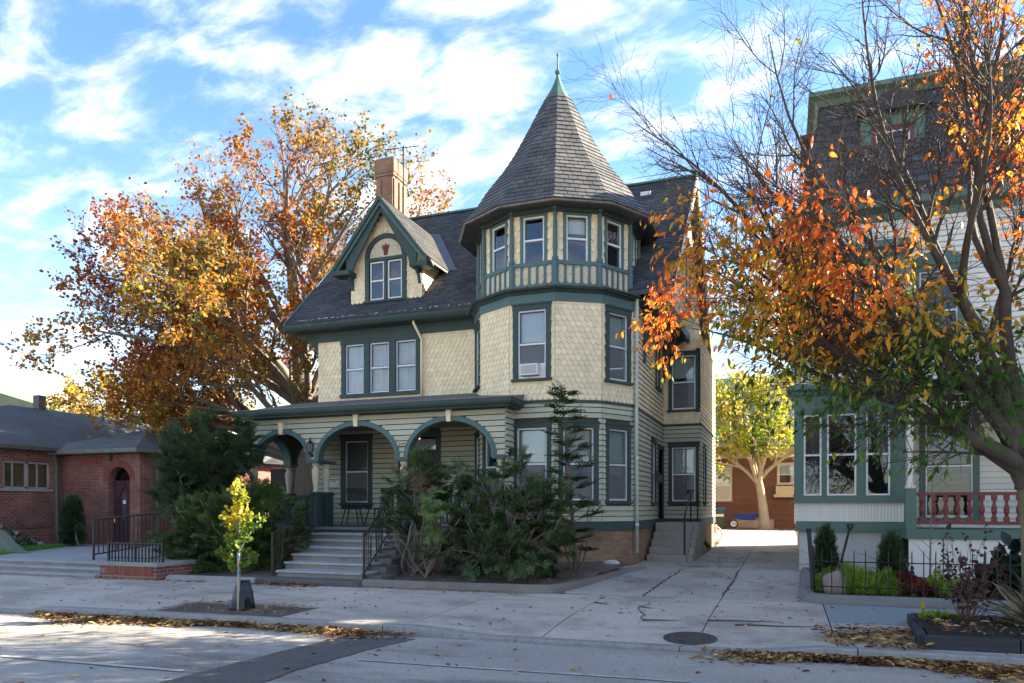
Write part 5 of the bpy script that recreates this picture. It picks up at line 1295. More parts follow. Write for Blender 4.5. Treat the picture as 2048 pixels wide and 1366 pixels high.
mb = MB(); mb.box(2.1, 7.65, PY-.32, PY-.0, 3.95, 4.08); mb.build('porch_cornice', NGR, nh)

# added houses out of frame to the right, placed to shade the street
n2 = thing('added_shade_house', (20, 22, .2), 'added tall house out of frame on the right, placed to shade the street', 'house')
mb = MB(); mb.box(12.75, 27, 16.5, 27, -.1, 10.5); mb.build('wall', NCRM, n2)
mb = MB(); mb.prism([(12.6, 10.5), (27.4, 10.5), (20, 15.6)], 16.2, 27.3); mb.build('roof', ROOF, n2)
n3 = thing('added_far_shade_house', (36, 24, .2), 'added gabled house out of frame at the far right, placed to shade the street', 'house')  # also added and unseen, casts shade on the street
mb = MB(); mb.box(29, 43, 17, 29, -.1, 9.5); mb.build('wall', NWH, n3)
mb = MB(); mb.prism([(28.6, 9.5), (43.4, 9.5), (36, 15)], 16.6, 29.4); mb.build('roof', ROOF, n3)

# ---- garden edge, iron fence, planting in front of the right house
edging('garden_edging', [(.42, 17.4), (.36, 14), (.30, 12.6), (.38, 12.2), (.62, 12.06), (2.2, 12.1), (5.0, 12.2), (8, 12.35)], .13, 'smooth grey kerb round the fenced garden of the right house', mat('garden_edge_stone', (.20, .20, .195), (.15, .15, .147), 2, .85, .4, 60, stain=(.1, .095, .09), stain_scale=1.5))
mb = MB(); k = 12
for j in range(11):
    for i in range(k+1):
        x = .45+7.5*i/k; y = 12.15+5.2*j/10; mb.v.append((x, y, .22+.05*mnoise.noise((x*2, y*2, 9))))
mb.f = [(j*(k+1)+i, j*(k+1)+i+1, (j+1)*(k+1)+i+1, (j+1)*(k+1)+i) for j in range(10) for i in range(k)]
structure('garden_soil', mb, SOIL)
fn = thing('iron_fence', (2.5, 12.2, .29), 'low black iron picket fence on the kerb before the right garden', 'fence')
fpts = [(.42, 13.6), (.40, 12.35), (.62, 12.2), (2.9, 12.26), (5.5, 12.34)]
mb = MB()
for h in (.40, .78): mb.tube([(x, y, h) for x, y in fpts], .009, 5)
mb.build('rail', BLACK, fn)
def along(pts, step):
    out = []; acc = 0
    for a, b in zip(pts, pts[1:]):
        d = math.dist(a, b); s = acc
        while s < d: out.append((a[0]+(b[0]-a[0])*s/d, a[1]+(b[1]-a[1])*s/d)); s += step
        acc = s-d
    return out
for i, (x, y) in enumerate(along(fpts, .155)):
    mb = MB(); post = i in (7, 23); h = .98 if not post else 1.0
    mb.tube([(x, y, .29), (x, y, h-.06), (x, y, h)], [.008 if not post else .018]*2+[.001], 5); mb.build('picket' if not post else 'post', BLACK, fn)
tl = thing('leaning_post', (.40, 13.3, .3), 'black metal bar leaning at the corner of the garden by the driveway', 'bar')
mb = MB(); mb.tube([(.42, 12.9, .3), (.36, 13.2, 1.2)], .035, 6); mb.tube([(.36, 13.2, 1.2), (.355, 13.22, 1.24)], .042, 6); mb.build('bar', BLACK, tl)
shv = thing('garden_tool', (1.2, 17.2, .3), 'black long-handled garden tool leaning on the stucco foundation', 'tool')
mb = MB(); mb.tube([(1.05, 17.0, .28), (1.28, 17.42, 1.12)], .025, 6); mb.tube([(1.28, 17.42, 1.12), (1.24, 17.40, 1.24), (1.36, 17.42, 1.24), (1.30, 17.42, 1.12)], .02, 6); mb.build('handle', BLACK, shv)
mb = MB(); mb.prism([(.95, .1), (1.12, .1), (1.10, .34), (.98, .34)], 16.98, 17.0); mb.build('blade', BLACK, shv)
# boulder
def rock(name, c, r, label, m, seed, sq=(1, 1, .8)):
    bm = bmesh.new(); bmesh.ops.create_icosphere(bm, subdivisions=3, radius=1)
    for v in bm.verts:
        k = 1+.22*mnoise.noise(v.co*1.3+Vector((seed, 0, 0)))+.06*mnoise.noise(v.co*4+Vector((seed, 3, 0))); v.co = Vector((v.co.x*sq[0]*r*k, v.co.y*sq[1]*r*k, v.co.z*sq[2]*r*k))
    me = bpy.data.meshes.new(name); bm.to_mesh(me); bm.free(); me.polygons.foreach_set('use_smooth', [True]*len(me.polygons)); me.materials.append(m)
    o = bpy.data.objects.new(name, me); COL.objects.link(o); o.location = c; return tag(o, label, 'rock')
rock('boulder', (.74, 12.75, .38), .2, 'pinkish rounded boulder behind the iron fence corner', mat('pink_granite', (.30, .24, .21), (.22, .18, .16), 8, .85, .4, 60), 3, (1, .9, 1.1))
rock('white_stone', (-3.5, 15.6, .42), .13, 'pale flat stone beside the rounded edging near the downpipe', mat('pale_stone', (.5, .5, .5), (.4, .4, .4), 6, .8, .3, 50), 7, (1.4, 1, .45))

# ---- things at the end of the driveway
BRW = mat('brown_siding', (.155, .062, .035), (.12, .048, .028), 1.5, .7, .1, 20, island=.08)
bh = thing('brown_house', (-2, 44, .5), 'brown clapboard house at the far end of the driveway', 'house')
br_b = Pieces('siding_board', bh, BOARD_T, BOARD_F, BRW, 60)
GY = 42.6
M, Lw = wall_frame((-10, GY), (8, GY)); bw_ = [(6.6, 2.0, 3.75, 1.05), (10.2, 2.9, 3.9, 1.1)]
mb = MB(); mb.M = M; wall_cells(mb, Lw, .3, 4.9, [op(*q)[0] for q in bw_]); p = mb.build('wall', BRW, bh)
clad_boards(br_b, M, Lw, .9, 4.9, [op(*q, .12)[1] for q in bw_], p, .17); br_b.finish()
TAN = mat('tan_trim', (.50, .38, .22), (.42, .32, .19), 2, .6)
for q in bw_: window(M, *q, root=bh, casing=TAN, cw=.10, fr=WHITE, blind=.55, glass=GLASS)
mb = MB(); mb.M = M; mb.box(9.5, 11.0, -.5, -.04, 2.3, 2.75); mb.box(9.4, 11.1, -.58, -.04, 2.15, 2.3); mb.build('window_box', TAN, bh)
mb = MB(); mb.M = M; mb.box(0, Lw, -.1, .0, 4.3, 4.9); mb.build('tan_band', TAN, bh)
mb = MB(); mb.prism([(-10.6, 4.9), (8.6, 4.9), (7.2, 6.2), (-9.5, 9.6)], GY+.0, GY+9); 
mb = MB(); mb.add([(-10.6, GY-.5, 4.9), (8.6, GY-.5, 4.9), (8.6, GY+5, 9.6), (-10.6, GY+5, 9.6), (-10.6, GY+10, 4.9), (8.6, GY+10, 4.9)], [(0,1,2,3),(3,2,5,4),(0,3,4),(1,5,2)]); mb.build('roof', mat('blue_grey_roof', (.10, .12, .15), (.14, .16, .19), 1, .8, .3, 20, stretch=(.2, 3, 3)), bh)
mb = MB(); mb.box(-10, 8, GY+.15, GY+9.5, .3, 4.9); mb.build('rear_wall', BRW, bh)
mb = MB(); mb.M = M; mb.box(7.2, 9.4, -.06, .0, .3, .95); mb.build('plinth', mat('pink_plaster', (.42, .27, .19), (.35, .22, .16), 2, .9), bh)
# wheelie bin
bn = thing('wheelie_bin', (-3.2, 39.3, .50), 'dark green wheelie bin with a blue lid at the end of the driveway', 'bin')
def frus(mb, cx, cy, z0, z1, a0, b0, a1, b1):
    mb.add([(cx-a0, cy-b0, z0), (cx+a0, cy-b0, z0), (cx+a0, cy+b0, z0), (cx-a0, cy+b0, z0), (cx-a1, cy-b1, z1), (cx+a1, cy-b1, z1), (cx+a1, cy+b1, z1), (cx-a1, cy+b1, z1)], [(0,3,2,1),(4,5,6,7),(0,1,5,4),(1,2,6,5),(2,3,7,6),(3,0,4,7)])
mb = MB(); frus(mb, -3.2, 39.3, .55, 1.5, .26, .28, .32, .36); mb.box(-3.54, -2.86, 38.92, 39.68, 1.44, 1.50); mb.build('body', mat('bin_green', (.035, .05, .025), (.045, .06, .03), 3, .5), bn)
mb = MB(); frus(mb, -3.2, 39.3, 1.51, 1.60, .35, .39, .28, .32); mb.build('lid', mat('bin_blue', (.03, .09, .42), None, 3, .4), bn)
for s in (-1, 1): mb = MB(); mb.M = Matrix.Translation((-3.2+s*.27, 39.6, .62)) @ Matrix.Rotation(math.pi/2, 4, 'Y'); mb.lathe([(.11, -.03), (.11, .03)], (0, 0, 0), 14); mb.build('wheel', BLACK, bn)
mb = MB(); frus(mb, -3.2, 38.98, 1.14, 1.26, .24, .02, .26, .03); mb.build('label_plate', mat('faded_label', (.6, .58, .5), None, 3, .6), bn)
# wheelbarrow
wb = thing('wheelbarrow', (-2.0, 40.2, .52), 'blue wheelbarrow with a white wheel parked before the brown house', 'wheelbarrow')
mb = MB(); cx, cy = -1.85, 40.2
mb.add([(cx-.35, cy-.25, .95), (cx+.35, cy-.25, .95), (cx+.35, cy+.25, .95), (cx-.35, cy+.25, .95), (cx-.75, cy-.4, 1.25), (cx+.65, cy-.4, 1.30), (cx+.65, cy+.4, 1.30), (cx-.75, cy+.4, 1.25)], [(0,3,2,1),(0,1,5,4),(1,2,6,5),(2,3,7,6),(3,0,4,7)])
mb.build('tray', mat('barrow_blue', (.03, .06, .25), (.04, .08, .3), 3, .4), wb)
mb = MB(); mb.M = Matrix.Translation((cx-.7, cy, .75)) @ Matrix.Rotation(math.pi/2, 4, 'X'); mb.lathe([(.15, -.04), (.21, -.04), (.23, -.02), (.23, .02), (.21, .04), (.15, .04)], (0, 0, 0), 20); wh = mb.build('wheel', BLACK, wb)
mb = MB(); mb.M = Matrix.Translation((cx-.7, cy, .75)) @ Matrix.Rotation(math.pi/2, 4, 'X'); mb.lathe([(.05, -.05), (.16, -.045), (.16, .045), (.05, .05)], (0, 0, 0), 20); mb.build('hub', WHITE, wh)
mb = MB()
for s in (-1, 1): mb = MB(); mb.tube([(cx-.7, cy+s*.06, .75), (cx-.1, cy+s*.22, .92), (cx+1.0, cy+s*.28, 1.18)], .022, 6); mb.build('handle', TAN, wb); mb = MB(); mb.tube([(cx+.3, cy+s*.22, .95), (cx+.45, cy+s*.24, .54)], .018, 6); mb.build('leg', TAN, wb)
# bicycle wheel glimpsed behind the corner of the house
bk = thing('hand_cart', (-2.2, 26.9, .35), 'pale spoked wheel of a cart just behind the house corner', 'cart')
mb = MB(); Mx = Matrix.Translation((-2.38, 26.6, .66)) @ Matrix.Rotation(math.pi/2, 4, 'X') @ Matrix.Rotation(.2, 4, 'Y')
tor = [(.30*math.cos(t), .30*math.sin(t), 0) for t in [2*math.pi*q/28 for q in range(29)]]; mb.M = Mx; mb.tube(tor, .03, 6); mb.build('rim', WHITE, bk)
mb = MB(); mb.M = Mx
for q in range(10): t = q*math.pi/5; mb.tube([(0, 0, 0), (.29*math.cos(t), .29*math.sin(t), 0)], .005, 4)
mb.lathe([(.04, -.05), (.04, .05)], (0, 0, 0), 8); mb.build('spokes', ALU, bk)
mb = MB(); mb.box(-2.9, -2.3, 26.6, 27.4, .7, 1.0); mb.build('tray', BRW, bk)

# ================================================================== the brick church on the left
cu = thing('brick_church', (-24, 21, .4), 'low red brick church hall with hipped roofs on the left', 'church')
CROOF = mat('church_shingle', (.075, .082, .09), (.11, .115, .12), 1.3, .85, .5, 60, island=.2, stain=(.14, .14, .135), stain_scale=.8)
DTRIM = mat('dark_bronze_trim', (.085, .08, .075), (.12, .11, .10), 3, .6)
HX, HE = -22.7, 3.55
Mh, Lh = wall_frame((HX, 12.5), (HX, 18.0))
wA = (3.4+.82, 2.20, 3.06, 1.62)
# window: X plane from Y=15.95 .. 17.6
wA = (4.28, 2.20, 3.06, 1.55)
mb = MB(); mb.M = Mh; wall_cells(mb, Lh, .2, HE, [op(*wA)[0]], 0, .3); cw_ = mb.build('hall_wall', BRICKR, cu)
mb = MB(); mb.M = Mh; x0, x1 = wA[0]-wA[3]/2, wA[0]+wA[3]/2
for a, b in ((x0, x0+.06), (x1-.06, x1), (x0+.72, x0+.83), (x0+.30, x0+.335), (x0+1.12, x0+1.155)): mb.box(a, b, .03, .1, 2.2, 3.06)
mb.box(x0, x1, .03, .1, 3.0, 3.06); mb.box(x0, x1, .03, .1, 2.2, 2.26); mb.box(x0-.1, x1+.1, -.05, .03, 2.12, 2.2)
ww_ = mb.build('window', mat('taupe_frame', (.34, .31, .27), (.28, .26, .23), 3, .6), cu)
mb = MB(); mb.M = Mh; mb.quad((x0+.06, .07, 2.26), (x1-.06, .07, 2.26), (x1-.06, .07, 3.0), (x0+.06, .07, 3.0)); mb.build('pane', GLASS, ww_)
BLW = mat('wood_blind', (.36, .24, .12), (.30, .19, .09), 2, .6)
for i in range(16):
    mb = MB(); mb.M = Mh; z = 2.28+i*.046; mb.add([(x0+.06, .14, z), (x1-.06, .14, z), (x1-.06, .165, z+.036), (x0+.06, .165, z+.036)], [(0,1,2,3)]); mb.build('blind_slat', BLW, ww_)
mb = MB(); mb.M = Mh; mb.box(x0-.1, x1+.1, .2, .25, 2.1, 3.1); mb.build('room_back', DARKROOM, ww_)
mb = MB(); mb.M = Mh                               # soldier courses and recessed panel edge
for i in range(26): x = x0-.05+i*.065; mb.box(x, x+.055, -.025, 0, 3.08, 3.28)
for i in range(30): x = x0-.15+i*.065; mb.box(x, x+.055, -.03, 0, .95, 1.15)
tag(mb.build('soldier_course', BRICKR, cw_), kind='stuff')
mb = MB(); mb.M = Mh; mb.box(x1+.12, x1+.2, -.06, 0, .4, 3.2); mb.box(Lh-5.5, x1+.2, -.05, 0, .2, .85); mb.build('pilaster', BRICKR, cw_)
mb = MB(); mb.box(-30, HX-.0, 12.5, 12.8, .2, HE); mb.box(-30, -29.7, 12.8, 31, .2, HE); mb.box(-30, HX, 30.7, 31, .2, HE); mb.box(HX-.3, HX, 22.3, 30.7, .2, HE); mb.build('rear_wall', BRICKR, cu)
E0 = .45
def hip(name, x0, x1, y0, y1, ze, zr, rx, ry0, ry1, m, piece=None):
    mb = MB(); A = [(x0, y0, ze), (x1, y0, ze), (x1, y1, ze), (x0, y1, ze), (rx, ry0, zr), (rx, ry1, zr)]
    mb.add(A, [(0,1,4),(1,2,5,4),(2,3,5),(3,0,4,5),(3,2,1,0)]); return mb.build(name, m, cu)
r1 = hip('hall_roof', -30.5, HX+E0, 12.0, 31.5, HE, 5.35, -26.6, 19.0, 27.0, CROOF)
mb = MB(); mb.sweep([(HX+E0-.1, 12.1), (HX+E0-.1, 17.6)], [(0, HE-.16), (.11, HE-.13), (.13, HE-.02), (.1, HE+.01), (0, HE)]); mb.box(HX, HX+E0-.1, 12.1, 18, HE-.14, HE-.08); mb.build('hall_gutter', DTRIM, cu)
mb = MB(); mb.tube([(HX+.3, 17.5, HE-.1), (HX+.12, 17.62, 3.25), (HX+.10, 17.7, 3.1), (HX+.10, 17.75, .4)], .07, 6); mb.build('downpipe', DTRIM, cu)
mb = MB(); mb.box(-26.75, -26.45, 20.0, 20.3, 5.2, 5.85); mb.build('flue', DTRIM, r1)
mb = MB(); mb.tube([(-26.2, 22.6, 5.0), (-26.2, 22.6, 5.6)], .06, 6); mb.build('flue', DTRIM, r1)
mb = MB(); mb.tube([(-25.9, 24, 4.8), (-25.9, 24, 5.75)], .09, 8); mb.lathe([(.16, 5.75), (.02, 5.9)], (-25.9, 24, 0), 8); mb.build('vent_pipe', WHITE, r1)
# entrance block
EX0, EX1, EY, EYB, EE = -22.7, -19.3, 18.0, 22.3, 3.42
Me, Le = wall_frame((EX0, EY), (EX1, EY)); dcx = -20.18-EX0; dw, dsp = .46, 2.45
mb = MB(); mb.M = Me; wall_cells(mb, Le, .3, EE, [(dcx-dw, dcx+dw, .42, dsp+dw)], 0, .3)
K = 16
for q in range(K):                                   # fill above the arch
    t0, t1 = math.pi*q/K, math.pi*(q+1)/K; xa, xb = dcx+dw*math.cos(t1), dcx+dw*math.cos(t0)
    mb.prism([(xa, dsp+dw*math.sin(t1)), (xb, dsp+dw*math.sin(t0)), (xb, dsp+dw+.001), (xa, dsp+dw+.001)], 0, .3)
ew = mb.build('entrance_wall', BRICKR, cu)
mb = MB(); mb.M = Me
for q in range(22):                                  # arch of headers
    t0, t1 = math.pi*(q+.06)/22, math.pi*(q+.94)/22
    mb.prism([(dcx+(dw+.02)*math.cos(t0), dsp+(dw+.02)*math.sin(t0)), (dcx+(dw+.22)*math.cos(t0), dsp+(dw+.22)*math.sin(t0)), (dcx+(dw+.22)*math.cos(t1), dsp+(dw+.22)*math.sin(t1)), (dcx+(dw+.02)*math.cos(t1), dsp+(dw+.02)*math.sin(t1))], -.02, 0)
mb.box(.85, dcx-.95, -.03, 0, 3.02, 3.2)
tag(mb.build('arch_bricks', mat('red_brick_plain', (.24, .075, .05), (.18, .055, .04), 3, .85, .2, 40, island=.15), ew), kind='stuff')
PURP = mat('plum_paint', (.075, .028, .042), (.06, .022, .034), 3, .5, .1, 20)
mb = MB(); mb.M = Me; mb.box(dcx-dw, dcx+dw, .22, .28, .42, dsp-.03); mb.box(dcx-dw, dcx+dw, .19, .27, dsp-.05, dsp+.03)
for s in (-1, 1): mb.box(dcx+s*.24-.05, dcx+s*.24+.05, .20, .22, .55, 1.55)
mb.prism([(dcx-.26, 1.2), (dcx-.2, 1.2), (dcx-.2, 2.0), (dcx, 2.28), (dcx+.2, 2.0), (dcx+.2, 1.2), (dcx+.26, 1.2), (dcx+.26, 2.03), (dcx, 2.36), (dcx-.26, 2.03)], .19, .22)
ed = mb.build('church_door', PURP, cu)
mb = MB(); mb.M = Me; mb.prism([(dcx-.09, 1.2), (dcx+.09, 1.2), (dcx+.09, 2.0), (dcx, 2.14), (dcx-.09, 2.0)], .205, .219); mb.build('door_light', CASEDARK, ed)
mb = MB(); mb.M = Me; mb.box(dcx-.05, dcx+.07, .195, .204, 1.72, 1.84); mb.build('notice', WHITE, ed)
mb = MB(); mb.M = Me; mb.prism([(dcx+(dw)*math.cos(t), dsp+.03+(dw-.03)*math.sin(t)) for t in [math.pi*q/12 for q in range(13)]], .24, .26); mb.build('fanlight', GLASSD, ed)
mb = MB(); mb.M = Me; mb.box(dcx-dw, dcx+dw, .29, .31, .42, dsp+dw); mb.build('fanlight_back', DARKROOM, ed)
mb = MB(); mb.M = Me; mb.tube([(dcx-.36, .2, 1.1), (dcx-.36, .15, 1.12), (dcx-.36, .15, 1.28), (dcx-.36, .2, 1.3)], .018, 6); mb.build('handle', mat('brass', (.7, .42, .1), None, 4, .3, metal=.9), ed)
mb = MB(); mb.box(EX1-.3, EX1-.002, EY+.301, EYB-.301, .3, EE); mb.box(EX0+.01, EX1, EYB-.3, EYB, .3, EE); mb.build('entrance_side_wall', BRICKR, cu)
r2_ = hip('entrance_roof', EX0-1.2, EX1+.45, EY-.55, EYB+.6, EE+.06, 4.30, -20.6, 19.6, 20.9, CROOF)
mb = MB(); mb.sweep([(EX0-.15, EY-.42), (EX1+.32, EY-.42), (EX1+.32, EYB+.5)], [(0, EE-.1), (.10, EE-.08), (.13, EE+.03), (.1, EE+.07), (0, EE+.06)]); mb.box(EX0-.15, EX1+.33, EY-.43, EY, EE-.08, EE-.02); mb.build('entrance_gutter', mat('verdigris_gutter', (.12, .15, .14), (.2, .2, .18), 4, .6), cu)
mb = MB(); mb.tube([(EX1+.25, EY+.5, EE-.05), (EX1+.1, EY+.6, EE-.4), (EX1+.1, EY+.6, .35)], .06, 6); mb.build('downpipe', DTRIM, cu)
mb = MB(); mb.M = Me; mb.box(dcx-.62+.2, dcx-.48+.2, -.12, 0, 3.12, 3.32); mb.build('soffit_light', DTRIM, cu)
# hall annex roof seen over the hedge
mb = MB(); mb.add([(-19, 23.5, 3.3), (-13.9, 23.5, 3.0), (-14.6, 25.3, 3.75), (-19, 25.3, 4.1), (-19, 23.5, 3.2), (-13.9, 23.5, 2.92)], [(0,1,2,3),(0,4,5,1)]); mb.box(-19, -14.6, 24, 27, .3, 3.1); mb.build('annex', CROOF, cu)

# platform, steps, lawn
CP = mat('pale_platform', (.34, .345, .35), (.27, .272, .278), .8, .9, .3, 80, stain=(.19, .185, .18), stain_scale=.6)
mb = MB(); mb.prismz([(-30, 12.0), (-11.9, 12.0), (-13.6, 14.5), (-16, 18), (-30, 18)], -.05, .395); structure('church_platform', mb, CP)
cs = thing('church_steps', (-17, 11.6, .12), 'three broad low stone steps leading to the church yard', 'steps')
for i in range(3):
    mb = MB(); y = 11.12+.33*i; z = .205+.095*i
    mb.box(-27, -13.12, y, y+.36 if i < 2 else 12.01, -.02, z); mb.build('step', STEPM, cs, bevel=.015)
    mb = MB(); mb.box(-27, -13.12, y-.012, y+.3, z-.001, z+.025); mb.build('tread', NOSE, cs)
GRASS = leaf_mat('lawn_grass', [(.07, .20, .02), (.10, .28, .03), (.14, .32, .05)], .2, 1.5)
mb = MB(); mb.prismz([(-18.6, 12.9), (-20.6, 16.4), (-22.65, 17.0), (-22.65, 12.5), (-30, 12.5)][::-1], .38, .415); structure('lawn', mb, mat('lawn_base', (.06, .16, .02), (.08, .20, .03), 3, .95))
rng = np.random.default_rng(4); n = 9000
P = np.stack([rng.uniform(-22.6, -18.6, n), rng.uniform(12.5, 17.0, n), np.full(n, .41)], 1)
keep = (P[:, 1] < 17.0) & (P[:, 0] < -18.6-(P[:, 1]-12.9)*.57)
P = P[keep]; n = len(P)
d = np.stack([rng.normal(0, .3, n), rng.normal(0, .3, n), np.ones(n)], 1)
tag(scatter('lawn_blades', [(-.12, 0, 0), (.12, 0, 0), (.05, .5, .05), (0, 1, .2)], [(0, 1, 2, 3)], P, basis(d, rng.normal(0, 1, (n, 3))), rng.uniform(.05, .09, n), GRASS), 'bright green mown grass before the church', 'grass', kind='stuff')
# planter wall with railing
pl = thing('brick_planter', (-12.4, 11.6, .12), 'low red brick planter wall with a stone cap beside the church steps', 'planter')
mb = MB(); mb.box(-13.11, -11.62, 11.24, 12.3, .0, .42); mb.build('brick_wall', BRICKR, pl)
sold = [MB()]
for i in range(18): 
    x = -12.95+i*.068; mb = MB(); mb.box(x, x+.058, 11.225, 11.24, .26, .42); mb.build('brick', MATS['red_brick_plain'], pl)
mb = MB(); mb.box(-13.15, -11.58, 11.2, 12.34, .42, .50); mb.build('cap', CONC, pl, bevel=.012)
pf_ = thing('planter_railing', (-12.4, 11.5, .5), 'short black iron railing standing on the brick planter cap', 'railing')
mb = MB(); mb.box(-13.12, -11.65, 11.42, 11.445, .86, .885); mb.box(-13.12, -11.65, 11.42, 11.445, .56, .58); mb.build('rail', BLACK, pf_)
for i in range(17):
    x = -13.1+i*.09; mb = MB(); r = .02 if i in (0, 8, 16) else .009; mb.box(x-r, x+r, 11.425-r*.5, 11.44+r*.5, .5, .92 if r > .01 else .86); mb.build('bar', BLACK, pf_)
rr = thing('ramp_railing', (-16.5, 14, .4), 'black iron railing sloping up the ramp to the church door', 'railing')
A, B = Vector((-14.9, 12.6, .40)), Vector((-16.6, 16.9, .52))
mb = MB(); mb.tube([A+Vector((0, 0, .0)), A+Vector((0, 0, .92)), B+Vector((0, 0, 1.0)), B], .028, 6); mb.tube([A+Vector((0, 0, .12)), B+Vector((0, 0, .12))], .018, 6); mb.build('handrail', BLACK, rr)
for i in range(1, 22):
    t = i/22; p = A+(B-A)*t; mb = MB(); mb.tube([p+Vector((0, 0, .12)), p+Vector((0, 0, .92+.08*t))], .013, 5); mb.build('bar', BLACK, rr)
mb = MB(); mb.add([(-14.7, 12.7, .396), (-13.9, 12.9, .396), (-15.5, 17.2, .55), (-16.5, 17.0, .55), (-14.7, 12.7, .37), (-13.9, 12.9, .37), (-15.5, 17.2, .37), (-16.5, 17.0, .37)], [(0,1,2,3),(0,4,5,1),(1,5,6,2),(2,6,7,3),(3,7,4,0)])
structure('ramp', mb, CP)
mb = MB(); mb.M = wall_frame((-24.5, 13.2), (-20.4, 15.0))[0]
cb = thing('curved_planter', (-20, 13.5, .4), 'grey green curved low wall at the edge of the lawn', 'wall')
pts = [(0, .38)]+[(2.4*(1-math.cos(t))/1, .38+.75*(1-math.sin(t))) for t in [math.pi/2*(1-q/10) for q in range(11)]]
mb = MB(); mb.M = Matrix.Translation((-19.75, 13.8, 0)) @ Matrix.Rotation(-.1, 4, 'Z')
mb.prism([(-2.2, .38), (1.15, .38), (.75, .46), (.4, .62), (.1, .82), (-.2, .98), (-.6, 1.06), (-2.2, 1.08)], 0, .25); mb.build('wall_body', mat('grey_green_coat', (.16, .18, .14), (.12, .14, .11), 2, .85, .3, 30), cb)

# ================================================================== houses far behind
def far_house(name, label, x0, x1, y0, y1, ze, zr, wallm, roofm, axis='x', wins=(), z0=.3):
    t = thing(name, ((x0+x1)/2, y0, z0), label, 'house')
    mb = MB(); mb.box(x0, x1, y0, y1, z0, ze); mb.build('wall', wallm, t)
    mb = MB(); o = .35
    if axis == 'x': mb.add([(x0-o, y0-o, ze-.1), (x1+o, y0-o, ze-.1), (x1+o, (y0+y1)/2, zr), (x0-o, (y0+y1)/2, zr), (x1+o, y1+o, ze-.1), (x0-o, y1+o, ze-.1)], [(0,1,2,3),(3,2,4,5),(0,3,5),(1,4,2),(0,5,4,1)])
    else: mb.add([(x0-o, y0-o, ze-.1), (x1+o, y0-o, ze-.1), ((x0+x1)/2, y0-o, zr), ((x0+x1)/2, y1+o, zr), (x1+o, y1+o, ze-.1), (x0-o, y1+o, ze-.1)], [(0,1,2),(1,4,3,2),(4,5,3),(5,0,2,3),(0,5,4,1)])
    rf = mb.build('roof', roofm, t)
    for face_, c, a, b, ww in wins:
        M = wall_frame((x0, y0), (x1, y0))[0] if face_ == 'f' else wall_frame((x1, y0), (x1, y1))[0]
        mb = MB(); mb.M = M; f = .09
        mb.box(c-ww/2-f, c-ww/2, -.06, 0, a-f, b+f); mb.box(c+ww/2, c+ww/2+f, -.06, 0, a-f, b+f); mb.box(c-ww/2, c+ww/2, -.06, 0, b, b+f); mb.box(c-ww/2, c+ww/2, -.07, 0, a-f, a); mb.box(c-ww/2, c+ww/2, -.05, 0, (a+b)/2-.03, (a+b)/2+.03)
        wn = mb.build('window', WHITE, t); mb = MB(); mb.M = M; mb.box(c-ww/2, c+ww/2, -.03, 0, a, b); mb.build('pane', CASEDARK, wn)
    return t, rf
GRF = mat('green_shingle', (.17, .20, .12), (.21, .23, .15), 1, .9, .3, 10); TRF = mat('tan_shingle', (.36, .32, .24), (.30, .27, .2), 1, .9, .3, 10)
_, rf = far_house('green_roofed_house', 'house with a mossy green roof far behind the church', -72, -51, 42, 54, 8.6, 11.4, NWH, GRF, 'y'); 
mb = MB(); mb.box(-58.6, -57.6, 47, 48, 9.5, 12.0); mb.build('chimney', BRICKC, rf)
far_house('tan_roofed_house', 'house with a broad tan roof behind the church hall', -47, -37, 38, 50, 5.0, 9.6, NCRM, TRF, 'x')
far_house('cream_house', 'cream clapboard house seen through the porch arches', -40, -28.2, 40, 52, 6.3, 7.6, mat('far_cream', (.62, .58, .47), (.56, .52, .43), 1, .8), TRF, 'x', [('f', 8.6, 4.2, 5.9, 1.1), ('f', 5.4, 4.2, 5.9, 1.1), ('f', 11.0, 3.4, 5.2, .8), ('r', 3, 4.2, 5.9, 1.1)])
far_house('blue_house', 'low blue clapboard building seen through the left porch arch', -33, -27.0, 35, 39, 2.95, 3.6, mat('far_blue', (.12, .19, .28), (.10, .16, .24), 1, .8, stretch=(.1, .1, 10)), mat('blue_roof', (.15, .2, .27), (.12, .17, .23), 1, .8), 'x', [('f', 2.4, 1.2, 2.2, 1.3), ('f', 4.4, 1.2, 2.2, .7)])
far_house('white_shed', 'small white gabled shed beside the blue building', -26.6, -24.8, 36, 38, 2.7, 3.5, NWH, WHITE, 'y')
far_house('backdrop_house', 'pale house beyond the rear yards behind the main house', -20, -9, 44, 54, 6, 9.5, NWH, GRF, 'x', [('f', 3, 1.5, 3, 1), ('f', 7, 1.5, 3, 1)])
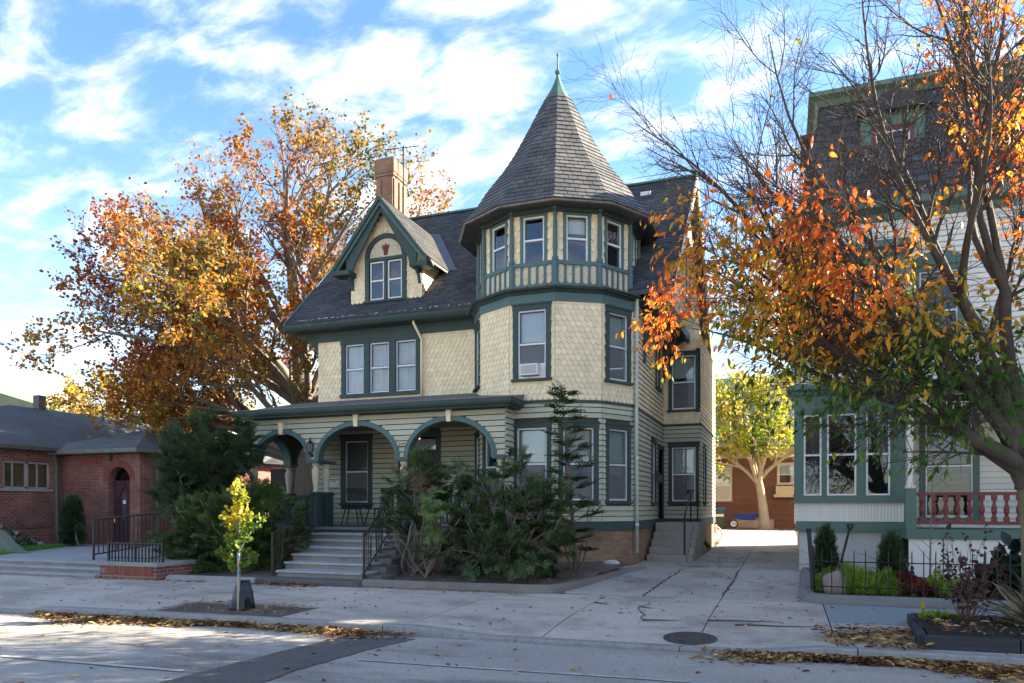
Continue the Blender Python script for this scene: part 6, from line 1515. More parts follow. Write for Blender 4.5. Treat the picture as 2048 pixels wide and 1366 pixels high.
# ================================================================== vegetation
def rnd_unit(r):
    while True:
        v = Vector((r.uniform(-1, 1), r.uniform(-1, 1), r.uniform(-1, 1)))
        if .05 < v.length < 1: return v.normalized()
def branch_pts(r, a, b, n, wob, sag=0):
    a, b = Vector(a), Vector(b); L_ = (b-a).length; pts = []
    o1, o2 = rnd_unit(r)*wob*L_, rnd_unit(r)*wob*L_*.5
    for i in range(n+1):
        t = i/n; p = a.lerp(b, t)+o1*math.sin(math.pi*t)+o2*math.sin(2*math.pi*t); p.z += sag*L_*math.sin(math.pi*t); pts.append(p)
    return pts
class Tree:
    def __init__(s, seed): s.r = random.Random(seed); s.mb = MB(); s.twigs = []; s.thin = MB()
    def limb(s, pts, r0, r1, n): 
        k = len(pts); s.mb.tube(pts, [r0+(r1-r0)*i/(k-1) for i in range(k)], n, cap=False)
    def sub(s, pts, r0, r1, level, cfg, ok):
        """children along a parent polyline"""
        r = s.r; c = cfg[level]; L_ = sum((b-a).length for a, b in zip(pts, pts[1:]))
        nn = max(1, int(c['n']*r.uniform(.8, 1.2)))
        for i in range(nn):
            t = c.get('t0', .25)+(1-c.get('t0', .25))*(i+r.random())/nn; q = min(len(pts)-2, int(t*(len(pts)-1))); f = t*(len(pts)-1)-q
            p = pts[q].lerp(pts[q+1], f); d = (pts[q+1]-pts[q]).normalized()
            side = rnd_unit(r); side = (side-d*side.dot(d)).normalized()
            ang = R_(r.uniform(*c['ang'])); dr = d*math.cos(ang)+side*math.sin(ang); dr.z += c.get('up', 0); dr.normalize()
            ln = c['len']*r.uniform(.6, 1.25)*(1.15-.5*t)
            e = p+dr*ln
            if not ok(e) or not ok(p): continue
            pp = branch_pts(r, p, e, c['seg'], c.get('wob', .06), c.get('sag', 0))
            ra = min(c['r'], (r0+(r1-r0)*t)*.75); rb = c.get('r2', ra*.3)
            s.limb(pp, ra, rb, c['sides'])
            if level+1 < len(cfg): s.sub(pp, ra, rb, level+1, cfg, ok)
            else: s.twigs.append(pp)
def twig_leaves(r, twigs, per, dens, droop=.5, spread=.9):
    """leaf positions and directions along twigs; dens(p)->probability"""
    P, D, U = [], [], []
    for pp in twigs:
        d0 = (pp[-1]-pp[0]).normalized()
        for k in range(per):
            t = .25+.75*(k+r.random())/per; q = min(len(pp)-2, int(t*(len(pp)-1))); p = pp[q].lerp(pp[q+1], t*(len(pp)-1)-q)
            if r.random() > dens(p): continue
            d = d0*.5+rnd_unit(r)*spread+Vector((0, 0, -droop)); P.append(p+d*.01); D.append(d); U.append(rnd_unit(r)+Vector((0, 0, .8)))
    return np.array([tuple(p) for p in P]), np.array([tuple(p) for p in D]), np.array([tuple(p) for p in U])
LEAF_T = [(0, 0, 0), (-.17, .28, .05), (-.19, .55, .04), (0, 1, -.08), (.19, .55, .04), (.17, .28, .05), (0, .45, -.02)]
LEAF_F = [(0, 6, 2, 1), (6, 3, 2, 2), (0, 5, 4, 6), (6, 4, 3, 3)]
LEAF_F = [(0, 5, 6), (0, 6, 1), (1, 6, 2), (6, 3, 2), (5, 4, 6), (6, 4, 3)]
LEAFW_T = [(0, 0, 0), (-.30, .25, .08), (-.38, .6, .03), (0, 1, -.08), (.38, .6, .03), (.30, .25, .08)]
LEAFW_F = [(0, 3, 2, 1), (0, 5, 4, 3)]

# ---- the street tree in front of the right house
tree_leaf = leaf_mat('street_tree_leaf', [(.045, .12, .015), (.13, .21, .02), (.45, .33, .03), (.68, .30, .03), (.72, .21, .025), (.55, .11, .02)], .5, .55, .45, .28)
# shift the ramp with height: lower leaves are still green
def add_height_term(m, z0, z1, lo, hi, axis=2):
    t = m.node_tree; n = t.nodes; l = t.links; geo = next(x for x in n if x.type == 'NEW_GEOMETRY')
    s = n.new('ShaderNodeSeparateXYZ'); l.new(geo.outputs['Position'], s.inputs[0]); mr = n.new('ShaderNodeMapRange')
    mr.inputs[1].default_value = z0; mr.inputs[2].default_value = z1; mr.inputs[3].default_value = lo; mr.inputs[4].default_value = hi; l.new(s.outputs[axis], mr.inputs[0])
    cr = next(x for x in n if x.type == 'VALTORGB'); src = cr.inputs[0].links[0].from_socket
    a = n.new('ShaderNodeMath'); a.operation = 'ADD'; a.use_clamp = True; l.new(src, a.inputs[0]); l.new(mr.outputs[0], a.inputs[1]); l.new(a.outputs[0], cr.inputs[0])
add_height_term(tree_leaf, 2.4, 4.6, -.5, .25)
st_t = thing('street_tree', (2.62, 10.3, .2), 'street tree with mossy trunk and orange autumn leaves on the right', 'tree')
T = Tree(21); r = T.r
base = Vector((2.80, 10.36, .16))
trunk = [base, base+Vector((-.01, 0, .5)), base+Vector((-.03, .01, 1.2)), base+Vector((-.06, 0, 1.75)), base+Vector((-.12, -.02, 2.15))]
mbt = MB(); mbt.tube(trunk, [.19, .155, .145, .16, .14], 14)
for k in range(6):
    t = k*math.pi/3+.3; mbt.tube([base+Vector((.27*math.cos(t), .30*math.sin(t), -.04)), base+Vector((.15*math.cos(t), .15*math.sin(t), .10)), base+Vector((.10*math.cos(t), .10*math.sin(t), .4))], [.03, .07, .06], 7)
mbt.build('trunk', BARKM, st_t, smooth=True)
MOSS_ = BARKM.node_tree

fork = trunk[-1]
hubs = [((1.45, 10.0, 2.85), [(-.95, 9.0, 4.5), (-1.2, 10.1, 4.0), (.1, 9.3, 3.7), (.3, 10.4, 3.3)]), ((1.35, 9.9, 3.45), [(-.6, 8.9, 5.9), (-1.8, 9.4, 6.5), (.6, 8.6, 4.4), (-.9, 9.7, 5.2)]),
        ((1.55, 10.3, 3.9), [(-.4, 10.6, 6.4), (-.2, 9.6, 7.4), (.2, 11.3, 4.9)]), ((1.95, 10.1, 4.1), [(.55, 11.0, 7.8), (.8, 9.4, 7.9), (1.8, 8.2, 6.2)]),
        ((2.45, 10.3, 4.2), [(1.5, 10.4, 8.6), (2.3, 9.5, 8.3), (2.5, 11.5, 8.4)]), ((3.3, 10.4, 3.6), [(3.6, 10.3, 8.0), (5.0, 10.9, 6.4), (4.6, 9.2, 6.0), (5.2, 11.3, 4.6)]), ((2.3, 10.7, 3.0), [(3.0, 12.8, 6.6), (.7, 11.2, 3.6), (1.2, 9.2, 3.2), (1.25, 9.6, 2.6)])]
okf = lambda p: p.z > 1.6 and not (p.y > 16.2 and p.x > -.2) and p.y > 6.6
cfgF = [dict(n=9, len=1.4, ang=(22, 48), up=.28, seg=5, r=.024, sides=5, t0=.2, wob=.07), dict(n=9, len=.8, ang=(22, 52), up=.15, seg=4, r=.009, sides=4, t0=.12, wob=.08),
        dict(n=5, len=.42, ang=(25, 60), up=.05, seg=3, r=.0055, sides=3, t0=.1, wob=.1, r2=.0022)]
for h, es in hubs:
    h = Vector(h); s0 = fork+Vector((r.uniform(-.03, .03), r.uniform(-.03, .03), r.uniform(-.55, -.05)))
    pp = branch_pts(r, s0, h, 6, .05, -.06); T.limb(pp, .105, .062, 10); T.sub(pp, .06, .04, 0, [dict(cfgF[0], n=2), cfgF[1], cfgF[2]], okf)
    for e in es:
        pp = branch_pts(r, h-Vector((0, 0, .02)), Vector(e), 9, .06, -.04); T.limb(pp, .05, .005, 8); T.sub(pp, .045, .006, 0, cfgF, okf)
T.mb.build('branches', TWIG if False else mat('branch_bark', (.045, .036, .03), (.088, .07, .057), 6, .85, .4, 40, stretch=(1, 1, .5)), st_t, smooth=True)
def densF(p):
    c = mnoise.noise((p.x*.75+3, p.y*.75, p.z*.75))
    low = smooth((5.5-p.z)/1.3); right = smooth((p.x-1.3)/1.0)
    band = smooth((p.z-1.8)/.9)*(.45+.55*smooth((p.x+.2)/1.0) if p.z < 3.4 else 1)
    return max(.0, min(1, (.72*low+.5*right+.0)*band*(.6+1.6*c)+.003))
P, D, U = twig_leaves(r, T.twigs, 7, densF, .75, .55)
print('street tree leaves', len(P), 'twigs', len(T.twigs))
nr = np.random.default_rng(1)
scatter('leaves', LEAF_T, LEAF_F, P, basis(D, U), nr.uniform(.07, .13, len(P)), tree_leaf, st_t, kind='stuff')

# ---- the big beech behind the house on the left
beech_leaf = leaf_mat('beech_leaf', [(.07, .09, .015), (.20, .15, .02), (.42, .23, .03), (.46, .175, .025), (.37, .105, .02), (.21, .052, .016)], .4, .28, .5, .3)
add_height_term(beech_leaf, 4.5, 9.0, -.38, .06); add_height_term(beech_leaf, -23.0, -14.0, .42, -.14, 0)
bt = thing('beech_tree', (-17.1, 23.5, .3), 'huge autumn beech with rust and yellow leaves behind the house', 'tree')
T = Tree(7); r = T.r; base = Vector((-17.0, 23.5, .1))
tr = [base, base+Vector((0, 0, 1.5)), base+Vector((.05, .1, 3.2)), base+Vector((-.1, .1, 5.2)), base+Vector((-.3, 0, 7.5))]
mbt = MB(); mbt.tube(tr, [.62, .46, .44, .40, .28], 14); mbt.build('trunk', BARKG, bt, smooth=True)
bends = []
for k in range(15):
    a = 2*math.pi*k/15+r.uniform(-.2, .2); el = r.uniform(.15, 1.2); rad = 7.2*math.cos(el*.75)
    bends.append((tr[3] if el < .6 else tr[4], Vector((-18.2+rad*math.cos(a), 23.3+rad*.85*math.sin(a), 5.6+8.2*math.sin(el)))))
bends += [(tr[2], Vector((-24.0, 21.8, 7.6))), (tr[2], Vector((-23.0, 20.8, 5.0))), (tr[2], Vector((-22.2, 20.0, 4.8))), (tr[3], Vector((-21.2, 19.4, 8.2))), (tr[3], Vector((-19.2, 19.2, 9.8))), (tr[2], Vector((-23.8, 22.0, 5.4))), (tr[3], Vector((-22.6, 20.4, 10.6))), (tr[2], Vector((-24.0, 22.5, 6.4))), (tr[2], Vector((-23.6, 21.0, 5.6))), (tr[3], Vector((-23.8, 23.0, 9.0))), (tr[3], Vector((-22.6, 22.5, 11.4))), (tr[4], Vector((-20.6, 22.8, 13.6))), (tr[4], Vector((-18.0, 23.4, 15.6))), (tr[4], Vector((-15.8, 23.6, 14.9))), (tr[2], Vector((-20, 19.6, 5.6))), (tr[3], Vector((-13.4, 24.5, 13.6))), (tr[3], Vector((-15, 21.2, 8.6))), (tr[2], Vector((-17, 19.4, 6.6))), (tr[4], Vector((-12.4, 25.5, 12.6)))]
okb = lambda p: not (p.x > -13.9 and 15 < p.y < 26.6 and p.z < 11.9) and p.z > 3.2 and not (p.x > -14.3 and p.z < 8)
cfgB = [dict(n=8, len=2.7, ang=(25, 55), up=.22, seg=5, r=.07, sides=5, t0=.25, wob=.07), dict(n=7, len=1.5, ang=(25, 55), up=.15, seg=4, r=.024, sides=4, t0=.15, wob=.08), dict(n=5, len=.85, ang=(20, 55), up=.1, seg=3, r=.011, sides=3, t0=.1, wob=.08, r2=.004)]
for s0, e in bends:
    pp = branch_pts(r, s0, e, 8, .05, .06); T.limb(pp, .17, .03, 8); T.sub(pp, .17, .03, 0, cfgB, okb)
T.mb.build('branches', mat('beech_branch', (.20, .175, .15), (.13, .11, .095), 3, .85, .4, 25), bt, smooth=True)
def densB(p):
    c = mnoise.noise((p.x*.5, p.y*.5, p.z*.5))
    edge = math.hypot((p.x+17.6)/7.6, (p.z-8.6)/7.2)
    ul = smooth((edge-.62)/.4)*smooth((-p.x-17.0)/2.5+ (p.z-9)/6)        # the wind-side twigs are nearly bare
    return max(0, min(1, (1.1-.45*smooth((edge-.7)/.5)-.75*ul)*(.66+1.2*c)))
P, D, U = twig_leaves(r, T.twigs, 16, densB, .35, .9)
k = np.array([okb(Vector(p)) for p in P]); P, D, U = P[k], D[k], U[k]
print('beech leaves', len(P), 'twigs', len(T.twigs))
P = P+nr.normal(0, .07, P.shape)
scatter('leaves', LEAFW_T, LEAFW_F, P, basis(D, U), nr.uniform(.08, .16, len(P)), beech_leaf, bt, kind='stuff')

def small_tree(name, label, base, h0, crown, n_limb, leafm, bark, r0, nleaf, ls, seed, group=None, lean=(0, 0)):
    t = thing(name, base, label, 'tree', group); T = Tree(seed); r = T.r; b = Vector(base)
    cx, cy, cz, rx, ry, rz_ = crown
    top = Vector((b.x+lean[0], b.y+lean[1], h0)); pp = branch_pts(r, b-Vector((0, 0, .1)), top, 6, .03)
    mb = MB(); mb.tube(pp, [r0*1.5]+[r0*(1-.3*i/6) for i in range(1, 7)], 10); mb.build('trunk', bark, t, smooth=True)
    cfg = [dict(n=6, len=rx*.75, ang=(25, 60), up=.1, seg=4, r=r0*.3, sides=5, t0=.2), dict(n=6, len=rx*.4, ang=(25, 60), up=.05, seg=3, r=r0*.1, sides=3, t0=.1, r2=.004)]
    for k in range(n_limb):
        a = 2*math.pi*k/n_limb+r.uniform(-.3, .3); el = r.uniform(-.2, 1.4); e = Vector((cx+rx*.8*math.cos(a)*math.cos(el), cy+ry*.8*math.sin(a)*math.cos(el), cz+rz_*.85*math.sin(el)))
        q = branch_pts(r, top-Vector((0, 0, r.uniform(0, .3))), e, 5, .06, .05); T.limb(q, r0*.5, r0*.12, 6); T.sub(q, r0*.5, r0*.12, 0, cfg, lambda p: True)
    T.mb.build('branches', bark, t, smooth=True)
    per = max(2, int(nleaf/max(1, len(T.twigs)))); P, D, U = twig_leaves(r, T.twigs, per, lambda p: .55+.9*mnoise.noise(p*.8), .4, .9)
    P = P+nr.normal(0, ls*.6, P.shape); scatter('leaves', LEAFW_T, LEAFW_F, P, basis(D, U), nr.uniform(ls*.7, ls*1.3, len(P)), leafm, t, kind='stuff'); return t
yl = leaf_mat('yellow_green_leaf', [(.09, .17, .015), (.22, .28, .02), (.46, .40, .03), (.55, .33, .04)], .45, .5, .5, .3)
small_tree('yard_tree', 'yellow green tree with pale trunk before the brown house', (-.95, 39.6, .5), 3.0, (-1.6, 39.6, 5.2, 2.9, 2.4, 2.9), 11, yl, mat('pale_bark', (.34, .27, .18), (.26, .2, .13), 4, .9, .4, 20), .26, 9000, .19, 5, lean=(-.35, 0))
yl2 = leaf_mat('golden_leaf', [(.30, .26, .03), (.50, .36, .03), (.60, .36, .05), (.55, .27, .04)], .45, .5, .5, .3)
small_tree('golden_tree', 'golden leaved small tree behind the church roof', (-38.5, 33.5, .4), 3.0, (-38.5, 33.5, 6.6, 3.2, 2.5, 2.6), 9, yl2, BARKG, .2, 3500, .26, 9)
small_tree('golden_tree', 'yellow tree rising behind the far end of the church hall', (-33.4, 34, .4), 3.0, (-33.4, 34, 5.8, 2.2, 2.2, 2.2), 8, yl2, BARKG, .18, 2500, .24, 12)

# ---- evergreen shrubs made of needle sprays
def spray_template(n=6, wv=.055, ln=.30, flat=.0):
    T_, F_ = [], []
    for i in range(n):
        y = .08+.86*i/(n-1); l_ = ln*(1-.55*(i/(n-1))**2)
        for s in (-1, 1):
            b = len(T_); T_ += [(0, y-.05, 0), (s*l_*.6, y+.05, .04), (s*l_, y+.22, -.03), (s*l_*.45, y+.20, .04)]; F_.append((b, b+1, b+2, b+3))
    b = len(T_); T_ += [(-.012, 0, 0), (.012, 0, 0), (.006, 1, 0), (-.006, 1, 0)]; F_.append((b, b+1, b+2, b+3))
    return T_, F_
SPR_T, SPR_F = spray_template(4, ln=.46)
YEW = leaf_mat('yew_needles', [(.020, .042, .016), (.038, .072, .026), (.075, .125, .042), (.15, .21, .075)], .15, 3.0, .5, .55)
CED = leaf_mat('cedar_needles', [(.026, .052, .024), (.045, .082, .036), (.075, .12, .05)], .15, 1.6, .6, .45)
HEDGE = leaf_mat('hedge_needles', [(.030, .062, .020), (.055, .10, .030), (.10, .155, .046), (.17, .23, .07)], .18, 2.2, .5, .45)
LITE = leaf_mat('pale_green_needles', [(.15, .23, .07), (.22, .31, .10), (.28, .36, .12)], .25, 2, .5, .4)
def shrub(name, label, blobs, n, m, size, base, stems=8, seed=1, up=.35, cat='shrub', group=None, rough=.35, dense=False, per=34, blen=.42):
    """foliage as many short branches, each a layered fan of needle sprays, so gaps and clumps show"""
    t = thing(name, base, label, cat, group); rg_ = np.random.default_rng(seed); rr_ = random.Random(seed)
    vol = np.array([b[3]*b[4]*b[5] for b in blobs])**.7; vol /= vol.sum(); P, D, U, S = [], [], [], []; mb = MB(); b0 = Vector(base)
    for b, fr in zip(blobs, vol):
        nb = max(3, int(n*fr/(per if not dense else 6)))
        for i in range(nb):
            v = rnd_unit(rr_); f = 1+rough*mnoise.noise(v*2.2+Vector((seed*3.1, b[0], b[1])))
            rad = rr_.uniform(.45, 1)**.5*f; p = Vector(b[:3])+Vector((v.x*b[3], v.y*b[4], v.z*b[5]))*rad
            if dense:
                for q in range(6):
                    d = v+rnd_unit(rr_)*.5+Vector((0, 0, up)); P.append(tuple(p+rnd_unit(rr_)*size*.4)); D.append(tuple(d)); U.append(tuple(rnd_unit(rr_)+Vector((0, 0, .6)))); S.append(rr_.uniform(.6, 1.3)*size)
                continue
            ax = (v+rnd_unit(rr_)*.35+Vector((0, 0, up))).normalized(); lt = ax.cross(Vector((0, 0, 1))+rnd_unit(rr_)*.3).normalized(); bl = blen*rr_.uniform(.6, 1.3)
            a0 = p-ax*bl*.7; a1 = p+ax*bl*.4; q = branch_pts(rr_, a0, a1, 3, .06); mb.tube(q, [.010, .007, .005, .002], 3, cap=False)
            for k_ in range(per):
                u = rr_.random()**.7; c = q[min(2, int(u*3))].lerp(q[min(2, int(u*3))+1], u*3-int(min(2, int(u*3)))); sd_ = rr_.choice((-1, 1)); w_ = (1-.6*u)*rr_.random()*bl*.45
                pos = c+lt*sd_*w_+rnd_unit(rr_)*.03
                d = ax*.75+lt*sd_*.7+rnd_unit(rr_)*.35+Vector((0, 0, -.10))
                P.append(tuple(pos)); D.append(tuple(d)); U.append(tuple(ax.cross(lt)*1.2+rnd_unit(rr_)*.7)); S.append(rr_.uniform(.55, 1.25)*size*(1-.25*u))
    P, D, U, S = (np.array(x) for x in (P, D, U, S)); k = P[:, 2] > base[2]+.06; P, D, U, S = P[k], D[k], U[k], S[k]
    scatter('foliage', SPR_T, SPR_F, P, basis(D, U), S, m, t, kind='stuff')
    for i in range(stems):
        b = rr_.choice(blobs); e = Vector(b[:3])+Vector((rr_.uniform(-.7, .7)*b[3], rr_.uniform(-.7, .7)*b[4], rr_.uniform(-.2, .8)*b[5]))
        s0 = b0+Vector((rr_.uniform(-.35, .35), rr_.uniform(-.2, .2), -.05)); pp = branch_pts(rr_, s0, e, 6, .12, -.05); mb.tube(pp, [.034-.026*q/6 for q in range(7)], 5, cap=False)
        for q in range(5):
            a = pp[rr_.randint(1, 5)]; e2 = a+Vector((rr_.uniform(-.45, .45), rr_.uniform(-.45, .3), rr_.uniform(-.15, .35))); mb.tube(branch_pts(rr_, a, e2, 3, .1), [.011, .008, .005, .003], 4, cap=False)
    mb.build('stems', mat('shrub_wood', (.13, .10, .08), (.22, .18, .155), 8, .9, .3, 40), t); return t
shrub('yew_hedge', 'large rounded green hedge mound between the planter and the front steps', [(-12.15, 13.0, .95, 1.0, .85, 1.05), (-11.2, 12.9, 1.05, 1.1, .85, 1.15), (-10.5, 13.3, 1.05, .75, .8, 1.0), (-11.6, 12.6, .55, 1.3, .6, .6), (-10.5, 12.8, .55, .7, .6, .6)], 25000, HEDGE, .125, (-11.3, 13.0, .2), 24, 2, .2, cat='hedge', per=60, blen=.34, rough=.25)
shrub('cedar', 'dark green cedar with several leaders rising behind the hedge', [(-13.85, 13.9, 2.5, .5, .45, .8), (-13.1, 14.0, 3.9, .16, .16, .4), (-13.20, 14.0, 2.0, .80, .65, .8), (-13.15, 14.0, 2.85, .60, .5, .7), (-13.10, 14.0, 3.5, .30, .3, .55), (-12.25, 14.1, 2.3, .65, .6, .8), (-12.05, 14.1, 3.1, .42, .4, .7), (-11.90, 14.1, 3.75, .20, .2, .45), (-13.80, 13.9, 1.8, .5, .5, .7), (-12.65, 13.9, 2.7, .6, .45, .7)], 15000, CED, .15, (-12.80, 14.0, .25), 8, 5, .45, cat='tree', rough=.6, per=60, blen=.5)
shrub('yew_bush', 'airy dark yew with bare stems beside the right stair railing', [(-7.0, 13.3, 1.95, .65, .5, .38), (-6.75, 13.2, 2.35, .55, .4, .35), (-6.95, 13.1, 1.5, .7, .45, .3), (-7.3, 13.2, 1.25, .4, .4, .22), (-6.0, 13.5, 2.35, .38, .35, .32), (-5.75, 13.4, 2.0, .45, .35, .3), (-6.4, 13.3, 1.75, .45, .35, .35)], 3600, YEW, .13, (-6.9, 13.3, .3), 14, 8, .0, rough=.7, blen=.42, per=55)
shrub('yew_bush', 'big tangled dark yew sprawling before the tower', [(-5.2, 13.2, 1.45, .75, .6, .75), (-4.55, 13.2, 1.35, .65, .55, .8), (-5.75, 12.9, .75, .75, .45, .42), (-5.0, 12.85, .75, .95, .5, .5), (-4.3, 13.1, .85, .6, .5, .55), (-4.85, 13.4, 2.15, .42, .4, .5), (-5.6, 13.3, 1.3, .5, .45, .5), (-4.0, 13.2, 1.5, .35, .35, .5)], 11000, YEW, .13, (-4.9, 13.2, .3), 60, 11, .1, rough=.6, blen=.42, per=60)
shrub('pale_juniper', 'pale lime green juniper shoot hanging in front of the yews', [(-6.35, 12.75, 1.75, .2, .16, .25), (-6.25, 12.7, 1.5, .28, .16, .22), (-6.3, 12.75, 1.15, .16, .14, .28)], 1100, LITE, .11, (-6.35, 12.85, .3), 3, 14, -.5, blen=.3)
# hemlock sapling
hm = thing('young_hemlock', (-3.85, 14.0, .38), 'slender young hemlock with layered branches before the tower corner', 'tree')
rr_ = random.Random(31); mb = MB(); pp = branch_pts(rr_, (-3.85, 14.0, .3), (-4.15, 14.0, 4.02), 12, .012); mb.tube(pp, [.05-.045*i/12 for i in range(13)], 7)
for dx in (-.18, .14, .22): mb.tube(branch_pts(rr_, (-3.85+dx*.3, 14.0, .3), (-3.85+dx*2.0, 14.0, 1.9), 6, .05), [.022-.018*q/6 for q in range(7)], 5)
Ps, Ds = [], []
for i in range(44):
    z = .75+3.15*i/43; t = (z-.3)/3.7; c = pp[min(11, int(t*12))]; a = i*2.4+rr_.uniform(-.4, .4); ln = (1.0-.78*t)*rr_.uniform(.5, 1.0) if z > 1.2 else rr_.uniform(.2, .5)
    if 1.0 < z < 1.9 and rr_.random() < .35: continue
    e = Vector((c.x+ln*math.cos(a), c.y+ln*.8*math.sin(a), z+ln*rr_.uniform(.1, .4))); q = branch_pts(rr_, (c.x, c.y, z), e, 5, .05, .05); mb.tube(q, [.012-.009*k/5 for k in range(6)], 4, cap=False)
    for k in range(int(6+20*ln)):
        u = rr_.uniform(.2, 1); j = min(4, int(u*5)); p = q[j].lerp(q[j+1], u*5-j); Ps.append(tuple(p)); d = (e-Vector((c.x, c.y, z))).normalized()*.8+Vector((rr_.uniform(-.8, .8), rr_.uniform(-.8, .8), rr_.uniform(-.25, .2))); Ds.append(tuple(d))
for k in range(16): Ps.append((-4.13+rr_.uniform(-.06, .02), 14.0, rr_.uniform(3.5, 4.0))); Ds.append((rr_.uniform(-.8, .5), rr_.uniform(-.5, .5), .7))
mb.build('trunk', mat('hemlock_bark', (.11, .075, .055), (.16, .12, .09), 8, .9, .3, 40), hm)
Ps, Ds = np.array(Ps), np.array(Ds); scatter('foliage', SPR_T, SPR_F, Ps, basis(Ds, np.tile([0, 0, 1.], (len(Ps), 1))+nr.normal(0, .2, (len(Ps), 3))), nr.uniform(.14, .25, len(Ps)), leaf_mat('hemlock_needles', [(.03, .065, .02), (.055, .10, .03), (.09, .15, .045)], .15, 2, .5, .5), hm, kind='stuff')
# dwarf conifers, church shrub
for loc, h, lab in (((.68, 14.4, .25), .98, 'dwarf dark conifer behind the fence nearest the driveway'), ((1.72, 14.3, .25), .88, 'dwarf dark conifer behind the fence in front of the bay window')):
    shrub('dwarf_conifer', lab, [(loc[0], loc[1], .25+h*.35, .15, .15, h*.36), (loc[0], loc[1], .25+h*.65, .115, .115, h*.33), (loc[0], loc[1], .25+h*.85, .05, .05, h*.15)], 2600, CED, .085, loc, 2, 17, .5, group='dwarf conifers behind the iron fence', rough=.2, dense=True)
shrub('conical_evergreen', 'dark conical evergreen against the church wall', [(-20.85, 16.9, 1.0, .26, .26, .6), (-20.85, 16.9, 1.5, .18, .18, .45)], 2600, CED, .13, (-20.85, 16.9, .4), 2, 19, .5, rough=.25, dense=True)
# low planting
def clump(name, label, c, rx, ry, h, n, m, ls, seed, tmpl=(LEAFW_T, LEAFW_F), up=.9, cat='plant', sp=.6):
    rg_ = np.random.default_rng(seed); a = rg_.uniform(0, 2*np.pi, n); q = np.sqrt(rg_.uniform(0, 1, n))
    P = np.stack([c[0]+rx*q*np.cos(a), c[1]+ry*q*np.sin(a), c[2]+h*rg_.uniform(.05, 1, n)*(1-.55*q**2)*np.array([max(.3, .8+1.3*mnoise.noise((c[0]+rx*a2*math.cos(b2)*1.0, (c[1]+ry*a2*math.sin(b2))*2.2, seed)) ) for a2, b2 in zip(q*2.2, a)])], 1)
    D = np.stack([np.cos(a)*q*sp, np.sin(a)*q*sp, np.full(n, up)], 1)+rg_.normal(0, .4, (n, 3)); U = rg_.normal(0, 1, (n, 3))+np.array([0, 0, 1])
    o = thing(name, c, label, cat); scatter('foliage', tmpl[0], tmpl[1], P, basis(D, U), rg_.uniform(ls*.6, ls*1.3, n), m, o, kind='stuff')
    mb = MB(); rq = random.Random(seed)
    for i in range(9): mb.tube(branch_pts(rq, Vector(c)+Vector((rq.uniform(-.1, .1), rq.uniform(-.1, .1), -.03)), Vector(c)+Vector((rq.uniform(-.8, .8)*rx, rq.uniform(-.8, .8)*ry, h*rq.uniform(.5, .9))), 3, .1), [.008, .006, .004, .003], 4, cap=False)
    mb.build('stems', MATS['shrub_wood'], o); return o
LIME = leaf_mat('lime_fern', [(.12, .22, .02), (.20, .32, .03), (.28, .36, .05)], .3, 2.5, .5, .4)
DRED = leaf_mat('dark_red_leaf', [(.05, .012, .014), (.10, .018, .02), (.16, .05, .02)], .2, 3, .5, .4)
DGRN = leaf_mat('glossy_dark_leaf', [(.008, .016, .014), (.015, .03, .02), (.03, .05, .03)], .1, 2, .3, .4)
clump('fern_clump', 'feathery lime green plants behind the iron fence', (1.22, 12.95, .24), .5, .5, .36, 1300, LIME, .10, 1, (SPR_T, SPR_F))
clump('fern_clump', 'yellow green plant at the fence corner near the boulder', (.6, 13.2, .24), .16, .35, .34, 260, LIME, .10, 2, (SPR_T, SPR_F))
clump('lime_plant', 'light green leafy plant between the red plant and the tall grass', (2.35, 12.9, .24), .38, .35, .32, 380, LIME, .11, 3)
clump('red_plant', 'dark red leafed plant at the foot of the second dwarf conifer', (1.88, 12.8, .24), .26, .3, .3, 300, DRED, .12, 4)
clump('dark_shrub', 'glossy dark leafed shrub behind the fence beside the trunk', (3.35, 13.2, .24), .55, .5, .75, 520, DGRN, .2, 5, cat='shrub')
clump('church_flowers', 'low pale flowering plants under the church window', (-21.9, 15.6, .4), .35, 1.0, .45, 420, leaf_mat('pale_flower_leaf', [(.04, .07, .02), (.08, .12, .04), (.4, .38, .42)], .2, 6, .6, .5), .12, 6)

# ---- planting bed with black timber edging round the street tree
pbed = thing('timber_bed_edging', (2.9, 9.8, .12), 'black timber edging of the planting bed round the street tree', 'edging')
BT = mat('black_timber', (.022, .024, .028), (.035, .037, .042), 3, .7, .4, 40, stretch=(.3, .3, 3), stain=(.06, .06, .062), stain_scale=5)
yk = lambda x: sk(x, 8.42)
for x0, x1 in ((1.36, 2.22), (2.23, 3.5), (3.51, 4.8)):
    mb = MB(); mb.add([(x0, yk(x0), .08), (x1, yk(x1), .08), (x1, yk(x1)+.09, .08), (x0, yk(x0)+.09, .08), (x0, yk(x0), .26), (x1, yk(x1), .26), (x1, yk(x1)+.09, .26), (x0, yk(x0)+.09, .26)], [(0,3,2,1),(4,5,6,7),(0,1,5,4),(1,2,6,5),(2,3,7,6),(3,0,4,7)]); mb.build('timber', BT, pbed, bevel=.008)
for a, b in (((1.36, yk(1.36)+.10), (1.50, 10.6)), ((1.52, 10.62), (4.8, 10.85))):
    M, Lw = wall_frame(a, b); mb = MB(); mb.M = M; mb.box(0, Lw, -.04, .05, .08, .25); mb.build('timber', BT, pbed, bevel=.008)
mb = MB(); k = 14
for j in range(9):
    for i in range(k+1):
        x = 1.44+3.3*i/k; y = yk(x)+.09+(10.62-yk(x)-.09)*j/8; mb.v.append((x, y, .215+.05*mnoise.noise((x*3, y*3, 2))+.04*math.sin(math.pi*j/8)))
mb.f = [(j*(k+1)+i, j*(k+1)+i+1, (j+1)*(k+1)+i+1, (j+1)*(k+1)+i) for j in range(8) for i in range(k)]
structure('bed_mulch', mb, mat('dark_mulch', (.018, .016, .016), (.035, .03, .028), 9, .95, 1.0, 60))
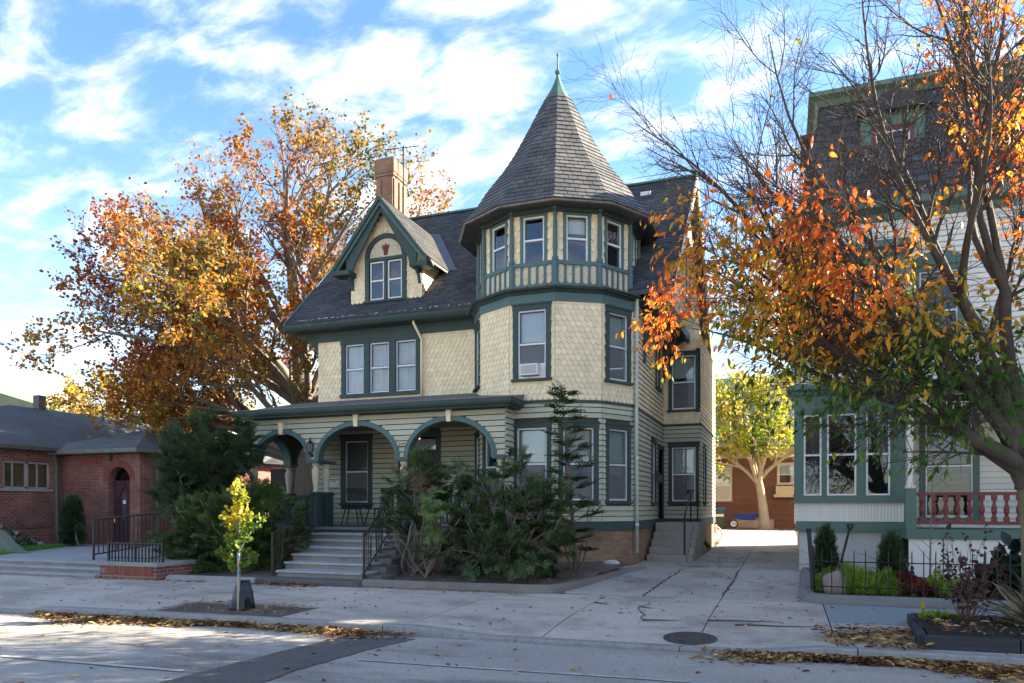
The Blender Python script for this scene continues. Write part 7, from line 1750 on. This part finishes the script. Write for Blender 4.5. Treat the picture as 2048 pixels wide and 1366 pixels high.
# twiggy reddish shrub in the bed
tw_ = thing('twiggy_shrub', (2.0, 10.1, .24), 'twiggy purple brown shrub with few leaves in the timber bed', 'shrub'); rr_ = random.Random(5); T = Tree(44); Ps = []
for i in range(22):
    a = rr_.uniform(0, 6.28); e = Vector((2.0+.42*math.cos(a)*rr_.uniform(.3, 1), 10.1+.4*math.sin(a), rr_.uniform(.6, 1.45))); pp = branch_pts(rr_, (2.0+.06*math.cos(a), 10.1+.06*math.sin(a), .2), e, 5, .06); T.limb(pp, .008, .002, 4)
    T.sub(pp, .006, .002, 0, [dict(n=5, len=.22, ang=(20, 50), up=.2, seg=3, r=.003, sides=3, r2=.001)], lambda p: True)
T.mb.build('stems', mat('purple_twig', (.10, .05, .045), (.15, .085, .07), 8, .85), tw_)
P, D, U = twig_leaves(rr_, T.twigs, 6, lambda p: .9 if p.z < .95 else .45, .1, .8); scatter('leaves', LEAFW_T, LEAFW_F, P, basis(D, U), nr.uniform(.04, .075, len(P)), leaf_mat('purple_leaf', [(.035, .02, .024), (.06, .03, .032), (.11, .05, .035)], .2, 3, .5, .4), tw_, kind='stuff')
wl_ = thing('bare_sapling', (1.95, 13.0, .25), 'bare grey sapling with spreading twigs behind the fence', 'tree'); T = Tree(45); pp = branch_pts(T.r, (2.1, 13.0, .2), (2.13, 13.0, 2.1), 6, .01); T.limb(pp, .018, .005, 6); T.sub(pp, .015, .005, 0, [dict(n=12, len=.5, ang=(50, 80), up=.1, seg=4, r=.006, sides=4, r2=.0015), dict(n=3, len=.2, ang=(30, 60), seg=3, r=.003, sides=3, r2=.001)], lambda p: True); T.mb.build('branches', mat('grey_twig', (.16, .15, .15), (.12, .11, .11), 8, .85), wl_)
# feathery grass by the trunk
GRB = [(-.02, 0, 0), (.02, 0, 0), (.016, .4, .06), (.012, .75, .0), (0, 1, -.12), (-.012, .75, .0), (-.016, .4, .06)]; GRF_ = [(0, 1, 2, 6), (6, 2, 3, 5), (5, 3, 4, 4)]
GRF_ = [(0, 1, 2), (0, 2, 6), (6, 2, 3), (6, 3, 5), (5, 3, 4)]
clump('fountain_grass', 'drooping fountain grass at the foot of the street tree', (2.75, 9.85, .22), .12, .12, .2, 260, leaf_mat('grass_blade', [(.05, .05, .03), (.10, .085, .05), (.28, .21, .12)], .2, 4, .6, .5), .6, 8, (GRB, GRF_), up=.9, cat='grass', sp=1.5)
clump('green_groundcover', 'small bright green plant at the corner of the timber bed', (1.78, 10.25, .24), .22, .16, .1, 120, LIME, .06, 9)
pm = thing('plant_marker', (1.58, 10.3, .24), 'small yellow oval marker at the corner of the timber bed', 'marker')
mb = MB(); mb.prism([(1.58+.03*math.cos(t), .38+.07*math.sin(t)) for t in [2*math.pi*q/16 for q in range(16)]], 10.29, 10.31); mb.build('plate', mat('marker_yellow', (.40, .30, .04), (.16, .13, .03), 22, .5), pm); mb = MB(); mb.tube([(1.58, 10.3, .2), (1.58, 10.3, .34)], .01, 5); mb.build('stake', BLACK, pm)

# ---- the staked young tree with watering bag
sp_ = thing('street_sapling', (-7.36, 8.62, .12), 'young staked ginkgo with yellow green leaves in the pavement pit', 'tree'); T = Tree(77); r = T.r
b = Vector((-7.40, 8.64, .12)); pp = branch_pts(r, b, b+Vector((.02, 0, 1.86)), 8, .006); mb = MB(); mb.tube(pp, [.022-.016*i/8 for i in range(9)], 8); mb.build('trunk', mat('pale_grey_bark', (.36, .33, .29), (.27, .245, .21), 9, .85, .3, 40), sp_, smooth=True)
for (dx, dy, z0, z1) in ((.34, .05, .95, 1.42), (-.26, -.05, .85, .95), (.16, .1, .85, .88), (-.12, .1, 1.35, 1.6), (.20, -.05, 1.3, 1.5), (-.25, .0, 1.25, 1.45), (-.10, -.08, 1.0, 1.15), (.08, -.06, 1.55, 1.75)):
    q = branch_pts(r, (b.x, b.y, z0), (b.x+dx, b.y+dy, z1), 5, .05, .04); T.limb(q, .009, .003, 5); T.sub(q, .006, .002, 0, [dict(n=5, len=.10, ang=(30, 70), seg=2, r=.003, sides=3, r2=.0015, t0=.2)], lambda p: True); T.twigs.append(q)
for i in range(44): z = r.uniform(.72, 1.98); q = branch_pts(r, (b.x, b.y, z), (b.x+r.uniform(-.15, .15), b.y+r.uniform(-.14, .14), z+r.uniform(0, .07)), 2, .05); T.limb(q, .003, .0015, 3); T.twigs.append(q)
T.mb.build('branches', MATS['pale_grey_bark'], sp_)
FAN_T = [(0, 0, 0), (-.42, .62, .06), (-.25, .86, 0), (-.04, .92, .05), (0, .8, .02), (.04, .92, .05), (.25, .86, 0), (.42, .62, .06)]; FAN_F = [(0, 2, 1), (0, 3, 2), (0, 4, 3), (0, 5, 4), (0, 6, 5), (0, 7, 6)]
P, D, U = twig_leaves(r, T.twigs, 13, lambda p: .95, .2, 1.0); P = P+nr.normal(0, .018, P.shape); gk = leaf_mat('ginkgo_leaf', [(.10, .18, .025), (.20, .27, .035), (.40, .36, .03), (.52, .40, .03)], .4, 2.2, .5, .25); add_height_term(gk, .9, 1.7, -.45, .12)
scatter('leaves', FAN_T, FAN_F, P, basis(D, U), nr.uniform(.05, .085, len(P)), gk, sp_, kind='stuff')
sk_ = thing('tree_stake', (-7.33, 8.56, .12), 'thin wooden stake with blue bands tied to the young tree', 'stake'); mb = MB(); mb.box(-7.345, -7.315, 8.545, 8.575, .0, .95); mb.build('pole', mat('weathered_pine', (.36, .30, .24), (.28, .23, .19), 6, .8, .2, 30, stretch=(1, 1, .2)), sk_)
for z in (.66, .88): mb = MB(); mb.box(-7.347, -7.313, 8.543, 8.577, z, z+.03); mb.build('band', mat('blue_tape', (.04, .22, .55), None, 4, .5), sk_)
bgm = bmesh.new(); bmesh.ops.create_cone(bgm, cap_ends=True, segments=36, radius1=.215, radius2=.10, depth=.46)
bmesh.ops.subdivide_edges(bgm, edges=[e for e in bgm.edges if abs(e.verts[0].co.z-e.verts[1].co.z) > .1], cuts=9)
for v in bgm.verts:
    t = (v.co.z+.23)/.46; a = math.atan2(v.co.y, v.co.x); k = 1+.10*math.sin(5*a+3*t)+.22*mnoise.noise((math.cos(a)*1.6, math.sin(a)*1.6, t*3))+.10*mnoise.noise((math.cos(a)*4, math.sin(a)*4, t*7)); bulge = 1+.18*math.sin(math.pi*t); v.co.x *= k*bulge; v.co.y *= k*bulge*.8; v.co.x += .03*t
me = bpy.data.meshes.new('watering_bag'); bgm.to_mesh(me); bgm.free(); me.polygons.foreach_set('use_smooth', [True]*len(me.polygons)); me.materials.append(mat('dark_teal_vinyl', (.004, .009, .014), (.007, .014, .02), 5, .4, .25, 30, spec=.4))
wbg = bpy.data.objects.new('watering_bag', me); COL.objects.link(wbg); wbg.location = (-7.36, 8.68, .33); wbg.scale = (.82, .82, .95); tag(wbg, 'dark green tree watering bag wrapped round the young tree', 'bag')

# ---- fallen leaves
LIT = leaf_mat('fallen_leaf', [(.06, .03, .016), (.12, .055, .025), (.22, .10, .035), (.34, .17, .06), (.42, .25, .09), (.50, .34, .14)], .1, 3, .7, .5)
def litter(name, label, P, ls, seed, tilt=.35):
    rg_ = np.random.default_rng(seed); n = len(P); a = rg_.uniform(0, 2*np.pi, n); D = np.stack([np.cos(a), np.sin(a), rg_.normal(0, tilt*.5, n)], 1); U = np.stack([rg_.normal(0, tilt, n), rg_.normal(0, tilt, n), np.ones(n)], 1)
    return tag(scatter(name, LEAF_T, LEAF_F, P, basis(D, U), ls*rg_.uniform(.35, 1.25, n), LIT), label, 'leaves', kind='stuff')
rg_ = np.random.default_rng(77)
def strip_pts(n, x0, x1, yf, spread, zf, pile=.03, fn=None):
    x = rg_.uniform(x0, x1, n); wv_ = np.array([.25+1.5*max(0, mnoise.noise((q*1.1, 3.3, spread*9))+.35) for q in x]); o = np.abs(rg_.normal(0, spread, n))*wv_; y = np.array([yf(q) for q in x])-o
    h = np.exp(-(o/spread)**2)*pile*rg_.uniform(.2, 1, n); z = np.array([zf(a, b_) for a, b_ in zip(x, y)])+.012+h; p = np.stack([x, y, z], 1)
    if fn is not None: p = p[np.array([rg_.random() < fn(a)*(.45+.9*max(0, mnoise.noise((a*1.7, 7.7, 0))+.4)) for a in x])]
    return p
zroad = lambda x, y: .004
P1 = strip_pts(7000, -10.4, -4.3, lambda x: sk(x, 8.14), .20, zroad, .05, lambda x: .35+.65*smooth((x+10.4)/1.6)*smooth((-4.2-x)/1.5))
litter('gutter_leaves', 'brown fallen leaves heaped along the left kerb', P1, .085, 1)
P2 = strip_pts(6000, -.9, 4.6, lambda x: sk(x, 8.14), .20, zroad, .05, lambda x: .15+.85*smooth((x+.9)/1.2))
litter('gutter_leaves', 'brown fallen leaves heaped along the right kerb', P2, .095, 2)
P3 = np.concatenate([strip_pts(1100, -11.5, -8.0, lambda x: 11.5, .14, walk_z, .03), strip_pts(160, -7.4, -4, lambda x: 11.62, .08, walk_z, .01)])
litter('pavement_leaves', 'fallen leaves along the edging below the hedge and steps', P3, .07, 3)
x = rg_.uniform(.35, 1.36, 900); y = rg_.uniform(8.6, 9.9, 900); k = (x-.2)/1.2 > rg_.uniform(0, 1, 900)*np.abs(y-9.15)/.5; x, y = x[k], y[k]
litter('pavement_leaves', 'heap of tan fallen leaves beside the timber bed', np.stack([x, y, np.array([walk_z(a, b_) for a, b_ in zip(x, y)])+.012+rg_.uniform(0, .03, len(x))], 1), .095, 4)
x = rg_.uniform(1.5, 4.4, 900); y = rg_.uniform(8.95, 10.5, 900); k = rg_.uniform(0, 1, 900) < np.clip(1.2-(x-1.5)/1.6, .12, 1); x, y = x[k], y[k]
litter('bed_leaves', 'fallen leaves lying on the dark mulch of the timber bed', np.stack([x, y, np.full(len(x), .275)+rg_.uniform(0, .02, len(x))], 1), .095, 5)
x = rg_.uniform(-11, 3.5, 330); y = rg_.uniform(4.2, 8.0, 330); Pa = np.stack([x, y, np.full(330, .016)], 1)
x = rg_.uniform(-13, 3, 300); y = np.array([sk(a, rg_.uniform(8.4, 11.6)) for a in x]); Pb = np.stack([x, y, np.array([walk_z(a, b_) for a, b_ in zip(x, y)])+.012], 1)
x = rg_.uniform(-3.2, .3, 200); y = rg_.uniform(12, 30, 200); Pc = np.stack([x, y, np.array([drive_z(b_) for b_ in y])+.022], 1)
litter('scattered_leaves', 'single leaves scattered over road, pavement and driveway', np.concatenate([Pa, Pb, Pc]), .085, 6)
x = rg_.uniform(-8.5, -6.5, 420); y = np.array([sk(a, rg_.uniform(8.4, 9.36)) for a in x]); litter('pit_leaves', 'small dry leaves on the soil of the tree pit', np.stack([x, y, np.array([walk_z(a, b_) for a, b_ in zip(x, y)])+.03], 1), .055, 7)
x = rg_.uniform(-7.1, -3.7, 600); y = rg_.uniform(11.95, 14.5, 600); litter('bed_leaves', 'dry leaves on the bare soil under the yews', np.stack([x, y, np.array([bed_z(a, b_) for a, b_ in zip(x, y)])+.04], 1), .06, 8)
x = rg_.uniform(-4, 1, 900); y = rg_.uniform(37.5, 42.3, 900); litter('yard_leaves', 'fallen leaves under the yard tree at the end of the driveway', np.stack([x, y, np.array([drive_z(b_) for b_ in y])+.02], 1), .1, 9)
# fallen sticks
for i, (x, y, a, l_) in enumerate([(-.5, 9.9, .15, .9), (-.1, 9.7, .05, 1.0), (-2.6, 10.9, -.5, .3), (-1.9, 10.7, -.6, .25), (-1.5, 9.7, .2, .5)]):
    labs = ['dark bent stick on the pavement near the manhole', 'long thin stick on the pavement before the right garden', 'short stick on the pavement near the bed corner', 'short dark twig lying on the crossing slab', 'thin twig beside the manhole cover']
    z = walk_z(x, y)+.012; pts = branch_pts(random.Random(i), (x-l_/2*math.cos(a), y-l_/2*math.sin(a), z), (x+l_/2*math.cos(a), y+l_/2*math.sin(a), z), 5, .03); 
    for p in pts: p.z = walk_z(p.x, p.y)+.014
    mb = MB(); mb.tube(pts, [.012, .011, .010, .008, .006, .003], 5); tag(mb.build('fallen_stick', TWIG), labs[i], 'stick')
